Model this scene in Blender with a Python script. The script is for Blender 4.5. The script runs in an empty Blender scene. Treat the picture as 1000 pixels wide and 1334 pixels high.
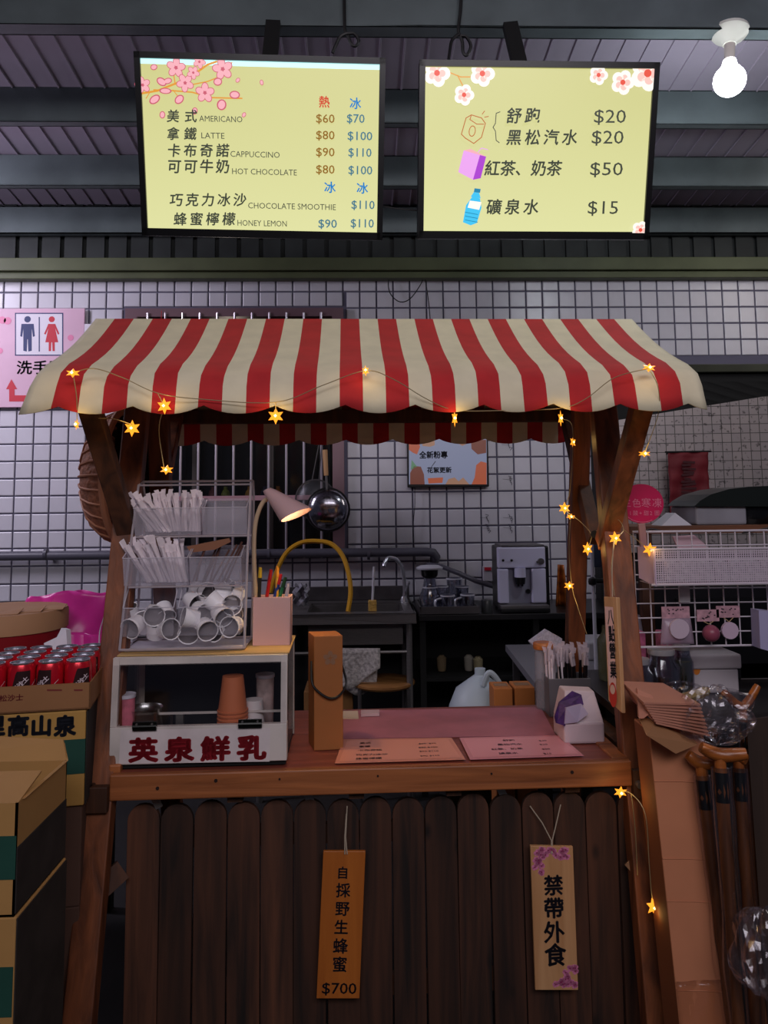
import bpy, bmesh, math, random
from mathutils import Vector, Matrix
from math import sin, cos, pi, radians
random.seed(11)
SC = bpy.context.scene
# ------------------------------------------------------------------ camera
FPX, PCX, PCY = 1000.0, 500.0, 559.0
PITCH, YAW, ROLL, EYE = radians(5.5), 0.0306, 0.011, 1.45
fwd = Vector((sin(YAW)*cos(PITCH), cos(YAW)*cos(PITCH), sin(PITCH)))
r0 = Vector((cos(YAW), -sin(YAW), 0)); u0 = r0.cross(fwd)
rgt = r0*cos(ROLL) - u0*sin(ROLL); upv = rgt.cross(fwd)
EYEP = Vector((0, 0, EYE))
camd = bpy.data.cameras.new('camera'); cam = bpy.data.objects.new('camera', camd)
SC.collection.objects.link(cam); SC.camera = cam
mr = Matrix((rgt, upv, -fwd)).transposed().to_4x4(); mr.translation = EYEP
cam.matrix_world = mr
camd.sensor_fit = 'AUTO'; camd.sensor_width = 36.0
camd.lens = FPX/1334*36; camd.shift_y = -(667-PCY)/1334; camd.clip_start = .02
# ------------------------------------------------------------------ world, exposure
wd = bpy.data.worlds.new('night'); SC.world = wd; wd.use_nodes = True
wd.node_tree.nodes['Background'].inputs[0].default_value = (.55, .55, .8, 1)
wd.node_tree.nodes['Background'].inputs[1].default_value = .05
vs = SC.view_settings
vs.view_transform = 'Standard'; vs.look = 'None'; vs.exposure = .22; vs.gamma = 1; vs.use_curve_mapping = False
SC.cycles.max_bounces = 6; SC.cycles.transparent_max_bounces = 16
# ------------------------------------------------------------------ area lamps (fluorescents of the hall outside the frame, and one added fill)
def area(name, loc, target, size, power, col):
    l = bpy.data.lights.new(name, 'AREA'); l.shape = 'RECTANGLE'; l.size = size[0]; l.size_y = size[1]
    l.energy = power; l.color = col
    o = bpy.data.objects.new(name, l); SC.collection.objects.link(o)
    o.location = loc; o.rotation_euler = (Vector(target)-Vector(loc)).to_track_quat('-Z', 'Y').to_euler(); return o
area('hall_light_behind', (0.4, -1.2, 3.3), (0, 3.4, 1.2), (3.2, .7), 30, (.97, .91, 1.0))
area('fill_light_far', (0.3, -2.6, 3.5), (0, 3.4, 2.7), (4.0, .8), 36, (1.0, .95, .97))  # added fill from the front, lifts roof and cart; not a known lamp
area('aisle_light_left', (-2.9, 3.3, 2.9), (-1.2, 4.5, 1.5), (.3, 1.2), 30, (.88, .82, 1.0))
area('kitchen_light_right', (2.9, 3.3, 3.0), (1.2, 4.3, 1.3), (.3, 1.0), 5, (1.0, .93, .88))
# ------------------------------------------------------------------ pixel -> place helpers
TH = .0182
CX = Vector((cos(TH), sin(TH), 0)); CY = Vector((-sin(TH), cos(TH), 0))
def ray(px, py): return fwd + rgt*((px-PCX)/FPX) + upv*((PCY-py)/FPX)
def W(px, py, y):
    d = ray(px, py); return EYEP + d*(y/d.y)
def H(px, py, z):
    d = ray(px, py); return EYEP + d*((z-EYE)/d.z)
def C(px, py, yl):                     # on the cart's own depth plane, world coordinates
    d = ray(px, py); return EYEP + d*(yl/d.dot(CY))
def cw(x, y, z): return Vector((CX.x*x+CY.x*y, CX.y*x+CY.y*y, z))
def cl(p): return Vector((p.dot(CX), p.dot(CY), p.z))
# ------------------------------------------------------------------ materials
def lin(c): return tuple(((v/255)/12.92 if v/255 <= .04045 else ((v/255+.055)/1.055)**2.4) for v in c)
MATS = {}
def M(name, col, rough=.6, metal=0., var=0., scale=8., bump=0., emit=0., alpha=1., trans=0., stretch=(1,1,1), rnd=0., ior=1.45, spec=.5):
    if name in MATS: return MATS[name]
    m = bpy.data.materials.new(name); MATS[name] = m; m.use_nodes = True
    nt = m.node_tree; b = nt.nodes['Principled BSDF']; L = nt.links
    c = lin(col); rgba = (*c, 1)
    b.inputs['Base Color'].default_value = rgba; b.inputs['Roughness'].default_value = rough
    b.inputs['Metallic'].default_value = metal; b.inputs['Alpha'].default_value = alpha
    b.inputs['Transmission Weight'].default_value = trans; b.inputs['IOR'].default_value = ior
    b.inputs['Specular IOR Level'].default_value = spec
    src = None
    if var or bump:
        tc = nt.nodes.new('ShaderNodeTexCoord'); mp = nt.nodes.new('ShaderNodeMapping'); nz = nt.nodes.new('ShaderNodeTexNoise')
        mp.inputs['Scale'].default_value = stretch; L.new(tc.outputs['Object'], mp.inputs['Vector']); L.new(mp.outputs[0], nz.inputs['Vector'])
        nz.inputs['Scale'].default_value = scale; nz.inputs['Detail'].default_value = 6
        if var:
            mx = nt.nodes.new('ShaderNodeMixRGB'); mx.blend_type = 'MIX'
            mx.inputs[1].default_value = (*[v*(1-var) for v in c], 1); mx.inputs[2].default_value = (*[min(1, v*(1+var)) for v in c], 1)
            rp = nt.nodes.new('ShaderNodeValToRGB'); rp.color_ramp.elements[0].position = .35; rp.color_ramp.elements[1].position = .65
            L.new(nz.outputs['Fac'], rp.inputs[0]); L.new(rp.outputs[0], mx.inputs[0]); src = mx.outputs[0]
        if bump:
            bp = nt.nodes.new('ShaderNodeBump'); bp.inputs['Strength'].default_value = bump; bp.inputs['Distance'].default_value = .01
            L.new(nz.outputs['Fac'], bp.inputs['Height']); L.new(bp.outputs[0], b.inputs['Normal'])
    if rnd:
        oi = nt.nodes.new('ShaderNodeObjectInfo'); hs = nt.nodes.new('ShaderNodeHueSaturation')
        mr_ = nt.nodes.new('ShaderNodeMapRange'); mr_.inputs[3].default_value = 1-rnd; mr_.inputs[4].default_value = 1+rnd
        L.new(oi.outputs['Random'], mr_.inputs[0]); L.new(mr_.outputs[0], hs.inputs['Value'])
        if src: L.new(src, hs.inputs['Color'])
        else: hs.inputs['Color'].default_value = rgba
        src = hs.outputs[0]
    if src: L.new(src, b.inputs['Base Color'])
    if emit:
        b.inputs['Emission Strength'].default_value = emit
        if src: L.new(src, b.inputs['Emission Color'])
        b.inputs['Emission Color'].default_value = rgba
    return m
def wood(name, c1, c2, axis='Z', rough=.6, knots=.5, rnd=0., grain=26.):
    if name in MATS: return MATS[name]
    m = bpy.data.materials.new(name); MATS[name] = m; m.use_nodes = True
    nt = m.node_tree; b = nt.nodes['Principled BSDF']; L = nt.links
    b.inputs['Roughness'].default_value = rough
    tc = nt.nodes.new('ShaderNodeTexCoord'); mp = nt.nodes.new('ShaderNodeMapping')
    s = [grain]*3; s['XYZ'.index(axis)] = grain*.07; mp.inputs['Scale'].default_value = s; bs = .3
    oi = nt.nodes.new('ShaderNodeObjectInfo'); cb = nt.nodes.new('ShaderNodeVectorMath'); cb.operation = 'ADD'
    L.new(tc.outputs['Object'], cb.inputs[0]); L.new(oi.outputs['Random'], cb.inputs[1]); L.new(cb.outputs[0], mp.inputs['Vector'])
    nz = nt.nodes.new('ShaderNodeTexNoise'); nz.inputs['Scale'].default_value = 1.; nz.inputs['Detail'].default_value = 8; nz.inputs['Distortion'].default_value = .6
    L.new(mp.outputs[0], nz.inputs['Vector'])
    rp = nt.nodes.new('ShaderNodeValToRGB'); e = rp.color_ramp.elements
    e[0].position = .3; e[0].color = (*lin(c1), 1); e[1].position = .68; e[1].color = (*lin(c2), 1)
    L.new(nz.outputs['Fac'], rp.inputs[0]); src = rp.outputs[0]
    if knots:
        mk = nt.nodes.new('ShaderNodeMapping'); sk = [9]*3; sk['XYZ'.index(axis)] = 4.5; mk.inputs['Scale'].default_value = sk
        L.new(cb.outputs[0], mk.inputs['Vector'])
        vo = nt.nodes.new('ShaderNodeTexVoronoi'); L.new(mk.outputs[0], vo.inputs['Vector']); vo.inputs['Scale'].default_value = 1.
        r2 = nt.nodes.new('ShaderNodeValToRGB'); r2.color_ramp.elements[0].position = .03; r2.color_ramp.elements[1].position = .13
        r2.color_ramp.elements[0].color = (1-knots,)*3+(1,); r2.color_ramp.elements[1].color = (1, 1, 1, 1)
        L.new(vo.outputs['Distance'], r2.inputs[0])
        mx = nt.nodes.new('ShaderNodeMixRGB'); mx.blend_type = 'MULTIPLY'; mx.inputs[0].default_value = 1
        L.new(src, mx.inputs[1]); L.new(r2.outputs[0], mx.inputs[2]); src = mx.outputs[0]
    if rnd:
        hs = nt.nodes.new('ShaderNodeHueSaturation'); mr_ = nt.nodes.new('ShaderNodeMapRange')
        mr_.inputs[3].default_value = 1-rnd; mr_.inputs[4].default_value = 1+rnd
        L.new(oi.outputs['Random'], mr_.inputs[0]); L.new(mr_.outputs[0], hs.inputs['Value']); L.new(src, hs.inputs['Color']); src = hs.outputs[0]
    L.new(src, b.inputs['Base Color'])
    bp = nt.nodes.new('ShaderNodeBump'); bp.inputs['Strength'].default_value = .5; bp.inputs['Distance'].default_value = .005
    L.new(nz.outputs['Fac'], bp.inputs['Height']); L.new(bp.outputs[0], b.inputs['Normal'])
    return m
def film(name, fac=.15, rough=.12, tint=(255, 255, 255), gl=(235, 230, 238)):     # clear film or thin glass: see-through with gloss
    if name in MATS: return MATS[name]
    m = bpy.data.materials.new(name); MATS[name] = m; m.use_nodes = True; nt = m.node_tree; nt.nodes.remove(nt.nodes['Principled BSDF'])
    t = nt.nodes.new('ShaderNodeBsdfTransparent'); g = nt.nodes.new('ShaderNodeBsdfGlossy'); x = nt.nodes.new('ShaderNodeMixShader')
    fr = nt.nodes.new('ShaderNodeLayerWeight'); fr.inputs[0].default_value = .35; ma = nt.nodes.new('ShaderNodeMath'); ma.operation = 'MULTIPLY_ADD'
    ma.inputs[1].default_value = .45; ma.inputs[2].default_value = fac; nt.links.new(fr.outputs['Facing'], ma.inputs[0]); nt.links.new(ma.outputs[0], x.inputs[0])
    t.inputs[0].default_value = (*lin(tint), 1); g.inputs[0].default_value = (*lin(gl), 1); g.inputs['Roughness'].default_value = rough
    nt.links.new(t.outputs[0], x.inputs[1]); nt.links.new(g.outputs[0], x.inputs[2]); nt.links.new(x.outputs[0], nt.nodes['Material Output'].inputs[0]); return m
def glowgrad(name, c0, c1, s):         # a lit display that is paler towards its lower edge
    m = glow(name, c0, s); nt = m.node_tree; b = nt.nodes['Principled BSDF']
    tc = nt.nodes.new('ShaderNodeTexCoord'); sp = nt.nodes.new('ShaderNodeSeparateXYZ'); mx = nt.nodes.new('ShaderNodeMixRGB')
    nt.links.new(tc.outputs['Generated'], sp.inputs[0]); nt.links.new(sp.outputs['Z'], mx.inputs[0])
    mx.inputs[1].default_value = (*lin(c1), 1); mx.inputs[2].default_value = (*lin(c0), 1); nt.links.new(mx.outputs[0], b.inputs['Emission Color']); return m
def glow(name, col, s):                # something that gives off light
    if name in MATS: return MATS[name]
    m = bpy.data.materials.new(name); MATS[name] = m; m.use_nodes = True
    b = m.node_tree.nodes['Principled BSDF']
    b.inputs['Base Color'].default_value = (.02, .02, .02, 1); b.inputs['Roughness'].default_value = .3
    b.inputs['Emission Color'].default_value = (*lin(col), 1); b.inputs['Emission Strength'].default_value = s
    return m
# ------------------------------------------------------------------ objects
COL = SC.collection
MW = {}                                # world matrix of every object made here
def tag(o, label=None, cat=None, group=None, kind=None):
    if label: o['label'] = label
    if cat: o['category'] = cat
    if group: o['group'] = group
    if kind: o['kind'] = kind
    return o
def thing(name, label, cat, loc=(0, 0, 0), rz=0., group=None):
    o = bpy.data.objects.new(name, None); COL.objects.link(o); o.empty_display_size = .05
    o.location = loc; o.rotation_euler = (0, 0, rz)
    MW[o.name] = Matrix.Translation(Vector(loc)) @ Matrix.Rotation(rz, 4, 'Z')
    return tag(o, label, cat, group)
class MB:
    def __init__(s, T=None): s.v = []; s.f = []; s.m = []; s.sm = []; s.T = T or (lambda p: p)
    def add(s, vs_, fs, mi=0, smooth=False):
        k = len(s.v); s.v += [s.T(Vector(p)) for p in vs_]
        for f in fs: s.f.append([k+i for i in f]); s.m.append(mi); s.sm.append(smooth)
        return s
    def box(s, c, d, R=None, mi=0):
        c = Vector(c); vs_ = []
        for z in (-.5, .5):
            for x, y in ((-.5, -.5), (.5, -.5), (.5, .5), (-.5, .5)):
                p = Vector((x*d[0], y*d[1], z*d[2])); vs_.append(c + (R @ p if R else p))
        return s.add(vs_, [(3,2,1,0), (4,5,6,7), (0,1,5,4), (1,2,6,5), (2,3,7,6), (3,0,4,7)], mi)
    def bx(s, a, b, mi=0): return s.box([(a[i]+b[i])/2 for i in range(3)], [abs(b[i]-a[i]) for i in range(3)], None, mi)
    def bar(s, p0, p1, w, h, up=(0, -1, 0), mi=0):       # square bar between two points; w across, h along `up`
        p0 = Vector(p0); p1 = Vector(p1); d = (p1-p0); L = d.length; d.normalize(); up = Vector(up)
        a = d.cross(up).normalized(); u = a.cross(d).normalized()
        R = Matrix((a, u, d)).transposed()
        return s.box((p0+p1)/2, (w, h, L), R, mi)
    def cyl(s, p0, p1, r0_, r1_=None, n=16, caps=True, mi=0, smooth=True):
        r1_ = r0_ if r1_ is None else r1_
        p0 = Vector(p0); p1 = Vector(p1); d = (p1-p0).normalized()
        a = d.orthogonal().normalized(); b = d.cross(a); vs_ = []
        for p, r in ((p0, r0_), (p1, r1_)):
            for i in range(n):
                t = 2*pi*i/n; vs_.append(p + a*cos(t)*r + b*sin(t)*r)
        s.add(vs_, [(i, (i+1) % n, n+(i+1) % n, n+i) for i in range(n)], mi, smooth)
        if caps:
            s.add(vs_, [tuple(range(n-1, -1, -1)), tuple(range(n, 2*n))], mi)
        return s
    def tube(s, pts, r, n=8, mi=0, closed=False):
        pts = [Vector(p) for p in pts]; N = len(pts); rs = r if isinstance(r, (list, tuple)) else [r]*N
        vs_ = []; a = None
        for i, p in enumerate(pts):
            q0 = pts[(i-1) % N] if (closed or i) else p; q1 = pts[(i+1) % N] if (closed or i < N-1) else p
            d = (q1-q0)
            d = d.normalized() if d.length > 1e-9 else Vector((0, 0, 1))
            if a is None: a = d.orthogonal().normalized()
            a = (a - d*a.dot(d)); a = a.normalized() if a.length > 1e-6 else d.orthogonal().normalized()
            b = d.cross(a)
            for k in range(n):
                t = 2*pi*k/n; vs_.append(p + a*cos(t)*rs[i] + b*sin(t)*rs[i])
        fs = []
        for i in range(N if closed else N-1):
            j = (i+1) % N
            for k in range(n): fs.append((i*n+k, i*n+(k+1) % n, j*n+(k+1) % n, j*n+k))
        s.add(vs_, fs, mi, True)
        if not closed: s.add(vs_, [tuple(range(n-1, -1, -1)), tuple(range((N-1)*n, N*n))], mi)
        return s
    def lathe(s, prof, o, n=20, R=None, mi=0, smooth=True):
        o = Vector(o); vs_ = []; K = len(prof)
        for r, z in prof:
            for i in range(n):
                t = 2*pi*i/n; p = Vector((r*cos(t), r*sin(t), z)); vs_.append(o + (R @ p if R else p))
        fs = []
        for k in range(K-1):
            for i in range(n): fs.append((k*n+i, k*n+(i+1) % n, (k+1)*n+(i+1) % n, (k+1)*n+i))
        s.add(vs_, fs, mi, smooth); return s
    def prism(s, pts, O, R_, U_, t, mi=0):               # outline (u,v) on plane O+uR+vU, thickness t along R x U
        O = Vector(O); R_ = Vector(R_); U_ = Vector(U_); N_ = R_.cross(U_).normalized()
        a = [O+R_*u+U_*v for u, v in pts]; b = [p-N_*t for p in a]; n = len(pts)
        s.add(a+b, [tuple(range(n)), tuple(range(2*n-1, n-1, -1))] + [(i, n+i, n+(i+1) % n, (i+1) % n) for i in range(n)], mi); return s
    def grid(s, fn, nu, nv, mi=0, smooth=True):
        vs_ = [fn(i/nu, j/nv) for j in range(nv+1) for i in range(nu+1)]
        fs = [(j*(nu+1)+i, j*(nu+1)+i+1, (j+1)*(nu+1)+i+1, (j+1)*(nu+1)+i) for j in range(nv) for i in range(nu)]
        return s.add(vs_, fs, mi, smooth)
    def build(s, name, mats, parent=None, bevel=0., solid=0., fix=True, **tags):
        if not isinstance(mats, (list, tuple)): mats = [mats]
        if parent is not None: org = None; inv = MW[parent.name].inverted()
        else:
            xs = [p.x for p in s.v]; ys = [p.y for p in s.v]; zs = [p.z for p in s.v]
            org = Vector(((min(xs)+max(xs))/2, (min(ys)+max(ys))/2, min(zs))); inv = Matrix.Translation(-org)
        me = bpy.data.meshes.new(name); me.from_pydata([inv @ p for p in s.v], [], s.f)
        for i, p in enumerate(me.polygons): p.material_index = s.m[i]; p.use_smooth = s.sm[i]
        for m in mats: me.materials.append(m)
        if fix or bevel:
            bm = bmesh.new(); bm.from_mesh(me)
            bmesh.ops.remove_doubles(bm, verts=bm.verts, dist=1e-6)
            if fix: bmesh.ops.recalc_face_normals(bm, faces=bm.faces)
            if bevel:
                es = [e for e in bm.edges if len(e.link_faces) == 2 and e.calc_face_angle(0) > .5]
                bmesh.ops.bevel(bm, geom=es, offset=bevel, segments=2, affect='EDGES', profile=.5, clamp_overlap=True)
            bm.to_mesh(me); bm.free()
        me.update()
        if any(s.sm): me.set_sharp_from_angle(angle=.7)
        o = bpy.data.objects.new(name, me); COL.objects.link(o)
        if parent is not None: o.parent = parent; MW[o.name] = MW[parent.name].copy()
        else: o.location = org; MW[o.name] = Matrix.Translation(org)
        if solid:
            md = o.modifiers.new('thickness', 'SOLIDIFY'); md.thickness = solid; md.offset = 0
        return tag(o, **tags)
def copy_tree(o, parent=None):
    c = o.copy(); COL.objects.link(c)
    if parent is not None: c.parent = parent
    MW[c.name] = MW[o.name]
    for ch in list(o.children): copy_tree(ch, c)
    return c
def struct(o): o['kind'] = 'structure'; return o
# ------------------------------------------------------------------ lettering and flat print
TXT = {}
def text2d(s_, bold=0., italic=0.):
    k = (s_, bold, italic)
    if k in TXT: return TXT[k]
    cu = bpy.data.curves.new('t', 'FONT'); cu.body = s_; cu.size = 1; cu.resolution_u = 2; cu.shear = italic
    ob = bpy.data.objects.new('t', cu); COL.objects.link(ob)
    dg = bpy.context.evaluated_depsgraph_get(); me = ob.evaluated_get(dg).to_mesh()
    r = ([(v.co.x, v.co.y) for v in me.vertices], [tuple(p.vertices) for p in me.polygons])
    ob.evaluated_get(dg).to_mesh_clear(); bpy.data.objects.remove(ob); bpy.data.curves.remove(cu)
    if bold:                            # heavier strokes: the outline printed several times, slightly shifted
        vs0, fs0 = r; n0 = len(vs0); V = []; F_ = []; offs = [(bold*cos(a_), bold*sin(a_)) for a_ in [pi/4*j for j in range(0, 8, 1 if bold > .03 else 2)]]
        for j, (dx, dy) in enumerate(offs): V += [(x+dx, y+dy) for x, y in vs0]; F_ += [tuple(i+j*n0 for i in f) for f in fs0]
        r = (V, F_)
    TXT[k] = r; return r
class Canvas:                          # flat print lying on a real surface: O lower-left, R right, U up (unit vectors)
    def __init__(s, O, R_, U_):
        s.O = Vector(O); s.R = Vector(R_).normalized(); s.U = Vector(U_).normalized(); s.N = s.R.cross(s.U).normalized()
        s.mb = MB(); s.mats = []; s.lay = 0.0006
    def mi(s, m):
        if m not in s.mats: s.mats.append(m)
        return s.mats.index(m)
    def P(s, u, v, h=None): return s.O + s.R*u + s.U*v + s.N*(s.lay if h is None else h)
    def up(s): s.lay += .0004; return s
    def uv(s, px, py):
        d = ray(px, py); t = (s.O-EYEP).dot(s.N)/d.dot(s.N); p = EYEP + d*t - s.O
        return p.dot(s.R), p.dot(s.U)
    def k(s, px, py):                  # metres per pixel there
        a = s.uv(px, py); b = s.uv(px+1, py); return math.hypot(b[0]-a[0], b[1]-a[1])
    def poly(s, pts, m, px=False):
        if px: pts = [s.uv(*p) for p in pts]
        s.mb.add([s.P(*p) for p in pts], [tuple(range(len(pts)))], s.mi(m)); return s
    def rect(s, u0_, v0, u1, v1, m): return s.poly([(u0_, v0), (u1, v0), (u1, v1), (u0_, v1)], m)
    def disc(s, u, v, r, m, ry=None, n=20, a=0.):
        ry = ry or r
        return s.poly([(u+cos(a)*r*cos(2*pi*i/n)-sin(a)*ry*sin(2*pi*i/n), v+sin(a)*r*cos(2*pi*i/n)+cos(a)*ry*sin(2*pi*i/n)) for i in range(n)], m)
    def line(s, pts, w, m, px=False, closed=False):
        if px: pts = [s.uv(*p) for p in pts]
        if closed: pts = pts+[pts[0]]
        for (a, b), (c, d) in zip(pts, pts[1:]):
            L = math.hypot(c-a, d-b) or 1e-6; nx, ny = -(d-b)/L*w/2, (c-a)/L*w/2; ex, ey = (c-a)/L*w*.3, (d-b)/L*w*.3
            s.poly([(a+nx-ex, b+ny-ey), (a-nx-ex, b-ny-ey), (c-nx+ex, d-ny+ey), (c+nx+ex, d+ny+ey)], m)
        return s
    def text(s, t, u, v, size, m, bold=0., italic=0., sx=1., spacing=None, align='L'):
        if spacing is not None:
            for i, ch in enumerate(t): s.text(ch, u+i*spacing, v, size, m, bold, italic, sx)
            return s
        vs_, fs = text2d(t, bold, italic)
        if not vs_: return s
        off = 0
        if align == 'C': off = (min(p[0] for p in vs_)+max(p[0] for p in vs_))/2
        s.mb.add([s.P(u+(p[0]-off)*size*sx, v+p[1]*size) for p in vs_], fs, s.mi(m)); return s
    def tp(s, t, px, py, size, m, px1=None, **k_):   # text whose baseline starts at a pixel; size in px; px1 = where it should end
        u, v = s.uv(px, py); kk = s.k(px, py)
        if px1:
            vs_, _ = text2d(t, k_.get('bold', 0), k_.get('italic', 0)); w = max(p[0] for p in vs_)-min(p[0] for p in vs_)
            k_['sx'] = (s.uv(px1, py)[0]-u)/(w*size*kk)
        return s.text(t, u, v, size*kk, m, **k_)
    def tpc(s, t, px0, px1, py, size, m, **k_):      # characters spread evenly between two pixels
        n = len(t); w = (px1-px0)/n
        for i, ch in enumerate(t): s.tp(ch, px0+w*i+(w-size)*.3, py, size, m, **k_)
        return s
    def build(s, name, parent, **t): return s.mb.build(name, s.mats, parent, fix=False, **t)
    def flush(s, name, parent):        # one part per printed piece
        if s.mb.f: s.build(name, parent)
        s.mb = MB(); s.mats = []; return s
# ================================================================== THE SETTING
conc = M('concrete', (36, 34, 35), .8, var=.25, scale=3, bump=.2)
grout = M('dark_grout', (98, 95, 114), .85)
steel_roof = M('painted_roof_sheet', (160, 150, 166), .42, .0, var=.1, scale=2)
galv = M('galvanised_purlin', (98, 108, 110), .38, .2, var=.14, scale=5)
green = M('olive_painted_beam', (84, 90, 62), .55, .0, var=.15, scale=4)
darksheet = M('dark_corrugated_sheet', (42, 46, 46), .6, .2, var=.2, scale=6)
black = M('black_plastic', (14, 14, 16), .35)
blackm = M('black_matt', (12, 12, 13), .8)
tile_m = M('white_glazed_tile', (206, 203, 212), .28, var=.05, scale=5, rnd=.045)
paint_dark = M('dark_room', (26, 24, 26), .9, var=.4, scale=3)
struct(MB().bx((-4, -3, -.1), (4, 7, 0)).build('floor', conc))
ceil_z = lambda y: 3.44-(y-2.8)*.12
m = MB(); m.add([(-4, -3, ceil_z(-3)+.03), (4, -3, ceil_z(-3)+.03), (4, 7, ceil_z(7)+.03), (-4, 7, ceil_z(7)+.03), (-4, -3, ceil_z(-3)+.08), (4, -3, ceil_z(-3)+.08), (4, 7, ceil_z(7)+.08), (-4, 7, ceil_z(7)+.08)],
      [(3,2,1,0), (4,5,6,7), (0,1,5,4), (1,2,6,5), (2,3,7,6), (3,0,4,7)])
ceiling = struct(m.build('ceiling', steel_roof))
# individual roof sheets with raised seams, running front to back
pm = None; pw = .105
y0_, y1_ = 1.5, 4.7
for i in range(-25, 28):
    x = i*pw+.04
    if pm is None:
        q = MB()
        prof = [(-pw/2, .0), (-pw/2+.002, -.006), (-pw/2+.007, -.006), (-pw/2+.009, 0), (pw/2, 0)]
        vv = []
        for yy in (y0_, y1_):
            for a, b in prof: vv.append((a, yy-y0_, -(yy-y0_)*.12+b))
        for yy in (y0_, y1_): vv += [(-pw/2, yy-y0_, -(yy-y0_)*.12+.02), (pw/2, yy-y0_, -(yy-y0_)*.12+.02)]
        q.add(vv, [(i2, i2+1, i2+6, i2+5) for i2 in range(4)]+[(10, 11, 13, 12)])
        o = q.build('roof_panel', steel_roof, ceiling); pm = o.data
        # rebase to a local origin
        iv = MW['ceiling']; 
        for v in pm.vertices: v.co = iv @ v.co
    else:
        o = bpy.data.objects.new('roof_panel', pm); COL.objects.link(o); o.parent = ceiling
    o.location = MW['ceiling'].inverted() @ Vector((x, y0_, ceil_z(y0_)))
# steel purlins (C sections): web and two flanges
def purlin(y, zb, hgt=.165, dep=.06, name='trim_1'):
    t = .006; m = MB()
    m.bx((-4, y, zb), (4, y+t, zb+hgt)); m.bx((-4, y, zb), (4, y+dep, zb+t)); m.bx((-4, y, zb+hgt-t), (4, y+dep, zb+hgt))
    m.bx((-4, y+dep-t, zb), (4, y+dep, zb+.018))
    return struct(m.build(name, galv))
for i, (y, py) in enumerate(((2.8, 34), (3.40, 158), (3.94, 241), (4.40, 304))):
    purlin(y, W(60 if i else 500, py, y).z, .165 if i else .2, .075 if i == 0 else .05, 'trim_%d' % (i+1))
# dark corrugated sheet and olive beam above the tiled wall
zt_, zb_ = W(500, 335, 4.4).z, W(500, 358, 4.4).z
m = MB()
for i in range(-30, 31):
    x = i*.13; m.bx((x-.052, 4.47, zt_-.02), (x+.052, 4.49, 3.3)); m.bx((x+.052, 4.49, zt_-.02), (x+.078, 4.50, 3.3))
struct(m.build('trim_5', darksheet))
m = MB(); m.bx((-4, 4.40, zb_+.03), (4, 4.50, zt_)); m.bx((-4, 4.43, zb_-.01), (4, 4.50, zb_+.03)); struct(m.build('trim_6', green, bevel=.004))
# tiled back wall with a window opening
WX0, WX1 = W(165, 403, 4.5).x, W(448, 560, 4.5).x
WZ0, WZ1 = W(447, 722, 4.5).z, W(300, 403, 4.5).z
GX, GZ, TP = .501, 1.712, .1
HX = 1.36                                          # right of here, below HZ, the kitchen recess begins
HZ = W(950, 479, 4.5).z
zt = 2.80; m = MB(); yb = 4.508
m.bx((-4, yb, 0), (WX0, yb+.15, zt)); m.bx((WX0, yb, 0), (WX1, yb+.15, WZ0)); m.bx((WX0, yb, WZ1), (WX1, yb+.15, zt))
m.bx((WX1, yb, 0), (4, yb+.15, zt))
wall = struct(m.build('wall_back', grout))
struct(MB().bx((-1.3, 4.496, 0), (3.9, 4.507, .86)).bx((-4, 4.496, 0), (-1.3, 4.507, .6)).build('wall_shade_back', M('wall_shade_grey', (30, 29, 32), .8)))  # added dark plate, stands in for the shade low on the wall
def tile_mb(x, z, w, h, m):
    b = .004; y1 = 4.5
    o_ = [(x, z), (x+w, z), (x+w, z+h), (x, z+h)]; i_ = [(x+b, z+b), (x+w-b, z+b), (x+w-b, z+h-b), (x+b, z+h-b)]
    vs_ = [(a, yb, c) for a, c in o_]+[(a, y1+.002, c) for a, c in o_]+[(a, y1, c) for a, c in i_]
    fs = [(k, (k+1) % 4, 4+(k+1) % 4, 4+k) for k in range(4)]+[(4+k, 4+(k+1) % 4, 8+(k+1) % 4, 8+k) for k in range(4)]+[(8, 9, 10, 11)]
    m.add(vs_, fs)
def project(p):
    v = Vector(p)-EYEP; k = v.dot(fwd); return PCX+FPX*v.dot(rgt)/k, PCY-FPX*v.dot(upv)/k
cells = []
for i in range(-32, 30):
    for j in range(-17, 11):
        x, z = GX+i*TP+.0048, GZ+j*TP+.0048; w = h = TP-.0096
        if z > zt-.012 or z+h < (.80 if x > -1.35 else .3): continue
        h = min(h, zt-.01-z)
        if x+w > WX0-.02 and x < WX1+.02 and z+h > WZ0-.02 and z < WZ1+.02:
            if x < WX0-.03: w = WX0-.02-x
            elif x+w > WX1+.03:
                x2 = WX1+.02; w = x+w-x2; x = x2
            elif z < WZ0-.03: h = WZ0-.02-z
            elif z+h > WZ1+.03:
                z2 = WZ1+.02; h = z+h-z2; z = z2
            else: continue
            if w < .012 or h < .012: continue
        if x > HX and z < HZ-.02: continue
        px, py = project((x+w/2, 4.5, z+h/2))
        seen = -15 < px < 1015 and ((py < 418 and not 165 < px < 445) or (px < 108 and 528 < py < 780) or (447 < px < 745 and 560 < py < 770) or (px > 850 and py < 480) or (px < 140 and py < 420))
        cells.append((0 if seen else 1, abs(px-450), x, z, w, h))
cells.sort()
shared = {}; rest = MB(); n = 0
for s_, _, x, z, w, h in cells:
    if s_ == 0 and n < 300:
        key = (round(w, 3), round(h, 3))
        if key not in shared:
            q = MB(); tile_mb(0, 0, w, h, q); o = q.build('tile', tile_m, wall)
            for v in o.data.vertices: v.co = MW['wall_back'] @ v.co
            shared[key] = o.data
        else:
            o = bpy.data.objects.new('tile', shared[key]); COL.objects.link(o); o.parent = wall
        o.location = MW['wall_back'].inverted() @ Vector((x, 0, z)); n += 1
    else: tile_mb(x, z, w, h, rest)
rest.build('tile_field', tile_m, wall, kind='stuff')
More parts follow.
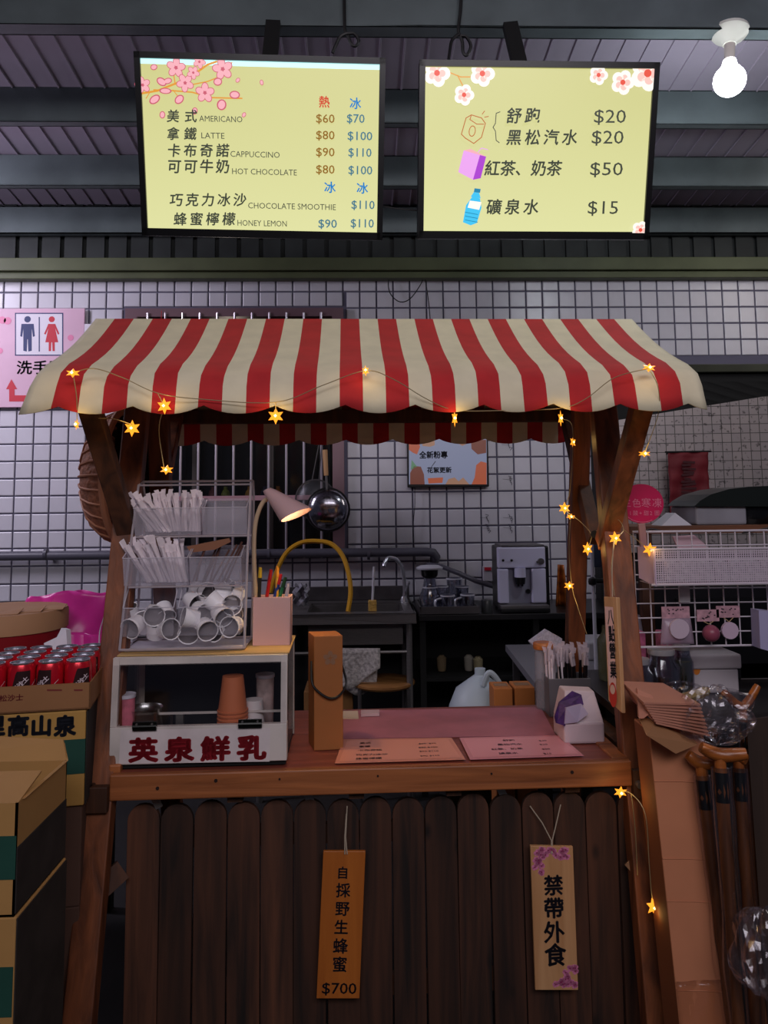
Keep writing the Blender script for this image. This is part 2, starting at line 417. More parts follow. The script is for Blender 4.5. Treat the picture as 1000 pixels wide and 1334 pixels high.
# window: frame, cross bar, steel bars, panes, dark room behind
mauve = M('mauve_painted_frame', (120, 92, 100), .4, .2)
barm = M('pale_steel_bar', (200, 190, 200), .3, .6)
m = MB(); fw = W(448, 600, 4.5).x-W(433, 600, 4.5).x
m.bx((WX0, 4.47, WZ0+.03), (WX0+fw, 4.6, WZ1-.05)); m.bx((WX1-fw, 4.47, WZ0+.03), (WX1, 4.6, WZ1-.05))
m.bx((WX0, 4.47, WZ1-.05), (WX1, 4.6, WZ1)); m.bx((WX0, 4.47, WZ0), (WX1, 4.6, WZ0+.03))
win = struct(m.build('window_1', mauve))
zc = W(400, 648, 4.46).z
MB().bx((WX0+fw, 4.455, zc-.014), (WX1-fw, 4.475, zc+.014)).build('cross_bar', M('pink_bar', (196, 150, 160), .35, .3), win)
x = W(418.5, 600, 4.46).x
while x > WX0+fw:
    MB().cyl((x, 4.465, WZ0-.02), (x, 4.465, WZ1-.03), .0075, n=8).build('bar', barm, win); x -= .1015
m = MB(); m.bx((WX0+fw, 4.54, WZ0+.03), (WX1-fw, 4.545, WZ1-.05))
m.build('pane', M('dark_glass', (30, 32, 36), .08, 0, alpha=.35), win)
for q in (.32, .66):
    xx = WX0+(WX1-WX0)*q; MB().bx((xx-.02, 4.53, WZ0), (xx+.02, 4.56, WZ1)).build('sash', M('dark_sash', (60, 52, 50), .5), win)
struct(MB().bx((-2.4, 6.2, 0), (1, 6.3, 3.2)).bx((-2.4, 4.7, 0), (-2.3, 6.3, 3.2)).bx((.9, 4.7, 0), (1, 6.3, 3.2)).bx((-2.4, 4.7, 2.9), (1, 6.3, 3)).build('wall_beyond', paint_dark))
# curtain strip inside the window, right
m = MB(); m.grid(lambda u, v: Vector((W(425, 600, 4.62).x+.10*u, 4.62+.012*sin(u*22), WZ0+.05+(WZ1-WZ0-.1)*v)), 24, 2)
tag(m.build('curtain', M('grey_green_curtain', (74, 82, 80), .8), solid=.002), 'grey green curtain gathered behind the barred window, right edge', 'curtain')
# shelf with goods seen through the bars
m = MB(); zs = W(300, 655, 4.8).z
sh = thing('inner_shelf', 'shelf board behind the window bars above the clear rack', 'shelf', (W(270, 650, 4.8).x, 4.8, zs-.02))
MB().bx((-1.3, 4.72, zs-.03), (-.45, 4.9, zs)).bx((-1.3, 4.72, 1.17), (-1.27, 4.9, zs)).bx((-.48, 4.72, 1.17), (-.45, 4.9, zs)).build('board', M('shelf_dark', (48, 36, 34), .6), sh)
for k_, (px, c_) in enumerate(((252, (150, 140, 40)), (277, (160, 90, 90)), (294, (150, 160, 60)), (325, (190, 140, 50)), (345, (60, 80, 120)), (362, (190, 120, 50)))):
    x = W(px, 640, 4.8).x; q = MB(); q.lathe([(0, 0), (.026, 0), (.028, .01), (.028, .055), (.02, .075), (.012, .08), (.012, .1), (0, .1)], (x, 4.8, zs), 12)
    nm = ['olive', 'dull red', 'lime', 'amber', 'navy', 'orange'][k_]
    tag(q.build('condiment_bottle', M('bottle_%d' % k_, c_, .35)), nm+' condiment bottle on the shelf behind the window bars', 'bottle', 'bottles behind the window bars')
# ------------------------------------------------------------------ pipes, cables, lamp
pipe_m = M('grey_pvc', (86, 84, 96), .4)
a = W(-30, 725, 4.44); b = W(556, 719, 4.44); m = MB()
ea = W(570, 727, 4.44)
m.tube([a, Vector((b.x, 4.44, b.z)), Vector((b.x+.035, 4.44, b.z-.005)), Vector((b.x+.052, 4.445, b.z-.03)), Vector((b.x+.052, 4.50, b.z-.05))], .026, 12)
t = thing('wall_pipe', 'grey plastic water pipe running along the tiled wall', 'pipe', (a.x, 4.44, a.z))
m.build('pipe', pipe_m, t)
for px in (60, 350, 480):
    p = W(px, 722, 4.44); MB().cyl((p.x-.008, 4.44, p.z), (p.x+.008, 4.44, p.z), .032, n=14).bx((p.x-.008, 4.44, p.z-.006), (p.x+.008, 4.5, p.z+.006)).build('clamp', pipe_m, t)
m = MB(); pts = [W(*q) for q in ((556, 735, 4.46), (575, 738, 4.42), (598, 747, 4.4), (620, 757, 4.4), (640, 763, 4.4), (655, 768, 4.4))]
tag(m.tube(pts, .014, 8).build('drain_hose', pipe_m), 'thin grey hose sloping down the tiles to the coffee machine', 'hose')
wire_m = M('black_cable', (16, 15, 17), .5)
def cable(name, label, pts, r=.003, cat='cable', mat=None, **k):
    return tag(MB().tube(smooth_pts(pts), r, 6).build(name, mat or wire_m, **k), label, cat)
def smooth_pts(P_, n=6):
    P_ = [Vector(p) for p in P_]; out = []
    for i in range(len(P_)-1):
        p0 = P_[max(0, i-1)]; p1 = P_[i]; p2 = P_[i+1]; p3 = P_[min(len(P_)-1, i+2)]
        for k in range(n):
            t = k/n; out.append(.5*((2*p1)+(p2-p0)*t+(2*p0-5*p1+4*p2-p3)*t*t+(3*p1-p0-3*p2+p3)*t**3))
    out.append(P_[-1]); return out
cable('wall_wire', 'thin black wire looped on the tiles above the awning', [W(x, y, 4.47) for x, y in ((513, 352), (506, 365), (508, 382), (520, 393), (533, 390), (545, 375), (551, 362), (549, 350))]+[W(x, y, 4.47) for x, y in ((553, 362), (557, 385), (560, 415), (560, 440))])
# knotted black cords hanging from the front purlin beside the screens
Yc = 2.77
def cord(label, pts1, pts2):
    t = thing('knotted_rope', label, 'cord', W(pts1[0][0], pts1[0][1], Yc))
    MB().tube(smooth_pts([W(x, y, Yc) for x, y in pts1]), .0062, 6).build('cord_loop', wire_m, t)
    MB().tube(smooth_pts([W(x, y, Yc-.012) for x, y in pts2]), .0062, 6).build('cord_tail', wire_m, t)
cord('black cord tied in a bow above the coffee menu screen', [(448, -30), (448.5, 20), (450, 42), (461, 44), (467, 53), (463, 60), (457, 57), (453, 46)], [(452, 43), (443, 48), (437, 60), (433, 69)])
cord('black cord tied in a bow above the cold drinks screen', [(601, -30), (600, 10), (597, 43), (607, 48), (613, 60), (608, 72), (603, 68), (602, 55), (598, 44)], [(598, 44), (589, 52), (586, 64), (584, 80)])
cable('screen_cable', 'thin black cable running between the two menu screens', [W(495, 268, 2.95), W(520, 272, 2.95), W(552, 275, 2.95)], .003)
# bare bulb in a white ceiling holder
Yb = 2.83; bc = W(950, 105, Yb); bt = W(950, 45, Yb+.01)
t = thing('light_bulb', 'glowing white bulb in a round white holder under the front purlin', 'lamp', bt)
ax = (bt-bc).normalized(); Rb = ax.to_track_quat('Z', 'Y').to_matrix()
hz = (bt-bc).length; rb = 20.5*Yb*1.05/1000
porc = M('white_porcelain', (225, 225, 215), .35)
MB().lathe([(0, hz+.02), (.072, hz+.02), (.074, hz+.008), (.06, hz-.012), (.032, hz-.03), (.026, hz-.045), (0, hz-.045)], bc, 24, Rb).build('holder', porc, t)
MB().lathe([(.021, hz-.045), (.019, .085), (.022, .07), (.0, .07)], bc, 20, Rb).build('bulb_neck', M('bulb_neck', (200, 190, 185), .4), t)
MB().lathe([(0, -rb)]+[(rb*sin(a), -rb*cos(a)) for a in [pi*k/12 for k in range(1, 10)]]+[(.03, .06), (.024, .085), (0, .09)], bc, 24, Rb).build('bulb', glow('bulb_glow', (245, 250, 255), 14), t)
l = bpy.data.lights.new('bulb_light', 'POINT'); l.energy = 10; l.color = (.86, .95, 1); l.shadow_soft_size = .07
o = bpy.data.objects.new('bulb_light', l); COL.objects.link(o); o.location = bc-Vector((0, .0, .10))
# ------------------------------------------------------------------ menu screens
bezel = M('black_bezel', (10, 10, 12), .3)
def screen(label, corners, yt, ybm, tag_cat='screen'):
    TL, TR, BR, BL = [W(px, py, y) for (px, py), y in zip(corners, (yt, yt, ybm, ybm))]
    O = (BL); R_ = ((BR-BL)+(TR-TL)).normalized(); U_ = ((TL-BL)+(TR-BR)); U_ = (U_-R_*U_.dot(R_)).normalized()
    w = ((BR-BL).length+(TR-TL).length)/2; h = ((TL-BL).length+(TR-BR).length)/2
    cen = (TL+TR+BL+BR)/4; O = cen-R_*w/2-U_*h/2
    t = thing('menu_screen', label, tag_cat, cen-U_*h/2)
    f = .022
    N_ = R_.cross(U_).normalized()
    m = MB(); RR = Matrix((R_, U_, N_)).transposed(); m.box(cen-N_*.03, (w, h, .05), RR)
    body = m.build('housing', bezel, t, bevel=.004)
    m = MB()
    for (cu, cv, du, dv) in ((0, h/2-f/2, w, f), (0, -h/2+f/2*1.3, w, f*1.3), (-w/2+f/2, 0, f, h), (w/2-f/2, 0, f, h)):
        m.box(cen+R_*cu+U_*cv, (du, dv, .016), RR)
    m.build('bezel', bezel, t)
    cv = Canvas(O, R_, U_); cv.lay = -.003
    return t, cv, w, h, f, cen, R_, U_, N_
yel = glowgrad('screen_yellow', (208, 206, 138), (226, 226, 164), .86)
yel2 = glow('screen_yellow_low', (232, 236, 160), 1.0)
ink = glow('screen_ink', (74, 80, 66), .6)
pinkg = glow('screen_pink', (238, 170, 180), .95); pinkd = glow('screen_pink_dark', (200, 90, 110), .9)
branch = glow('screen_branch', (225, 150, 50), .9)
org_ = glow('screen_orange', (205, 60, 30), .9); blu = glow('screen_blue', (20, 120, 190), .95); cy_ = glow('screen_cyan_strip', (190, 250, 250), 1.2)
pr_hot = glow('screen_hot_price', (150, 105, 30), .8); pr_ice = glow('screen_ice_price', (70, 120, 140), .85)
white_g = glow('screen_white', (250, 240, 230), 1.0); blossom_p = glow('screen_blossom', (250, 190, 180), 1.); red_g = glow('screen_blossom_core', (225, 80, 60), .95)
def petals(cv, px, py, r, m1, m2, n=5, a0=0., core=True):
    u, v = cv.uv(px, py); k = cv.k(px, py)*r
    for i in range(n):
        a = a0+2*pi*i/n; cv.disc(u+cos(a)*k*.58, v+sin(a)*k*.58, k*.5, m2, k*.40, 14, a)
    cv.up()
    for i in range(n):
        a = a0+2*pi*i/n; cv.disc(u+cos(a)*k*.58, v+sin(a)*k*.58, k*.42, m1, k*.33, 14, a)
    cv.up()
    if core: cv.disc(u, v, k*.16, m2, None, 10)
    cv.up()
t, cv, w, h, f, cen, R_, U_, N_ = screen('left menu screen listing hot and iced coffee prices, pink blossom branch', ((174, 66), (501, 77), (499, 312), (186, 308)), 2.70, 2.90)
cv.rect(f, f, w-f, h-f, yel).up(); cv.rect(f, h-f-.018, w-f, h-f, cy_)
cv.build('display', t); cv.mb = MB(); cv.mats = []; cv.up()
for pts, wd_ in ((((182, 122), (205, 118), (230, 108), (255, 95), (270, 84), (282, 80)), .007), (((200, 117), (225, 118), (250, 120), (275, 127), (315, 128)), .005), (((250, 110), (270, 106), (290, 98), (302, 81)), .004), (((228, 110), (226, 97), (222, 90)), .004), (((225, 117), (232, 126), (233, 131)), .003), (((195, 120), (190, 128)), .003)):
    cv.line([cv.uv(*p) for p in pts], wd_, branch)
cv.flush('branch', t).up()
for px, py, r in ((229, 88, 12), (241, 108, 11), (290, 90, 13), (267, 121, 12), (186, 111, 10), (252, 95, 8), (260, 81, 8)): petals(cv, px, py, r, pinkg, pinkd, 5, random.random()*6); cv.flush('blossom', t)
for px, py, rx, ry, a in ((202, 130, 7, 4, .6), (211, 107, 6, 4, -.5), (219, 106, 5, 3, .3), (216, 119, 7, 3, 0), (234, 130, 6, 4, .7), (289, 137, 6, 5, 1.2), (306, 124, 6, 4, 0), (284, 107, 5, 4, .2), (201, 88, 4, 3, .3), (310, 105, 3, 2, .8), (341, 108, 3, 2, 1.8), (212, 150, 4, 3, 1.4), (254, 145, 4, 3, 1.2), (318, 150, 3, 2, 1)):
    u, v = cv.uv(px, py); k = cv.k(px, py); cv.disc(u, v, rx*k*1.15, pinkd, ry*k*1.25, 14, a)
cv.up()
for px, py, rx, ry, a in ((202, 130, 7, 4, .6), (211, 107, 6, 4, -.5), (219, 106, 5, 3, .3), (216, 119, 7, 3, 0), (234, 130, 6, 4, .7), (289, 137, 6, 5, 1.2), (306, 124, 6, 4, 0), (284, 107, 5, 4, .2), (201, 88, 4, 3, .3), (310, 105, 3, 2, .8), (341, 108, 3, 2, 1.8), (212, 150, 4, 3, 1.4), (254, 145, 4, 3, 1.2), (318, 150, 3, 2, 1)):
    u, v = cv.uv(px, py); k = cv.k(px, py); cv.disc(u, v, rx*k*.9, pinkg, ry*k*.9, 14, a)
cv.build('loose_petals', t, kind='stuff'); cv.mb = MB(); cv.mats = []; cv.up()
for s_, px, px1, py, z in (('美', 216, 235, 158, 18), ('式', 239, 258, 158, 18), ('拿', 216, 235, 181, 18), ('鐵', 238, 258, 181, 18), ('卡布奇諾', 217, 299, 203, 19), ('可可牛奶', 217, 299, 224, 20), ('巧克力冰沙', 220, 321, 267, 19), ('蜂蜜檸檬', 225, 307, 292, 19)):
    cv.tpc(s_, px, px1+2, py, z*.92, ink, bold=.02, italic=.12); cv.flush('lettering', t)
for s_, px, px1, py in (('AMERICANO', 260, 316, 158.5), ('LATTE', 262, 292, 180.5), ('CAPPUCCINO', 300, 364, 204.5), ('HOT CHOCOLATE', 302, 386, 227), ('CHOCOLATE SMOOTHIE', 323, 437, 271.5), ('HONEY LEMON', 309, 373, 294)):
    cv.tp(s_, px, py, 10.5, ink, px1); cv.flush('lettering', t)
for s_, px, px1, py, mt in (('$60', 411, 435, 160, pr_hot), ('$80', 411, 435, 181.5, pr_hot), ('$90', 411, 435, 203.5, pr_hot), ('$80', 411, 435, 226, pr_hot), ('$70', 451, 474, 160, pr_ice), ('$100', 452, 484, 182.5, pr_ice), ('$110', 453, 483, 204, pr_ice), ('$100', 453, 484, 227, pr_ice), ('$110', 457, 487, 272, pr_ice), ('$90', 414, 438, 296.5, pr_ice), ('$110', 456, 486, 296, pr_ice)):
    cv.tp(s_, px, py, 15, mt, px1, bold=.008); cv.flush('price', t)
cv.tp('熱', 415, 139, 15, org_, 429, bold=.02); cv.flush('heading', t)
for px, py in ((455, 141), (422, 250), (464, 251)): cv.tp('冰', px, py, 15, blu, px+15, bold=.02); cv.flush('heading', t)
def bracket(t, top, bot, cen, N_):
    a = W(*top, 2.80); b = W(*bot, 2.70)-N_*.05
    MB().bar(a, b+(b-a).normalized()*.04, .055, .03).build('hanging_bracket', blackm, t)
bracket(t, (356, 30), (349, 74), cen, N_)
t, cv, w, h, f, cen, R_, U_, N_ = screen('right menu screen with canned and bottled drink prices, white blossoms', ((545, 78), (861, 82), (842, 312), (545, 311)), 2.70, 2.88)
cv.rect(f, f, w-f, h-f, yel).up()
cv.build('display', t); cv.mb = MB(); cv.mats = []; cv.up()
cv.line([cv.uv(*p) for p in ((580, 92), (600, 100), (622, 100))], .004, branch); cv.line([cv.uv(*p) for p in ((596, 98), (603, 112))], .004, branch)
for px, py, r in ((569, 95, 17), (628, 96, 16), (604, 124, 13), (810, 108, 15), (842, 96, 22), (778, 99, 12), (832, 300, 11)):
    u, v = cv.uv(px, py); k = cv.k(px, py)*r; lo, hi = f+.002, h-f-.002
    for i in range(5):
        a = 1.2+2*pi*i/5; uu, vv = u+cos(a)*k*.55, v+sin(a)*k*.55
        pts = [(min(w-f, max(f, uu+k*.48*cos(2*pi*q/16))), min(hi, max(lo, vv+k*.48*sin(2*pi*q/16)))) for q in range(16)]
        cv.poly(pts, white_g); cv.up()
        pts = [(min(w-f, max(f, u+cos(a)*k*.4+k*.26*cos(2*pi*q/12))), min(hi, max(lo, v+sin(a)*k*.4+k*.26*sin(2*pi*q/12)))) for q in range(12)]
        cv.poly(pts, blossom_p)
    cv.up(); cv.disc(u, min(hi-k*.25, v), k*.22, red_g); cv.up(); cv.flush('blossom', t)
cv.flush('blossom', t); cv.mb = MB(); cv.mats = []; cv.up()
for s_, px, px1, py, z in (('舒跑', 656, 702, 160, 22), ('黑松汽水', 656, 750, 188, 22), ('紅茶、奶茶', 629, 727, 228, 22), ('礦泉水', 630, 700, 278, 22)):
    cv.tpc(s_, px, px1+2, py, z*.92, ink, bold=.02, italic=.12); cv.flush('lettering', t)
for s_, px, px1, py in (('$20', 770, 811, 161), ('$20', 767, 808, 188), ('$50', 765, 807, 229), ('$15', 762, 801, 279)):
    cv.tp(s_, px, py, 23, ink, px1); cv.flush('price', t)
cv.line([cv.uv(*p) for p in ((650, 147), (645, 149), (644, 162), (641, 167), (644, 172), (645, 184), (649, 187))], .003, ink); cv.flush('bracket_mark', t)
kx = glow('screen_can_line', (190, 100, 30), .85)
cv.line([(605, 181), (600, 176), (606, 155), (613, 151), (626, 155), (631, 162), (626, 180), (616, 188)], .0032, kx, px=True, closed=True)
cv.line([(613, 151), (611, 157), (620, 163), (629, 163)], .003, kx, px=True)
u, v = cv.uv(614, 172); k = cv.k(614, 172)
cv.line([(u+4*k*cos(a)+2*k*sin(a)*.3, v+8*k*sin(a)*.8) for a in [2*pi*i/14 for i in range(14)]], .003, kx, closed=True)
cv.line([(627, 150), (630, 146)], .003, kx, px=True); cv.line([(630, 154), (635, 153)], .003, kx, px=True); cv.flush('can_picture', t)
lil = glow('screen_lilac', (228, 160, 232), .95); vio = glow('screen_violet', (170, 60, 205), .9)
cv.poly([(603, 197), (624, 203), (615, 235), (596, 225)], lil, px=True); cv.poly([(624, 203), (632, 205), (625, 233), (615, 235)], vio, px=True)
cv.poly([(603, 197), (612, 195), (632, 205), (624, 203)], pinkg, px=True); cv.line([(621, 200), (626, 194), (634, 196)], .003, lil, px=True); cv.flush('drink_box_picture', t)
aq = glow('screen_aqua', (60, 190, 235), .95); aqd = glow('screen_teal', (20, 130, 170), .9)
cv.poly([(614, 257), (624, 259), (626, 271), (620, 291), (612, 294), (602, 290), (606, 268)], aq, px=True).up()
cv.poly([(617, 246), (625, 247), (624, 252), (616, 251)], aqd, px=True); cv.poly([(616, 251), (623, 252), (625, 259), (612, 257)], aq, px=True)
cv.poly([(611, 262), (626, 264), (623, 274), (608, 271)], white_g, px=True)
for q in range(3): cv.line([(605, 277+q*5), (621, 280+q*5)], .0025, aqd, px=True)
cv.flush('bottle_picture', t)
bracket(t, (664, 32), (681, 84), cen, N_)
# ------------------------------------------------------------------ restroom sign, small wall screen, notes on the tiles
yS = 4.47
pk = M('pale_pink_sign', (216, 176, 198), .5, var=.06, scale=3)
TLs, BRs = W(-60, 402, yS), W(107, 530, yS)
t = thing('restroom_sign', 'pink restroom sign with man and woman figures on tiled wall', 'sign', (BRs.x, yS, BRs.z))
MB().bx((TLs.x, yS, BRs.z), (BRs.x, yS+.012, TLs.z)).build('panel', pk, t, bevel=.003)
cv = Canvas((0, yS, 0), (1, 0, 0), (0, 0, 1))
ws = M('sign_white', (222, 216, 228), .5); nv = M('sign_navy', (30, 44, 100), .5); rd = M('sign_red', (196, 30, 52), .5); nb = M('sign_ink', (28, 26, 36), .5)
dp = M('sign_blossom', (222, 130, 168), .5)
cv.poly([(19.5, 407.5), (82.5, 407.5), (82.5, 463.5), (19.5, 463.5)], nv, px=True).up(); cv.poly([(21, 409), (81, 409), (81, 462), (21, 462)], ws, px=True).up()
def P2(cv, px, py, r, m): u, v = cv.uv(px, py); cv.disc(u, v, r*cv.k(px, py), m, n=16)
P2(cv, 36, 416, 4.3, nv); P2(cv, 67.5, 416, 4, rd)
cv.poly([(28, 422), (44, 422), (45.5, 438), (43, 439), (41.5, 428), (41.5, 457), (37, 458), (36.3, 442), (35.7, 442), (35, 458), (30.5, 457), (30.5, 428), (29, 439), (26.5, 438)], nv, px=True)
cv.poly([(63, 422), (72, 422), (77.5, 435), (75.5, 436), (72, 428), (76, 446), (71.5, 446), (71.5, 457.5), (68.5, 457.5), (68, 446), (67, 446), (66.5, 457.5), (63.5, 457.5), (63.5, 446), (59, 446), (63, 428), (59.5, 436), (57.5, 435)], rd, px=True)
cv.poly([(50.5, 413), (52, 413), (52, 458), (50.5, 458)], nv, px=True)
cv.tp('洗手間', 21, 486, 19.5, nb, 82, bold=.02)
cv.poly([(15, 494), (22.5, 507), (19, 507), (19, 515), (40, 515), (40, 523), (12, 523), (12, 507), (8, 507)], rd, px=True)
for px, py, r in ((10, 418, 5), (3, 417, 5), (0, 457, 4), (92, 440, 4), (88, 500, 3)): P2(cv, px, py, r, dp)
cv.build('print', t)
TLs, BRs = W(110, 422, yS), W(150, 470, yS)
t = thing('small_notice', 'small white notice with black square beside pink restroom sign', 'sign', (BRs.x, yS, BRs.z))
MB().bx((TLs.x, yS, BRs.z), (BRs.x, yS+.008, TLs.z)).build('panel', ws, t)
cv = Canvas((0, yS, 0), (1, 0, 0), (0, 0, 1)); cv.poly([(115, 429), (124, 429), (124, 439), (115, 439)], nb, px=True); cv.build('print', t)
# small landscape screen
y_ = 4.45; A, B = W(530, 569, y_), W(637, 634, y_)
t = thing('small_wall_screen', 'small landscape screen with orange blobs on the tiled wall', 'screen', ((A.x+B.x)/2, y_, B.z))
MB().bx((A.x, y_, B.z), (B.x, y_+.045, A.z)).build('housing', bezel, t, bevel=.005)
cv = Canvas((0, y_, 0), (1, 0, 0), (0, 0, 1))
sw = glow('small_screen_white', (140, 146, 176), .5); so = glow('small_screen_orange', (196, 96, 62), .45); sb = glow('small_screen_tan', (172, 128, 104), .5); sbr = glow('small_screen_brown', (110, 58, 44), .6); sk = glow('small_screen_ink', (22, 22, 28), .5)
cv.poly([(532.5, 572), (633.5, 572), (634, 631), (532.5, 631)], sw, px=True).up(); cv.build('display', t); cv.mb = MB(); cv.mats = []; cv.up()
cv.poly([(532.5, 573), (544, 573), (547, 582), (543, 592), (538, 590), (532.5, 586)], so, px=True)
cv.poly([(550, 574), (566, 573), (566, 580), (560, 582), (550, 581)], sb, px=True)
cv.poly([(592, 573), (611, 573), (608, 578), (602, 581), (594, 576)], sb, px=True)
cv.poly([(613, 573), (633, 573), (633, 590), (622, 592), (614, 585)], sbr, px=True)
cv.poly([(633.5, 603), (626, 601), (620, 606), (618, 622), (614, 631), (633.5, 631)], so, px=True)
cv.poly([(557, 623), (577, 622), (576, 629), (558, 630)], so, px=True)
cv.poly([(580, 631), (584, 624), (592, 622), (597, 627), (603, 622), (611, 631)], sb, px=True)
cv.poly([(534, 631), (534, 616), (539, 607), (548, 608), (552, 618), (553, 631)], sbr, px=True); cv.poly([(535, 612), (536, 599), (543, 608)], glow('small_screen_green', (90, 130, 100), .6), px=True)
cv.up(); cv.tp('全新粉專', 546, 596.5, 10, sk, 583, bold=.035); cv.tp('花絮更新', 556, 615.5, 8, sk, 588, bold=.035)
cv.line([(562, 608), (567, 601)], .004, sk, px=True)
cv.build('lettering', t)
cable('screen_lead', 'thin dark lead running down the tiles under the small screen', [W(540, 634, 4.48), W(540, 660, 4.48), W(538, 690, 4.48), W(541, 735, 4.48)], .002)
# leaf scribbles on the tiles
pen = M('marker_scribble', (84, 82, 96), .6)
cv = Canvas((0, 4.497, 0), (1, 0, 0), (0, 0, 1))
for px, py in ((662, 580), (664, 625), (634, 675), (664, 675), (634, 688), (664, 688)):
    for q in range(4):
        a = random.random()*3
        cv.line([(px-2+q, py-5+q*2.5), (px+2*cos(a)+q, py-4+q*2.5), (px+q*.8, py-1+q*2.5)], .003, pen, px=True)
    cv.line([(px-9, py-1), (px+1, py)], .0015, pen, px=True)
tag(cv.mb.build('wall_scribbles', cv.mats, fix=False), 'small dark leaf scribbles drawn on the tiles right of the small screen', 'drawing')

l = bpy.data.lights.new('room_fill_light', 'POINT'); l.energy = 5; l.color = (1, .85, .7); l.shadow_soft_size = .1  # added fill, brightens the dim bottles behind the window
o = bpy.data.objects.new('room_fill_light', l); COL.objects.link(o); o.location = (-.9, 5.3, 2.5)
# ================================================================== MARKET CART
ZT = .755                                                # deck height
wpost = wood('cart_wood', (72, 36, 18), (150, 84, 46), 'Z', .55, .5, rnd=.08)
wdark = wood('cart_wood_dark', (50, 28, 16), (92, 54, 32), 'Z', .65, .3, rnd=.1)
wx = wood('cart_board_wood', (112, 60, 30), (184, 110, 62), 'X', .5, .8)
wdeck = wood('deck_wood', (112, 54, 44), (150, 78, 62), 'X', .4, .2)
wpick = wood('picket_wood', (26, 16, 12), (88, 52, 34), 'Z', .75, .85, rnd=.4)
bolt_m = M('bolt_steel', (150, 145, 145), .35, .8)
yF = cl(H(480, 1002, ZT)).y; yB = cl(H(570, 921, ZT)).y
def L3(px, py, y): return cl(C(px, py, y))
XDL = L3(143, 1005, yF).x; XDR = L3(822, 992, yF).x
cart = thing('market_cart', 'wooden market stall cart with red and cream striped scalloped awning', 'cart', cw(.06, 2.4, 0), TH)
def CM(): return MB(T=lambda p: cw(p[0], p[1], p[2]))
def extend(a, b, z0, z1):
    d = b-a; return a+d*((z0-a.z)/d.z), a+d*((z1-a.z)/d.z)
FR = extend(L3(785, 530, 2.42), L3(857, 1320, 2.0), 1.97, 0.0)
FL = extend(L3(174, 590, 2.40), L3(108, 1290, 2.0), 1.97, 0.0)
RR = extend(L3(757, 518, 2.62), L3(749, 820, 2.74), 1.97, 0.0)
RL = extend(L3(206, 530, 2.62), L3(216, 820, 2.74), 1.97, 0.0)
for nm, (a, b), w_ in (('front_post', FR, .078), ('front_post', FL, .07), ('rear_post', RR, .060), ('rear_post', RL, .068)):
    CM().bar(a, b, w_, .05).build(nm, wpost, cart, bevel=.004)
CM().bar(L3(840, 512, 2.06), L3(788, 708, 2.34), .055, .045).bar(L3(788, 708, 2.34), L3(786, 712, 2.35), .04, .04).build('brace', wpost, cart, bevel=.003)
CM().bar(L3(733, 520, 2.98), L3(775, 705, 2.5), .045, .04).build('brace', wdark, cart, bevel=.003)
CM().bar(L3(112, 514, 2.06), L3(170, 705, 2.34), .055, .045).build('brace', wdark, cart, bevel=.003)
CM().bar(L3(232, 530, 2.98), L3(206, 660, 2.6), .045, .04).build('brace', wpost, cart, bevel=.003)
CM().cyl(L3(774, 696, 2.36), L3(776, 697, 2.55), .012, n=8).build('joint_bolt', blackm, cart)
XA0, XA1 = -.825, .975; zF, zR = L3(480, 482, 2.0).z, L3(480, 416, 2.53).z
yA, yR_, yC = 2.0, 2.53, 3.03
for nm, y, z in (('front_rail', yA+.04, zF-.03), ('ridge_rail', yR_, zR-.035), ('back_rail', yC-.05, zF-.012)):
    CM().box(((XA0+XA1)/2, y, z), (XA1-XA0-.08, .045, .045 if nm != 'back_rail' else .05)).build(nm, wdark, cart, bevel=.003)
for X in (XA0+.12, XA1-.12):
    CM().bar((X, yA+.04, zF-.03), (X, yR_, zR-.05), .04, .04, (0, 0, 1)).build('rafter', wdark, cart); CM().bar((X, yR_, zR-.05), (X, yC-.05, zF-.03), .04, .04, (0, 0, 1)).build('rafter', wdark, cart)
# awning: one cloth with 29 stripes, sagging slopes and scalloped valances
cream = M('cream_canvas', (226, 216, 186), .85, var=.05, scale=14, bump=.08); redc = M('red_canvas', (188, 40, 44), .85, var=.08, scale=14, bump=.08)
NS = 29; per = 4; nx = NS*per; m = CM()
def flare(u): return (.012+.03*(.5-u)) if 0 else (-(u-.46)*.058)
rows = []
for k in range(9):
    t_ = k/8; sag = -.02*sin(pi*t_); rows.append((yA+(yR_-yA)*(1-t_)**1.0, zF+(zR-zF)*(1-t_)+sag - (.012 if k == 8 else 0), t_, 'f'))
def scal(u):
    s_ = (u*NS-1.2) % 3.0/3.0; return .082+.024*math.sin(pi*s_)**.7
vs_ = []; 
def rowf(y, z, t_, uu):
    dr = .006*sin(uu*41)*(t_**2) ; fx = flare(uu)*t_
    return ((XA0+(XA1-XA0)*uu)+fx, y+dr*.6, z+dr)
allrows = []
for y, z, t_, _ in rows: allrows.append([rowf(y, z, t_, i/nx) for i in range(nx+1)])
for q in (.33, .66, 1.):
    allrows.append([((XA0+(XA1-XA0)*(i/nx))+flare(i/nx)+(max(0, (.08-i/nx)/.08)**2*-.03+max(0, (i/nx-.95)/.05)**2*.008)*q, yA-.012-.022*q+.006*sin(i/nx*38+q), zF-.012-scal(i/nx)*q) for i in range(nx+1)])
back = []
for q in (1., .66, .33):
    back.append([((XA0+(XA1-XA0)*(i/nx)), yC+.012+.01*q+.005*sin(i/nx*44), zF-.012-scal(i/nx)*q) for i in range(nx+1)])
for k in range(6):
    t_ = 1-k/6; back.append([(XA0+(XA1-XA0)*i/nx, yR_+(yC-yR_)*t_, zF+(zR-zF)*(1-t_)-.015*sin(pi*t_)) for i in range(nx+1)])
seq = back+allrows
k0 = 0
vv = [p for r in seq for p in r]; fs = []; mi_ = []
nr = len(seq); w1 = nx+1
mred = CM(); mb_ = CM()
mb_.v = [cw(*p) for p in vv]
